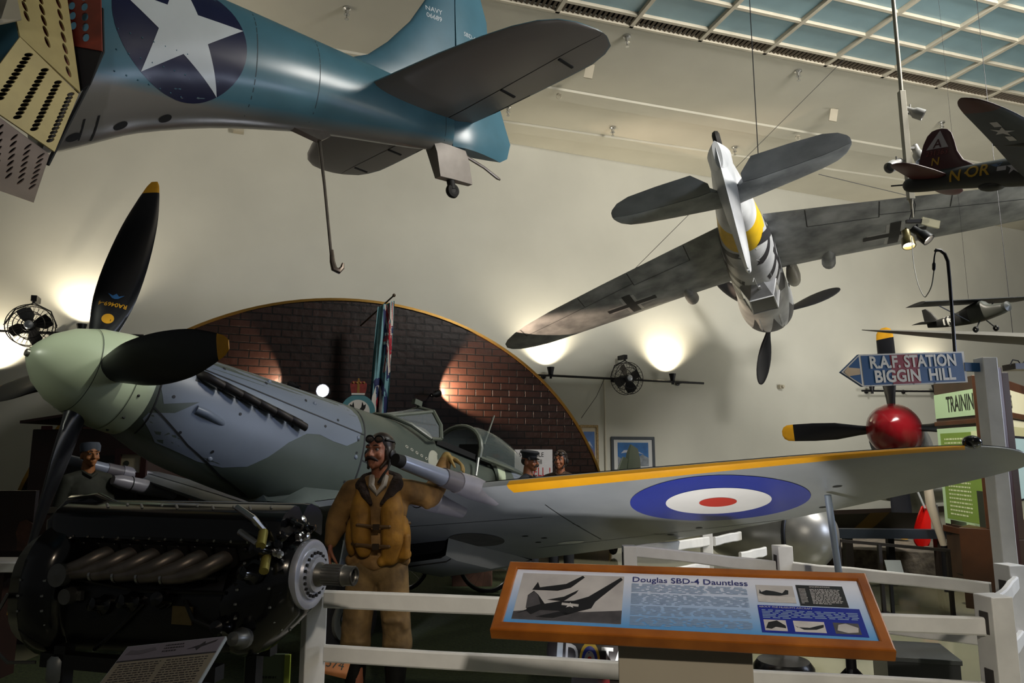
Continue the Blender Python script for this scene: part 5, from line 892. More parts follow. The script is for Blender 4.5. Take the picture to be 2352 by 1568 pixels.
for x0, x1, k in ((.85, .915, 0), (.936, 1.025, 1), (1.05, 1.122, 2)):
    b.poly([rect(x0, .06, x1, .106)], None, .0099, 7 if k < 2 else 2, .0096)
    w__ = x1-x0; b.poly([[(x0+w__*a, .06+.046*c) for a, c in (((.05, .2), (.2, .75), (.6, .95), (.95, .5), (.95, .25), (.5, .35), (.3, .15)), ((.03, .55), (.1, .4), (.5, .4), (.75, .6), (.97, .75), (.95, .5), (.7, .25), (.3, .2)), ((.1, .3), (.2, .8), (.5, .95), (.95, .6), (.9, .2), (.5, .1)))[k]]], None, .0103, 3 if k < 2 else 1, .01)
b.build('print', [pr_, pw_, pm2, pk, ink, ink2, bx_, ph], ip, 0)
q0 = PX.inverted(); b = MB(); c0, c1 = onz(1418, 1490, 1.03), onz(1730, 1510, 1.03); ex = V((c1.x-c0.x, c1.y-c0.y, 0)); b.X = q0 @ fr((c0.x, c0.y, 0), ex, V((0, 0, 1))); L = ex.length; b.box((L/2, .52, -.12), (L, 1.04, .2)); b.build('pedestal', mat('pedestal_beige', '99907f', .6, 0, .06, 3), ip, 0, .004)
# ================================================================ ENGINE
EO = at(718, 1318, 3.3); EX = fr(EO, (.968, -.25, 0), (.25, .968, 0))
en = empty('aero_engine', EX, 'glossy black twelve cylinder aero engine with six exhaust stubs and a silver nose flange', 'engine')
eb = mat('engine_black', '0d0d0f', .16, 0, .2, 14, spec=.6); em_ = mat('engine_satin', '131315', .35, .1, .3, 20); alu = mat('cast_aluminium', '6b6c6a', .38, .7, .15, 20); al2 = mat('flange_silver', 'b5b8c4', .3, .55, .06, 9); stn = mat('stub_steel', '77706a', .38, .65, .25, 14); chr_ = mat('bolt_chrome', 'a9a9a9', .2, .9, 0)
b = MB(); b.loft([body_ring(x, t, bo, h, 2.8, 28) for x, t, bo, h in ((-.18, .02, -.3, .14), (-.24, .04, -.33, .18), (-.6, .04, -.36, .19), (-1.1, .04, -.38, .19), (-1.25, .1, -.4, .24))]); b.build('crankcase', em_, en, 50)
b = MB(); b.loft([body_ring(x, t, bo, h, 2.2, 32, 0) for x, t, bo, h in ((-.02, .13, -.16, .14), (-.04, .15, -.18, .155), (-.1, .17, -.24, .18), (-.2, .16, -.33, .2), (-.28, .12, -.36, .2), (-.34, .06, -.35, .18))])
for k in range(11): a = 2*pi*k/11; b.tube([(-.05, .155*cos(a), .15*sin(a)-.01), (-.26, .19*cos(a), .22*sin(a)-.09)], .012, 6)
b.build('reduction_gear_case', eb, en, 60)
b = MB()
for k in range(26): a = 2*pi*k/26; b.ball((-.24, .205*cos(a), .24*sin(a)-.1), .0085, 6)
for k in range(16): a = 2*pi*k/16; b.ball((-.1, .18*cos(a), .205*sin(a)-.035), .008, 6)
b.build('case_bolt', chr_, en)['kind'] = 'stuff'
b = MB(); b.lathe([(-.04, .12), (-.03, .148), (-.01, .15), (.0, .146), (.004, .125), (.0, .11), (.012, .105), (.012, .078), (.03, .075), (.03, .05)], (0, 0, 0), (1, 0, 0), 44); b.build('nose_flange', al2, en, 30)
b = MB()
for k in range(22): a = 2*pi*k/22; b.cyl((.005, .092*cos(a), .092*sin(a)), (.02, .092*cos(a), .092*sin(a)), .0075, None, 6)
b.build('flange_bolt', dk, en)['kind'] = 'stuff'
b = MB(); b.lathe([(.0, .055), (.04, .052), (.05, .044), (.15, .043), (.155, .047), (.16, .043), (.2, .042), (.2, .034), (.19, .03)], (0, 0, 0), (1, 0, 0), 26)
for k in range(20): a = 2*pi*k/20; b.bar((.06, .044*cos(a), .044*sin(a)), (.145, .044*cos(a), .044*sin(a)), .004, .004)
b.build('propeller_shaft', mat('shaft_steel', '6f6d69', .35, .75, .15, 20), en, 40); b = MB(); b.torus((.2, 0, 0), (1, 0, 0), .037, .006, 24, 6); b.build('shaft_nut', mat('shaft_dark', '3c3a37', .4, .6, .1, 9), en)
for s_ in (-1, 1):
    rm = M4.Rotation(R(-22)*s_, 4, 'X')
    b = MB(); b.X = rm; b.box((-.66, 0, .09), (1.1, .21, .24))
    for k in range(13): b.cyl((-1.17+.085*k, -.104, .17), (-1.17+.085*k, -.114, .17), .012, None, 8); b.cyl((-1.17+.085*k, .104, .17), (-1.17+.085*k, .114, .17), .012, None, 8)
    b.build('cylinder_block', em_, en, 40, .012)
    b = MB(); b.X = rm; b.loft([[V((x, y*w_, z)) for y, z in ((-.12, .2), (-.125, .212), (-.115, .225), (-.09, .285), (-.05, .305), (.05, .305), (.09, .285), (.115, .225), (.125, .212), (.12, .2))] for x, w_ in ((-.06, .85), (-.09, 1), (-1.22, 1), (-1.26, .85))]); b.build('rocker_cover', eb, en, 50)
    b = MB(); b.X = rm
    for k in range(14): b.ball((-1.2+.083*k, -.122, .215), .007, 6); b.ball((-1.2+.083*k, .122, .215), .007, 6)
    b.build('cover_nut', chr_, en)['kind'] = 'stuff'
    for k in range(6):
        x0 = -.33-.123*k; b = MB(); p = [rm @ V((x0, s_*.10, .13)), rm @ V((x0-.02, s_*.16, .135)), rm @ V((x0-.07, s_*.2, .115)), rm @ V((x0-.15, s_*.215, .095)), rm @ V((x0-.24, s_*.22, .085))]
        b.tube(p, [.034, .036, .036, .029, .027], 14, 0, False); b.tube([p[-1], p[-1]+(p[-1]-p[-2]).normalized()*.012], [.03, .03], 14, 1, False); b.box(p[0], (.1, .03, .09), 2, rm.to_3x3()); b.build('exhaust_stub', [stn, chr_, dk], en, 60)
for k in range(10): x0 = -.2-.095*k; b = MB(); b.torus((x0, -.09-.02*(k % 2), .26), (.15, 1, 0), .05, .006, 14, 6, 0, 0, pi); b.build('ignition_lead', mat('braided_lead', 'a3a19a', .3, .7, .1, 20), en)
b = MB(); b.loft([body_ring(x, t, bo, h, 2.6, 16) for x, t, bo, h in ((-.2, .25, .1, .05), (-.25, .29, .1, .07), (-1.2, .29, .1, .07), (-1.25, .25, .1, .05))]); b.build('induction_manifold', eb, en)
b = MB(); b.loft([body_ring(x, t, bo, h, 2.5, 32) for x, t, bo, h in ((-1.12, .18, -.38, .22), (-1.16, .21, -.4, .29), (-1.27, .22, -.41, .31), (-1.29, .19, -.4, .29), (-1.38, .16, -.37, .26), (-1.42, .08, -.3, .19), (-1.44, .0, -.2, .1))]); b.build('supercharger_casing', eb, en, 60)
b = MB()
for x0, t, bo, h in ((-1.13, .22, -.41, .295), (-1.24, .23, -.42, .315)):
    for k in range(30): a = 2*pi*k/30; b.ball((x0-.03, h*cos(a)*.98, (t+bo)/2+(t-bo)/2*sin(a)*.98), .008, 6)
b.build('casing_bolt', chr_, en)['kind'] = 'stuff'
b = MB(); b.tube([(-1.32, -.03, .1), (-1.34, -.03, .2), (-1.28, -.03, .27), (-1.15, -.03, .285), (-1.05, -.03, .25)], [.085, .075, .06, .055, .05], 14); b.build('intake_elbow', eb, en)
b = MB(); b.lathe([(0, .0), (0, .048), (.04, .05), (.04, .04), (.045, .0)], (-1.1, -.24, -.01), (0, -1, .1), 22); b.build('round_cover', alu, en); b = MB(); b.lathe([(0, .038), (.04, .034), (.04, .0)], (-1.07, -.22, -.1), (0, -1, 0), 18); b.box((-1.07, -.215, -.1), (.11, .02, .04)); b.build('pump', alu, en)
b = MB(); b.lathe([(0, .035), (.02, .05), (.1, .05), (.11, .042), (.14, .042), (.15, .055), (.2, .055), (.21, .048), (.27, .045), (.28, .0)], (-1.12, -.2, -.36), (0, 0, -1), 20); b.box((-1.04, -.22, -.54), (.05, .05, .07)); b.build('fuel_filter', mat('filter_grey', '7f8588', .4, .4, .15, 12), en)
b = MB(); b.box((-.5, -.2, -.16), (.1, .008, .075)); b.build('data_plate', mat('brass_plate', '6c5f3e', .4, .5, .15, 30), en, 0)
b = MB(); b.tube([(-1.38, -.26, -.1), (-1.42, -.28, -.2), (-1.38, -.3, -.33), (-1.3, -.3, -.38), (-1.2, -.25, -.385)], .008, 6); b.build('oil_pipe', alu, en)
for (x0, z0, x1, z1) in ((-1.1, .02, -.35, .0), (-1.1, -.03, -.3, -.06), (-.7, -.12, -.95, -.33), (-.36, -.2, -.5, -.1)): b = MB(); b.tube([(x0, -.2, z0), ((x0+x1)/2, -.22, (z0+z1)/2-.02), (x1, -.19, z1)], .009, 6); b.build('pipe', em_, en)
for k, (x0, z0) in enumerate(((-.16, .02), (-.12, .12), (-.3, -.2), (-.75, -.12), (-.2, -.24), (-.6, -.1), (-.9, -.14))):
    b = MB(); b.lathe([(0, .04), (.03, .045), (.05, .03), (.09, .028), (.1, .0)], (x0, -.18, z0), (.2*(k % 3-1), -1, .2), 14); b.build('accessory', [eb, alu][k == 4], en)
for x0, z0 in ((-.12, .2), (-.1, .1)): b = MB(); b.tube([(x0, -.2, z0), (x0-.02, -.26, z0+.06), (x0-.12, -.23, z0+.1)], .014, 8); b.cyl((x0, -.21, z0), (x0+.03, -.27, z0-.05), .02, None, 10, 1); b.build('plug_cable', [chr_, mat('brass_tag', '8f8440', .35, .4, .1, 9)], en)
rd = random.Random(5)
for k in range(9):
    b = MB(); p = V((-.05-.04*rd.random(), rd.uniform(-.22, .02), rd.uniform(.12, .24))); d = V((rd.uniform(.2, 1), rd.uniform(-.8, .2), rd.uniform(-.4, .6))).normalized(); b.lathe([(0, .018), (.02, .02), (.025, .012), (.05, .012), (.055, .016), (.06, .0)], p, d, 12); b.build('front_fitting', [eb, chr_][k % 4 == 0], en)
sb2 = mat('stand_black', '0f0f10', .5, 0, .1, 9)
for x0 in (-.4, -1.1):
    for y0 in (-.2, .2): b = MB(); b.box((x0, y0, -.3-EO.z/2+.12), (.06, .06, EO.z-.27)); b.build('stand_leg', sb2, en, 0, .004)
b = MB(); b.box((-.75, -.2, -.38), (.9, .06, .06)); b.box((-.75, .2, -.38), (.9, .06, .06)); b.build('stand_rail', sb2, en, 0)
# its placard
q = [at(276, 1458, 2.5), at(495, 1464, 2.42), at(452, 1575, 2.22), at(205, 1600, 2.25)]; LX = fr(q[3], q[2]-q[3], q[0]-q[3]); iv = LX.inverted(); L = (q[2]-q[3]).length; Dp = .21
lb = empty('engine_placard', LX, 'tilted grey engine placard with two columns of print and a small plane picture', 'placard')
b = MB(); b.box((L/2, Dp/2, -.006), (L, Dp, .012)); b.poly([rect(.003, .003, L-.003, .135)], None, .0015, 1, .0003); b.poly([rect(.003, .142, L-.003, Dp-.003)], None, .0015, 2, .0003); b.poly([rect(.003, .135, L-.003, .142)], None, .0015, 3, .0003)
b.poly([[(.015+a*.1, .155+c*.045) for a, c in ((.0, .3), (.5, .2), (1, .5), (.9, .8), (.4, .6), (.1, .7))]], None, .002, 4, .0016); b.poly([[(L-.11+a*.09, .15+c*.05) for a, c in ((.0, .3), (.3, .35), (.4, .1), (.5, .4), (.95, .75), (1, .95), (.6, .65), (.55, .9), (.42, .6))]], None, .002, 3, .0016)
greek(b, 3, M4.Identity(4), .02, L*.48, .128, .005, 12, .0035, .002, 41); greek(b, 3, M4.Identity(4), L*.53, L-.02, .128, .005, 12, .0035, .002, 42); greek(b, 3, M4.Identity(4), L*.42, L*.62, .2, .16, 3, .006, .002, 43)
b.build('board', [mat('board_edge', '9aa2aa', .3, 0, 0), mat('placard_cream', '7d7568', .5, 0, .05, 9), mat('placard_mauve', '6c6672', .5, 0, .05, 9), mat('placard_ink', '29252b', .6, 0, 0), mat('placard_plane', '56515a', .6, 0, 0)], lb, 0)
g = lb.matrix_basis.inverted(); c = (q[0]+q[2])/2; b = MB(); b.X = g; b.cyl((c.x, c.y+.02, 0), (c.x, c.y+.02, c.z-.02), .03, None, 12); b.cyl((c.x, c.y+.02, 0), (c.x, c.y+.02, .02), .16, None, 20); b.build('stand', sb2, lb)
# ================================================================ THINGS ON AND BEHIND THE TURF
bq = onz(1118, 1360, 0); bk = empty('bicycle', fr((bq.x-.52, bq.y, .0), (1, -.08, 0), (.08, 1, 0)), 'old black bicycle standing on the turf under the fighter wing', 'bicycle')
for x in (-.52, .52):
    b = MB(); b.torus((x, 0, .34), (0, 1, 0), .325, .018, 40, 6); w_ = b.build('wheel', blk, bk); b = MB(); b.torus((x, 0, .34), (0, 1, 0), .3, .008, 40, 6); b.build('rim', chr_, w_); b = MB(); b.cyl((x, -.04, .34), (x, .04, .34), .025)
    for k in range(18): a = 2*pi*k/18; b.cyl((x, .02*(-1)**k, .34), (x+.3*cos(a), 0, .34+.3*sin(a)), .0015, None, 4)
    b.build('hub_and_spokes', chr_, w_)
b = MB(); 
for p, q in (((.02, 0, .3), (-.16, 0, .82)), ((.02, 0, .3), (.36, 0, .78)), ((-.14, 0, .76), (.34, 0, .82)), ((.02, 0, .3), (-.52, 0, .34)), ((-.14, 0, .76), (-.52, 0, .34)), ((.34, 0, .88), (.52, 0, .34))): b.cyl(p, q, .016, None, 8)
b.build('frame', blk, bk); b = MB(); b.tube([(.2, -.25, .95), (.36, -.2, .98), (.36, .2, .98), (.2, .25, .95)], .012, 8); b.cyl((.35, 0, .86), (.36, 0, .98), .014); b.build('handlebar', chr_, bk); b = MB(); b.ball((-.18, 0, .86), (.13, .08, .035), 14); b.build('saddle', mat('saddle_brown', '2c1a10', .5, 0, .1, 9), bk)
b = MB(); b.cyl((.02, -.06, .3), (.02, -.05, .3), .095, None, 24); b.cyl((.02, -.07, .3), (.02, .07, .3), .02); b.bar((.02, -.08, .3), (.12, -.08, .18), .02, .015); b.bar((.02, .08, .3), (-.08, .08, .42), .02, .015); b.build('crankset', chr_, bk)
q = onz(1080, 1360, 0); b = MB(); b.X = M4.Translation((q.x, q.y+.5, 0)); b.box((0, 0, .22), (.5, .3, .44)); tag(b.build('wooden_crate', mat('crate_brown', '4f3426', .7, 0, .3, 9), None, 0, .01), 'brown wooden crate behind the bicycle', 'crate')
q = onz(1340, 1560, .0); q = at(1355, 1500, 4.75); mf = empty('small_model_fuselage', fr((q.x, q.y, q.z), (-1, .12, .05), (-.12, -1, 0)), 'small dark model aircraft with code letters and roundel below the tilted panel', 'model aircraft')
b = MB(); b.loft([body_ring(x, h, -h, h, 2, 22) for x, h in ((.27, .03), (.25, .09), (.18, .13), (.0, .155), (-.2, .15), (-.5, .1), (-.75, .03))]); bv = b.bvh(); FD = fr((0, 1, 0), (-1, 0, 0), (0, 0, 1)); 
for r, m in ((.062, 1), (.048, 2), (.032, 3), (.014, 4)): decal(b, m, [circ(-.0, .0, r*1.0, 24, r*1.6)], FD, bv, .001+.001*m, .02)
for t, u in (('D', -.11), ('T', .105), ('A', .18)): vs, fs = text2d(t, .17, bold=.002, sx=.7); decal(b, 3, None, FD @ M4.Translation((u, .01, 0)), bv, .002, tri=(vs, fs))
decal(b, 5, [rect(-.2, -.12, -.165, .12)], FD, bv, .002, .02)
b.build('fuselage', [mat('model_night_black', '1a1718', .5, 0, .15, 9), mat('model_roundel_yellow', 'b79a22', .5, 0, 0), rb, mat('code_grey', 'a4a6a8', .5, 0, 0), rr, mat('band_sky', '8d959a', .5, 0, 0)], mf, 60)
b = MB(); foil(b, [(y, .1, -.12, -.06, .025) for y in (-.5, .5)]); b.build('wing', mat('model_night_black', '1a1718'), mf)
b = MB(); b.loft([[V((-.55-.1*k, y, z)) for y, z in ((-.006, .03), (.006, .03), (.004, .2-.02*k), (-.004, .2-.02*k))] for k in (0, 1)]); b.build('fin', MATS['model_night_black'], mf, 0)
b = MB(); b.box((-.1, 0, (-.12-q.z)/2), (.22, .2, q.z-.125-.0)); b.build('cradle', mat('cradle_dark', '262422', .7, 0, .1, 5), mf, 0)
q = at(1392, 1538, 4.5); b = MB(); b.box((q.x, q.y, q.z), (.1, .14, .018)); b.box((q.x, q.y, (q.z-.009)/2), (.03, .03, q.z-.009), 1); tag(b.build('red_tag', [mat('tag_red', 'b3181c', .4, 0, 0), sb2], None, 0), 'small red plate on a stake under the tilted panel', 'plate')
q = onz(2120, 1500, .42); pf = empty('grey_platform', fr((q.x, q.y+.15, 0), (1, -.25, 0), (.25, 1, 0)), 'low dark grey platform behind the front fence at right', 'platform')
b = MB(); b.box((0, -.08, .41), (.42, .42, .03)); b.build('top', mat('platform_top', '3b3f40', .5, 0, .1, 5), pf, 0, .004); b = MB(); b.box((0, -.08, .2), (.4, .4, .39)); b.build('body', mat('platform_side', '2c2e30', .4, 0, .1, 5), pf, 0)
q = onz(1812, 1525, .25); db = empty('round_base', (q.x, q.y+.1, 0), 'low round black base on a grey plate behind the pedestal', 'base'); b = MB(); b.lathe([(0, .0), (0, .2), (.2, .2), (.24, .17), (.25, .0)], (0, 0, .01), (0, 0, 1), 32); b.build('drum', mat('black_gloss', '0e0d0c', .25, 0, 0), db); b = MB(); b.box((-.02, -.05, .006), (.6, .45, .012)); b.build('plate', mat('plate_grey', '565c5e', .35, .1, .1, 4), db, 0)
q = at(770, 1525, 4.3); b = MB(); b.X = fr(q, (1, .2, -.3), (.2, .3, .8)); b.box((0, 0, 0), (.16, .12, .006)); flat_text(b, 1, '574', M4.Translation((.0, .0, .004)), .07); tag(b.build('orange_card', [mat('card_orange', 'a8642a', .5, 0, 0), inkd], None, 0), 'orange card marked with a number leaning near the pilot boots', 'card')
q = at(612, 1530, 4.2); gb = empty('green_signboard', (q.x, q.y, 0), 'pale green signboard standing on the floor under the engine', 'sign'); b = MB(); b.box((0, 0, .3), (.24, .02, .5)); b.build('board', mat('signboard_green', '5d6a52', .5, 0, .05, 5), gb, 0); b = MB(); b.box((.12, -.012, .3), (.03, .02, .5)); b.build('yellow_edge', mat('edge_yellow_green', '8d9a3a', .5, 0, 0), gb, 0)
b = MB(); greek(b, 0, fr((0, -.0115, 0), (1, 0, 0), (0, 0, 1)), -.08, .06, .45, .3, 4, .012, .0005, 51); b.build('print', inkd, gb, 0)
# ================================================================ AGAINST THE ARCH
fo = at(905, 678, 11.6); fa = empty('ensign_flag', fo, 'tall light blue ensign flag with union canton and roundel hanging before the brick arch', 'flag')
b = MB(); fe = at(828, 748, 12.3)-fo; b.cyl((0, 0, 0), fe, .014, None, 8); b.ball((0, 0, 0), .03, 10); b.build('staff', mat('staff_brown', '3a2a18', .4, 0, .1, 9), fa)
fk = at(887, 700, 11.6)-fo; sc_ = 11.6/F; W_ = 52*sc_; Hh = 275*sc_; b = MB(); rows, cols = 36, 24; G = []
for i in range(rows+1):
    v = i/rows; wv = W_*(.75+.3*v-.25*v*v); sl = -.1*v
    G.append([V((fk.x+sl+(u-.5)*wv, .07*sin(u*13+2*v)*(.35+.65*v)+.02*sin(u*29), fk.z+.1*(u-.3)*(1-v)-Hh*v)) for u in [j/cols for j in range(cols+1)]])
b.loft(G, 0, (0, 0), False); bv = b.bvh(); FF = fr((fk.x, -2, fk.z), (1, 0, 0), (0, 0, 1)); h_ = Hh; w2 = W_/2
decal(b, 1, [[(-.04, .06), (w2*.95, .1), (w2*.9, -h_*.6), (.02, -h_*.66), (-.03, -h_*.5)]], FF, bv, .004, .04)
for a, c in (((.0, 0), (w2*.3, -h_*.25)), ((w2*.8, .0), (w2*.35, -h_*.25)), ((w2*.35, -h_*.33), (.0, -h_*.58)), ((w2*.4, -h_*.33), (w2*.8, -h_*.58))): decal(b, 2, [[(a[0]-.03, a[1]), (a[0]+.03, a[1]), (c[0]+.03, c[1]), (c[0]-.03, c[1])]], FF, bv, .007, .03); decal(b, 3, [[(a[0]-.012, a[1]), (a[0]+.012, a[1]), (c[0]+.012, c[1]), (c[0]-.012, c[1])]], FF, bv, .01, .03)
decal(b, 2, [rect(w2*.28, -h_*.6, w2*.62, .05)], FF, bv, .011, .03); decal(b, 3, [rect(w2*.36, -h_*.6, w2*.54, .05)], FF, bv, .014, .03); decal(b, 2, [rect(-.03, -h_*.34, w2*.95, -h_*.24)], FF, bv, .011, .03); decal(b, 3, [rect(-.03, -h_*.315, w2*.95, -h_*.265)], FF, bv, .014, .03)
for rx, ry, m in ((.14, .42, 1), (.085, .3, 2), (.035, .13, 3)): decal(b, m, [circ(-.09, -h_*.84, rx, 32, ry)], FF, bv, .004+.003*m, .04)
b.build('cloth', [mat('ensign_sky_blue', '6f9aa0', .7, 0, .1, 9), mat('flag_navy', '1c2350', .7, 0, 0), mat('flag_white', 'bfb8ae', .7, 0, .05, 9), mat('flag_red', '9c2030', .7, 0, .05, 9)], fa, 80)
co = at(822, 945, 11.2); cr = empty('squadron_crest', (co.x, co.y, 0), 'round teal and white crest with black birds and a red crown beside the ensign', 'crest'); CF = fr((0, 0, co.z), (1, .1, 0), (0, 0, 1)); k_ = 11.2/F
b = MB(); b.poly([circ(0, 0, 39*k_)], CF, .02, 0, 0); b.poly([circ(0, 0, 27*k_)], CF, .024, 1, .021)
for s_ in (-1, 1): b.poly([[(s_*x*k_, z*k_) for x, z in ((2, 3), (8, 10), (10, 22), (13, 14), (18, 17), (17, 8), (13, 2), (8, -6))]], CF, .028, 2, .025)
b.build('badge', [mat('crest_teal', '4b7a80', .5, 0, .05, 9), mat('crest_white', 'c4bfb6', .5, 0, .04, 9), dk], cr, 0)
b = MB(); b.poly([[(x*k_, (39+z)*k_) for x, z in ((-15, 0), (-18, 14), (-19, 24), (-13, 31), (-4, 30), (0, 38), (4, 30), (13, 31), (19, 24), (18, 14), (15, 0))]], CF, .03, 0, 0)
for x in (-12, -4, 4, 12): b.ball(CF @ V((x*k_, 66*k_, .03)), .018, 8, 1)
b.poly([rect(-15*k_, 38*k_, 15*k_, 42*k_)], CF, .034, 2, .0305); b.poly([[(-3*k_, 42*k_), (3*k_, 42*k_), (2*k_, 76*k_), (-2*k_, 76*k_)]], CF, .034, 1, .0305); b.build('crown', [mat('crown_red', '7a2f28', .5, 0, .3, 20), mat('crown_gold', '8b6a34', .4, .3, .1, 9), MATS['crest_white']], cr, 0)
b = MB(); b.box((0, .04, (co.z-.1)/2), (.06, .04, co.z-.1)); b.build('stand', sb2, cr, 0)
lq = at(741, 897, 10.6); lm = empty('floor_spotlight', (lq.x, lq.y, 0), 'bright white spotlight glaring just above the nose cowling', 'lamp'); b = MB(); b.cyl((0, .02, 0), (0, .05, lq.z-.05), .025, None, 10); b.cyl((0, .02, 0), (0, .02, .03), .25, None, 20); b.build('stand', blk, lm); b = MB(); b.lathe([(.2, .03), (.18, .08), (.02, .1), (0, .1)], (0, 0, lq.z), (0, 1, .0), 20); b.build('housing', blk, lm); b = MB(); b.ball((0, -.0, lq.z), (.088, .03, .088), 18); b.build('lens', mat('lamp_white_hot', 'ffffff', .5, 0, 0, emit='f4f6ff', es=60), lm)
light('floor_lamp', 'SPOT', lq+V((.02, -.12, 0)), lq+V((1.2, -6, -1.2)), 60, 'e8efff', .08, 80, .6, lm)
def brickspot(px, py, sg_, power, label, off=.35):
    n = WN; p = onw(px, py, 2.3+off); r = empty('brick_spotlight', p, label, 'lamp', 'brick wall spotlights'); d = (WD*sg_*1.0-WN*.62+V((0, 0, .32))).normalized()
    o = spotcan((0, 0, 0), d, .06, .2, blk, r, lit=lamp_on); b = MB(); b.cyl((0, 0, 0), -WN*(off-.01)-V((0, 0, .0)), .015, None, 8); b.build('bracket', blk, r)
    light('brick_spot', 'SPOT', p+d*.16, p+d*.16+d, power, 'ffdcbc', .015, 95, .35, r)
brickspot(676, 886, -1, 150, 'black spotlight on the brick behind the fighter nose shining left'); brickspot(1000, 905, 1, 750, 'black spotlight on the brick right of the ensign shining right')
# scramble board
so = at(1182, 1032, 9.6); sc2 = empty('scramble_sign', (so.x, so.y, 0), 'white SCRAMBLE sign with red YELL lettering behind the capped officer', 'sign'); kk = 9.6/F; SF = fr((0, 0, so.z), (1, .05, 0), (0, 0, 1))
b = MB(); b.poly([rect(0, -62*kk, 86*kk, 0)], SF, .01, 0, -.01); flat_text(b, 1, 'SCRAMBLE', SF @ M4.Translation((38*kk, -12*kk, .011)), 14*kk, sx=.85); flat_text(b, 1, 'bell', SF @ M4.Translation((54*kk, -28*kk, .011)), 15*kk, sx=.8); flat_text(b, 2, 'YELL !', SF @ M4.Translation((56*kk, -51*kk, .011)), 28*kk, sx=.72); b.build('board', [mat('sign_white', 'b9b6b4', .6, 0, .04, 9), dk, mat('sign_letter_red', 'a31d22', .5, 0, 0)], sc2, 0)
b = MB(); b.box((43*kk, .03, (so.z-.1)/2), (.06, .04, so.z-.1)); b.build('post', sb2, sc2, 0)
# framed pictures on the wall
def picture(px0, py0, px1, py1, fm_, inner, name_label, off=.03, bw=.07, art=0):
    a, c = onw(px0, py1, off), onw(px1, py0, off); Wd = (c-a).dot(WD); Ht = c.z-a.z; X_ = fr(a, WD, (0, 0, 1)); r = empty('framed_picture', X_, name_label, 'picture'); b = MB()
    b.poly([rect(0, 0, Wd, Ht), rect(bw, bw, Wd-bw, Ht-bw)], None, .035, 0, 0); b.build('frame', fm_, r, 0, .01); b = MB(); b.poly([rect(bw, bw, Wd-bw, Ht-bw)], None, .012, 0, 0)
    w3, h3 = Wd-2*bw, Ht-2*bw; q = lambda pts: [(bw+w3*(.1+.8*x), bw+h3*(.1+.8*y)) for x, y in pts]
    b.poly([q(rect(0, 0, 1, 1))], None, .014, 1, .0125); b.poly([q([(0, 0), (1, 0), (1, .35), (.8, .5), (.55, .3), (.35, .45), (.15, .3), (0, .42)])], None, .016, 2, .0145); b.poly([q([(.1, .55), (.5, .62), (.85, .5), (.55, .7), (.2, .68)])], None, .017, 3, .0162); b.build('print', inner, r, 0)
picture(1332, 976, 1373, 1082, mat('ornate_gold', '9a8257', .4, .3, .4, 30, bump=.6), [mat('mount_cream', 'b5aa93', .6, 0, 0), mat('art_sky_blue', '4b6fa8', .5, 0, .2, 6), mat('art_violet', '6a5d86', .5, 0, .3, 9), mat('art_pale', 'aeb2c0', .5, 0, 0)], 'ornate gold framed painting half hidden by the right foot of the brick arch', .03, .06)
picture(1404, 1003, 1502, 1085, mat('frame_slate', '454b52', .4, .1, .15, 9), [mat('mount_white', 'c2c4c4', .6, 0, 0), mat('art_deep_blue', '2f64a0', .5, 0, .2, 6), mat('art_cloud', '7f8790', .5, 0, .3, 9), mat('art_pale', 'aeb2c0', .5, 0, 0)], 'slate framed print of mountains and sky behind the fighter tail fin', .03, .07)
# left background: dark hut cabinet, shelf, frames
hq = at(190, 1100, 8.0); hu = empty('dark_hut', fr((hq.x, hq.y, 0), (1, -.12, 0), (.12, 1, 0)), 'dark wooden hut cabinet with a lean-to roof behind the propeller at far left', 'hut')
dw_ = mat('hut_timber', '2a1711', .55, 0, .3, 4); zt_ = lambda py: at(190, py, 8.0).z
b = MB(); b.box((.0, .5, zt_(985)/2), (1.32, 1.0, zt_(985))); b.build('body', dw_, hu, 0, .01); b = MB(); b.loft([[V((x, y, z+.03*s_)) for y, s_ in ((-.1, 0), (1.1, 0), (1.1, 1), (-.1, 1))] for x, z in ((-.74, zt_(972)), (.75, zt_(930)))]); b.build('roof', mat('hut_roof', '35201a', .6, 0, .2, 6), hu, 0)
b = MB(); b.box((-.48, -.01, zt_(982)), (.13, .012, .045)); b.build('name_plate', mat('plate_red', '5a1c1f', .5, 0, .1, 20), hu, 0)
b = MB(); b.box((.2, -.012, zt_(1120)/2+.1), (.75, .02, zt_(1120)+.5)); b.build('doorway', dk, hu, 0)
for (x0, y0, x1, y1, Y, mt_, l) in ((262, 1030, 340, 1098, 7.7, 'mahogany', 'brown framed notice half hidden behind the fighter lower cowling'),):
    a, c = at(x0, y1, Y), at(x1, y0, Y); r = empty('framed_notice', (a.x, a.y, a.z), l, 'picture'); Wd, Ht = c.x-a.x, c.z-a.z; X2 = fr((0, 0, 0), (1, 0, 0), (0, 0, 1)); b = MB(); b.poly([rect(0, 0, Wd, Ht), rect(.06, .06, Wd-.06, Ht-.06)], X2, .02, 0, -.02); b.build('frame', MATS['mahogany'], r, 0); b = MB(); b.poly([rect(.06, .06, Wd-.06, Ht-.06)], X2, .0, 0, -.01); b.poly([circ(Wd*.35, Ht*.5, .03, 16)], X2, .003, 1, .0005); b.build('paper', [mat('notice_paper', '8d8468', .6, 0, .04, 9), inkd], r, 0)
    b = MB(); b.box((Wd/2, .05, -a.z/2-.01), (.05, .05, a.z)); b.build('stand', sb2, r, 0)
sq0 = at(-60, 1302, 5.5); sh_ = empty('white_shelf', (sq0.x, sq0.y, 0), 'white shelf board at the far left edge beside the engine', 'shelf'); b = MB(); b.box((.1, .12, sq0.z), (.62, .3, .07)); b.build('board', wpaint, sh_, 0, .005); b = MB(); b.box((.0, .15, (sq0.z-.035)/2), (.4, .22, sq0.z-.035)); b.build('cabinet', dw_, sh_, 0)
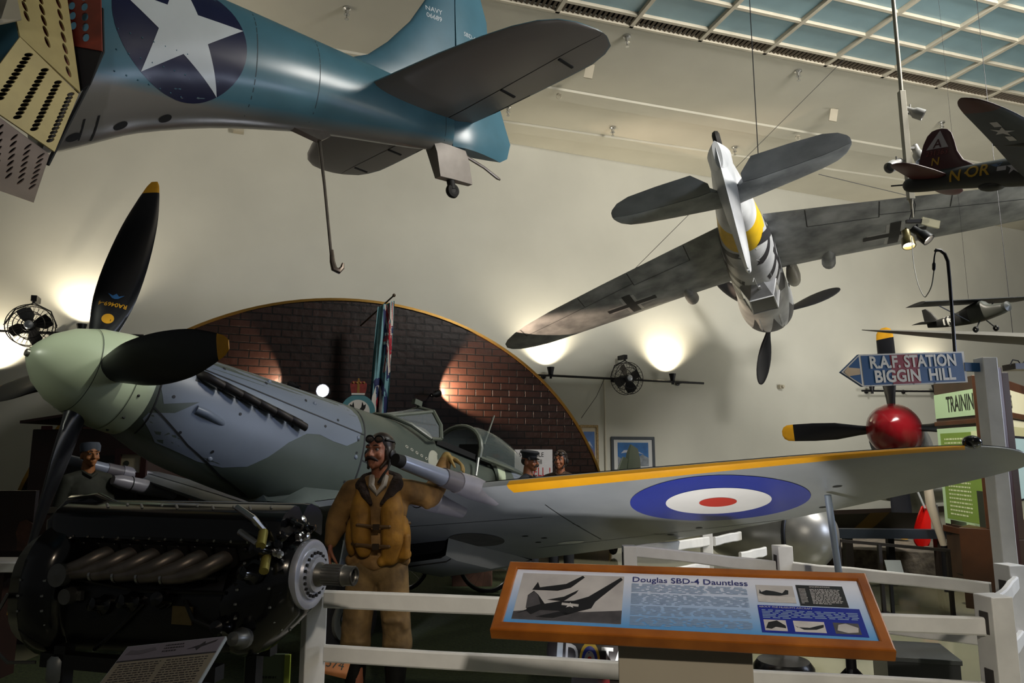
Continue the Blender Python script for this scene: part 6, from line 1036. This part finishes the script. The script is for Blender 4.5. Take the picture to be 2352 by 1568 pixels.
b = MB(); b.box((.05, .18, sq0.z+.32), (.5, .04, .45)); b.build('backboard', dw_, sh_, 0); b = MB(); b.X = M4.Translation((.26, .15, sq0.z+.2)); b.poly([[(x*.1, z*.1) for x, z in ((-.5, -1), (-.55, -.2), (-.7, .3), (-.5, 1.1), (0, 1.3), (.5, 1.0), (.6, .3), (.4, -.3), (.5, -1))]], fr((0, 0, 0), (1, 0, 0), (0, 0, 1)), .012, 0, 0); b.build('portrait', mat('portrait_brown', '4a2c1e', .6, 0, .4, 12), sh_, 0)
sq1 = at(20, 1175, 6.6); b = MB(); b.X = M4.Translation((sq1.x-.2, sq1.y, 0)); b.box((0, .1, sq1.z), (.95, .3, .05)); tag(b.build('wall_ledge', mat('ledge_brown', '2e2a22', .6, 0, .1, 5), None, 0), 'dim brown ledge behind the engine at far left', 'ledge')
b = MB(); b.X = M4.Translation((sq1.x-.2, sq1.y+.1, 0)); b.box((0, 0, (sq1.z-.03)/2), (.9, .2, sq1.z-.03)); tag(b.build('ledge_base', dw_, None, 0), 'dark timber base under the brown ledge at far left', 'base')
# ================================================================ MANNEQUINS
def hand(w_, d, n, side, curl=.5, sz=1):
    """palm, four unequal bent fingers and a thumb leaving the side of the palm; d = fingers, n = way the palm faces, side = towards the thumb"""
    w_, d, n, t = V(w_), V(d).normalized(), V(n).normalized(), V(side).normalized(); n = (n-d*n.dot(d)).normalized(); t = (t-d*t.dot(d)-n*t.dot(n)).normalized(); out = []
    for k, (o, ln, sp_) in enumerate(((.030, .92, .12), (.010, 1.0, .03), (-.010, .94, -.05), (-.028, .76, -.14))):
        k0 = w_+t*o*.6*sz; k1 = w_+(d*.085+t*o)*sz; out.append(('l', [(k0, .0155*sz), (k1, .0115*sz)])); a = .0; p = k1; pts = [(k1, .0105*sz)]
        for L_s, c in ((.043, curl*.8), (.027, curl*1.1), (.021, curl*.8)):
            a += c; dd = (d*cos(a)+n*sin(a)+t*sp_*.6).normalized(); p = p+dd*L_s*ln*sz; pts.append((p, (.0098, .0088, .0075)[len(pts)-1]*sz))
        out.append(('l', pts))
    b0 = w_+(d*.022+t*.024)*sz; b1 = b0+(d*.032+t*.026+n*.016)*sz; b2 = b1+(d*.03+t*.006+n*.02)*sz; b3 = b2+(d*.02-t*.004+n*.014)*sz
    out.append(('l', [(b0, .015*sz), (b1, .0118*sz), (b2, .0102*sz), (b3, .008*sz)])); out.append(('e', w_+d*.045*sz, (.034*sz, .034*sz, .017*sz), fr((0, 0, 0), d, t).to_3x3())); return out
def head_shapes(c, yaw, pitch=0, sc=1):
    m = M4.Rotation(yaw, 3, 'Z') @ M4.Rotation(pitch, 3, 'X'); c = V(c); P = lambda x, y, z: c+m @ V((x, y, z))*sc; e = lambda p, r: ('e', P(*p), tuple(k*sc for k in r), m); l = lambda pts: ('l', [(P(*p), r*sc) for p, r in pts])
    return P, m, [e((0, .012, .035), (.073, .093, .092)), e((0, -.02, -.02), (.064, .073, .085)), e((0, -.046, -.072), (.042, .042, .037)), l([((0, -.068, -.094), .02), ((0, -.084, -.088), .016)]), l([((0, -.09, .02), .0095), ((0, -.108, -.012), .0125), ((0, -.116, -.026), .0135)]),
        l([((-.013, -.102, -.03), .0085), ((.013, -.102, -.03), .0085)]), l([((-.046, -.076, .031), .0125), ((-.015, -.09, .029), .011)]), l([((.046, -.076, .031), .0125), ((.015, -.09, .029), .011)]), e((-.042, -.066, -.028), (.021, .021, .021)), e((.042, -.066, -.028), (.021, .021, .021)),
        l([((-.024, -.088, -.056), .0065), ((0, -.097, -.053), .0075), ((.024, -.088, -.056), .0065)]), l([((-.02, -.088, -.067), .0065), ((0, -.095, -.068), .008), ((.02, -.088, -.067), .0065)]), e((-.076, .012, -.012), (.01, .022, .034)), e((.076, .012, -.012), (.01, .022, .034))]
skin = mat('mannequin_skin', '9c6248', .5, 0, .12, 20); skin2 = mat('mannequin_skin_tan', '8a5436', .5, 0, .12, 20); eyew = mat('eye_white', '8d857c', .3, 0, 0); lea = mat('helmet_leather', '2a1d16', .38, 0, .3, 14); navyc = mat('uniform_navy', '171a22', .75, 0, .2, 30); fur = mat('dark_fur_collar', '2b1c14', .9, 0, .45, 50, bump=1)
def face_bits(P, m, parent, brow='2a1a10', tache=None):
    for s_, nm in ((-1, 0), (1, 0)):
        b = MB(); b.ball(P(.031*s_, -.077, .014), .0125, 12); e = b.build('eye', eyew, parent); b = MB(); b.ball(P(.031*s_, -.0875, .0135), .0052, 8); b.build('iris', dk, e)
        b = MB(); b.tube([P(.014*s_, -.1, .036), P(.033*s_, -.095, .041), P(.052*s_, -.079, .034)], [.004, .0048, .002], 6); b.build('eyebrow', mat('hair_'+brow, brow, .7, 0, .2, 60), parent)
    if tache: b = MB(); b.tube([P(-.046, -.08, -.062), P(-.028, -.1, -.05), P(-.008, -.112, -.041), P(.008, -.112, -.041), P(.028, -.1, -.05), P(.046, -.08, -.062)], [.005, .011, .012, .012, .011, .005], 10); b.build('moustache', mat('hair_'+brow, brow, .7, 0, .2, 60), parent)
def helmet(P, m, parent, goggles_up=True, sc=1):
    sh = [('e', P(0, .03, .05), (.088*sc, .098*sc, .092*sc), m), ('e', P(-.07, .02, -.01), (.026*sc, .052*sc, .07*sc), m), ('e', P(.07, .02, -.01), (.026*sc, .052*sc, .07*sc), m), ('e', P(0, .065, -.03), (.07*sc, .06*sc, .08*sc), m), ('l', [(P(-.066, -.01, -.06), .014*sc), (P(-.045, -.04, -.105), .012*sc)]), ('l', [(P(.066, -.01, -.06), .014*sc), (P(.045, -.04, -.105), .012*sc)])]
    h = organic('flying_helmet', sh, .008, lea, parent)
    for s_ in (-1, 1):
        b = MB(); ax = m @ V((s_, -.1, 0)); b.lathe([(0, .036*sc), (.02, .034*sc), (.026, .024*sc), (.027, 0)], P(.082*s_, .02, -.012), ax, 18); b.build('earphone', mat('rubber_black', '141110', .5, 0, .1, 20), h)
    b = MB(); gz = .083 if goggles_up else .014
    for s_ in (-1, 1):
        ring = [P(.034*s_+.03*cos(a), -.074+.035*(1-cos(.6*cos(a)*1.2))-.0, gz+.021*sin(a)) for a in [2*pi*k/18 for k in range(19)]]; b.tube(ring, .0065, 6)
    b.tube([P(-.066, -.04, gz), P(-.09, .03, gz-.005), P(-.05, .115, gz-.01), P(.05, .115, gz-.01), P(.09, .03, gz-.005), P(.066, -.04, gz)], .008, 6); g = b.build('goggles', MATS['rubber_black'] if 'rubber_black' in MATS else lea, h)
    for s_ in (-1, 1): b = MB(); b.ball(P(.034*s_, -.068, gz), (.028, .012, .02), 14, 0, m); b.build('goggle_lens', glassmat('goggle_glass', '5d5148', .75, .08), g)
    return h
# ---- the pilot beside the wing gun
PO = V((-.875, 4.86, 0)); pl_ = empty('person', PO, 'person in tan flying suit, mustard life vest and leather helmet leaning on the wing gun', 'person')
P, m, hs = head_shapes((-.01, -.03, 1.652), R(-20), R(-6))
wR, wL = V((-.305, -.04, 1.07)), V((.405, .37, 1.625))
shp = hs+[('l', [((0, .0, 1.36), .075), ((0, -.01, 1.5), .058), ((-.005, -.02, 1.58), .056)]), ('e', (0, .01, 1.25), (.14, .085, .19)), ('l', [((0, .01, 1.25), .085), ((0, 0, .95), .09)]), ('l', [((-.16, .01, 1.38), .05), ((-.255, .02, 1.2), .045), (wR, .03)]), ('l', [((.16, .01, 1.38), .05), ((.34, .2, 1.38), .045), (wL, .03)]),
    ('l', [((-.09, 0, .92), .08), ((-.11, -.02, .5), .06), ((-.12, 0, .12), .045)]), ('l', [((.09, 0, .92), .08), ((.12, -.01, .5), .06), ((.13, .01, .12), .045)])]
shp += hand(wR+V((-.0, 0, -.02)), (-.02, -.15, -1), (.9, .2, 0), (.25, -1, 0), .42)
pbody = organic('body', shp, .0062, [skin], pl_, 3)
face_bits(P, m, pl_, '2b1710', True)
suit = mat('flying_suit_tan', '9a7440', .8, 0, .35, 9, bump=.5, col2='5f4627'); trs = mat('suit_brown', '83683f', .85, 0, .35, 8, bump=.6, col2='4a3920')
tr_ = [('e', (0, 0, .93), (.178, .13, .13)), ('l', [((-.095, 0, .9), .105), ((-.11, -.02, .7), .1), ((-.125, -.02, .52), .095), ((-.128, -.01, .44), .1), ((-.13, 0, .36), .075)]), ('l', [((.095, 0, .9), .105), ((.115, -.01, .7), .1), ((.135, -.01, .52), .093), ((.138, 0, .44), .1), ((.14, .0, .36), .075)]),
    ('e', (-.17, -.05, .55), (.045, .06, .07)), ('e', (.18, -.04, .57), (.045, .06, .07)), ('e', (-.12, -.07, .47), (.075, .045, .03)), ('e', (.13, -.06, .45), (.075, .045, .03)), ('e', (-.12, -.08, .62), (.07, .04, .025)), ('e', (.12, -.08, .6), (.07, .04, .025))]
organic('flying_trousers', tr_, .011, trs, pl_, 3)
jk = [('e', (0, 0, 1.3), (.19, .135, .18)), ('e', (0, 0, 1.08), (.18, .13, .16)), ('l', [((-.165, 0, 1.41), .07), ((0, .0, 1.44), .085), ((.165, 0, 1.41), .07)]), ('l', [((-.185, 0, 1.4), .078), ((-.27, .02, 1.24), .078), ((-.285, .0, 1.17), .07), ((-.305, -.03, 1.08), .045)]), ('l', [((.185, .01, 1.4), .08), ((.31, .16, 1.36), .082), ((.35, .24, 1.42), .072), ((.395, .345, 1.585), .048)]),
    ('e', (-.25, .02, 1.27), (.075, .07, .03)), ('e', (-.275, .01, 1.15), (.07, .065, .025)), ('e', (.3, .13, 1.36), (.05, .08, .09)), ('l', [((-.17, -.01, .96), .045), ((0, -.11, .95), .045), ((.17, -.01, .96), .045), ((0, .11, .95), .045), ((-.17, -.01, .96), .045)])]
organic('flying_jacket', jk, .011, suit, pl_, 3)
ms = mat('life_vest_mustard', '9b6d1c', .75, 0, .3, 10, bump=.6, col2='6f4b12')
vs_ = [('l', [((-.1, -.06, 1.42), .045), ((-.1, -.13, 1.28), .068), ((-.085, -.145, 1.12), .062), ((-.07, -.13, 1.04), .05)]), ('l', [((.1, -.06, 1.42), .045), ((.105, -.135, 1.28), .075), ((.115, -.145, 1.1), .075), ((.1, -.13, 1.0), .06)]), ('e', (.17, -.07, 1.1), (.05, .08, .15)), ('e', (-.16, -.06, 1.12), (.045, .08, .13)), ('l', [((.19, -.04, 1.0), .035), ((.05, -.14, .97), .035)]), ('e', (0, .1, 1.25), (.17, .06, .2)), ('l', [((.1, -.06, 1.42), .04), ((.1, .08, 1.42), .04)]), ('l', [((-.1, -.06, 1.42), .04), ((-.1, .08, 1.42), .04)])]
vest = organic('life_vest', vs_, .009, ms, pl_, 3)
b = MB(); 
for z, w_ in ((1.2, .2), (1.08, .2)): b.tube([(-.2, -.04, z), (-.1, -.2, z), (0, -.19, z-.01), (.1, -.215, z-.01), (.21, -.06, z)], .012, 6)
b.build('harness_strap', mat('strap_brown', '4d3515', .7, 0, .2, 20), vest)
for z in (1.2, 1.08): b = MB(); b.box((.02, -.215, z-.01), (.04, .015, .035)); b.build('buckle', mat('buckle_dark', '33271a', .4, .5, .1, 20), vest)
b = MB(); b.box((.19, -.13, 1.06), (.07, .05, .16), 0, M4.Rotation(-.5, 3, 'Z')); b.build('vest_pocket', ms, vest, 40, .015)
cl = [('l', [((-.03, .085, 1.5), .04), ((-.1, .03, 1.475), .042), ((-.115, -.06, 1.44), .04), ((-.07, -.13, 1.38), .03), ((-.03, -.15, 1.33), .014)]), ('l', [((.03, .085, 1.5), .04), ((.1, .03, 1.475), .045), ((.12, -.06, 1.445), .045), ((.09, -.13, 1.385), .034), ((.04, -.155, 1.33), .014)]), ('l', [((-.03, .085, 1.5), .04), ((.03, .085, 1.5), .04)])]
organic('fur_collar', cl, .008, fur, pl_, 2)
b = MB(); b.tube([(-.045, -.055, 1.5), (-.04, -.1, 1.44), (0, -.115, 1.39), (.04, -.1, 1.44), (.045, -.055, 1.5)], .02, 8); b.build('scarf', mat('scarf_white', '9d948a', .8, 0, .1, 30), pl_)
hm = helmet(P, m, pl_)
b = MB(); b.tube([P(.085, .01, -.03), P(.1, -.03, -.1), P(.08, -.06, -.15), P(.05, -.06, -.2)], .009, 6); b.build('radio_cord', MATS['rubber_black'], hm)
bt = mat('boot_black', '100e0d', .4, 0, .2, 20)
for s_ in (-1, 1):
    x = .13*s_; organic('boot', [('l', [((x, .0, .4), .082), ((x, .01, .2), .064), ((x, .01, .08), .056)]), ('l', [((x, .03, .055), .05), ((x+.02*s_, -.08, .05), .048), ((x+.03*s_, -.16, .042), .04)]), ('e', (x+.01*s_, -.05, .014), (.055, .15, .014))], .01, bt, pl_, 2)
glv = mat('glove_tan', '9b8048', .7, 0, .25, 14, bump=.3)
gl2 = hand(wL, (.75, -.25, -.3), (-.3, -.25, -1), (-.25, -1, .1), .42, 1.12)+[('l', [(wL+V((-.015, -.035, -.05)), .046), (wL, .036)])]
organic('glove', gl2, .0065, glv, pl_, 2)
# ---- simple standing figure, reused for the two men behind the wing and the mechanic
def figure(loc, yaw, label, coat, skin_m, head, brow, tache=None, face_yaw=0, trousers=None, sc=1):
    r = empty('person', M4.Translation(loc) @ M4.Rotation(yaw, 4, 'Z') @ M4.Scale(sc, 4), label, 'person')
    P, m, hs = head_shapes((0, -.02, 1.63), face_yaw); sh = hs+[('l', [((0, .01, 1.34), .075), ((0, 0, 1.56), .056)]), ('e', (0, 0, 1.22), (.14, .09, .2)), ('l', [((0, 0, 1.2), .12), ((0, 0, .95), .12)])]
    for s_ in (-1, 1): sh += [('l', [((.16*s_, 0, 1.37), .045), ((.22*s_, .03, 1.12), .04), ((.23*s_, -.04, .88), .028)]), ('l', [((.09*s_, 0, .92), .08), ((.1*s_, -.01, .5), .055), ((.1*s_, .01, .08), .04), ((.11*s_, -.1, .035), .035)])]+hand((.23*s_, -.045, .87), (0, -.1, -1), (-s_, .1, 0), (0, -1, 0), .4)
    organic('body', sh, .0065, skin_m, r, 3)
    cs = [('e', (0, 0, 1.27), (.19, .125, .19)), ('e', (0, 0, 1.02), (.175, .125, .18)), ('l', [((-.15, 0, 1.4), .06), ((0, .01, 1.43), .075), ((.15, 0, 1.4), .06)])]
    for s_ in (-1, 1): cs.append(('l', [((.175*s_, 0, 1.385), .068), ((.225*s_, .03, 1.12), .06), ((.232*s_, -.035, .91), .043)]))
    organic('tunic', cs, .012, coat, r, 3)
    ts = []
    for s_ in (-1, 1): ts.append(('l', [((.085*s_, 0, .9), .1), ((.1*s_, -.01, .5), .075), ((.1*s_, .01, .1), .06)]))
    organic('trousers', ts, .012, trousers or coat, r, 2)
    for s_ in (-1, 1): organic('shoe', [('l', [((.1*s_, .03, .05), .046), ((.115*s_, -.14, .042), .036)]), ('e', (.108*s_, -.05, .012), (.05, .14, .012))], .011, bt, r, 2)
    b = MB(); b.tube([(-.06, -.0, 1.475), (-.05, -.06, 1.455), (0, -.095, 1.42), (.05, -.06, 1.455), (.06, 0, 1.475), (0, .06, 1.49), (-.06, 0, 1.475)], .018, 8); b.build('collar', coat, r)
    face_bits(P, m, r, brow, tache)
    if head == 'cap':
        b = MB(); M3 = m.to_4x4(); c = P(0, .01, 0); b.X = M4.Translation(c) @ M3
        b.lathe([(.045, .088), (.085, .094), (.1, .112), (.122, .122), (.138, .1), (.14, 0)], (0, .0, 0), (0, -.12, 1), 30); cp = b.build('peaked_cap', coat, r); b = MB(); b.X = M4.Translation(c) @ M3; b.loft([[V((.085*cos(a)*(1+.1*k), -.02-(.06+.055*k)*sin(a)-.01, .058-.03*k)) for a in [pi*j/12 for j in range(13)]] for k in (0, .5, 1)], 0, (0, 0), False); b.loft([[V((.085*cos(a)*(1+.1*k), -.02-(.06+.055*k)*sin(a)-.01, .052-.03*k)) for a in [pi*j/12 for j in range(13)]] for k in (0, .5, 1)], 0, (0, 0), False); b.build('peak', mat('cap_peak', '0d0d0f', .25, 0, 0), cp)
        organic('hair', [('e', P(0, .035, .01), (.078, .075, .06), m)], .009, mat('hair_'+brow, brow, .7), r, 2)
    elif head == 'field':
        b = MB(); b.X = M4.Translation(P(0, .01, 0)) @ m.to_4x4(); b.lathe([(.03, .09), (.09, .094), (.12, .08), (.13, 0)], (0, 0, 0), (0, .1, 1), 24); b.build('side_cap', mat('cap_grey_blue', '3b4350', .7, 0, .15, 20), r); organic('hair', [('e', P(0, .035, .0), (.078, .075, .06), m)], .009, mat('hair_'+brow, brow, .7), r, 2)
    else: helmet(P, m, r)
    return r
q = at(1213, 1060, 8.45); figure(V((q.x, q.y, 0)), R(62), 'person in navy uniform and peaked cap in profile before the SCRAMBLE sign', navyc, skin2, 'cap', '1c120c', True, sc=.95)
q = at(1287, 1062, 9.3); figure(V((q.x, q.y, 0)), R(-14), 'person in leather flying helmet with goggles up, right of the SCRAMBLE sign', mat('jacket_brown', '3d2a1c', .7, 0, .2, 20), skin2, 'helmet', '20140d', None, R(-8), navyc, .955)
q = at(205, 1052, 7.2); figure(V((q.x, q.y, 0)), R(50), 'person in blue grey cap turned right behind the propeller at left', mat('overall_grey', '2f3128', .8, 0, .2, 20), mat('skin_amber', 'a0663a', .5, 0, .1, 20), 'field', '20140d')
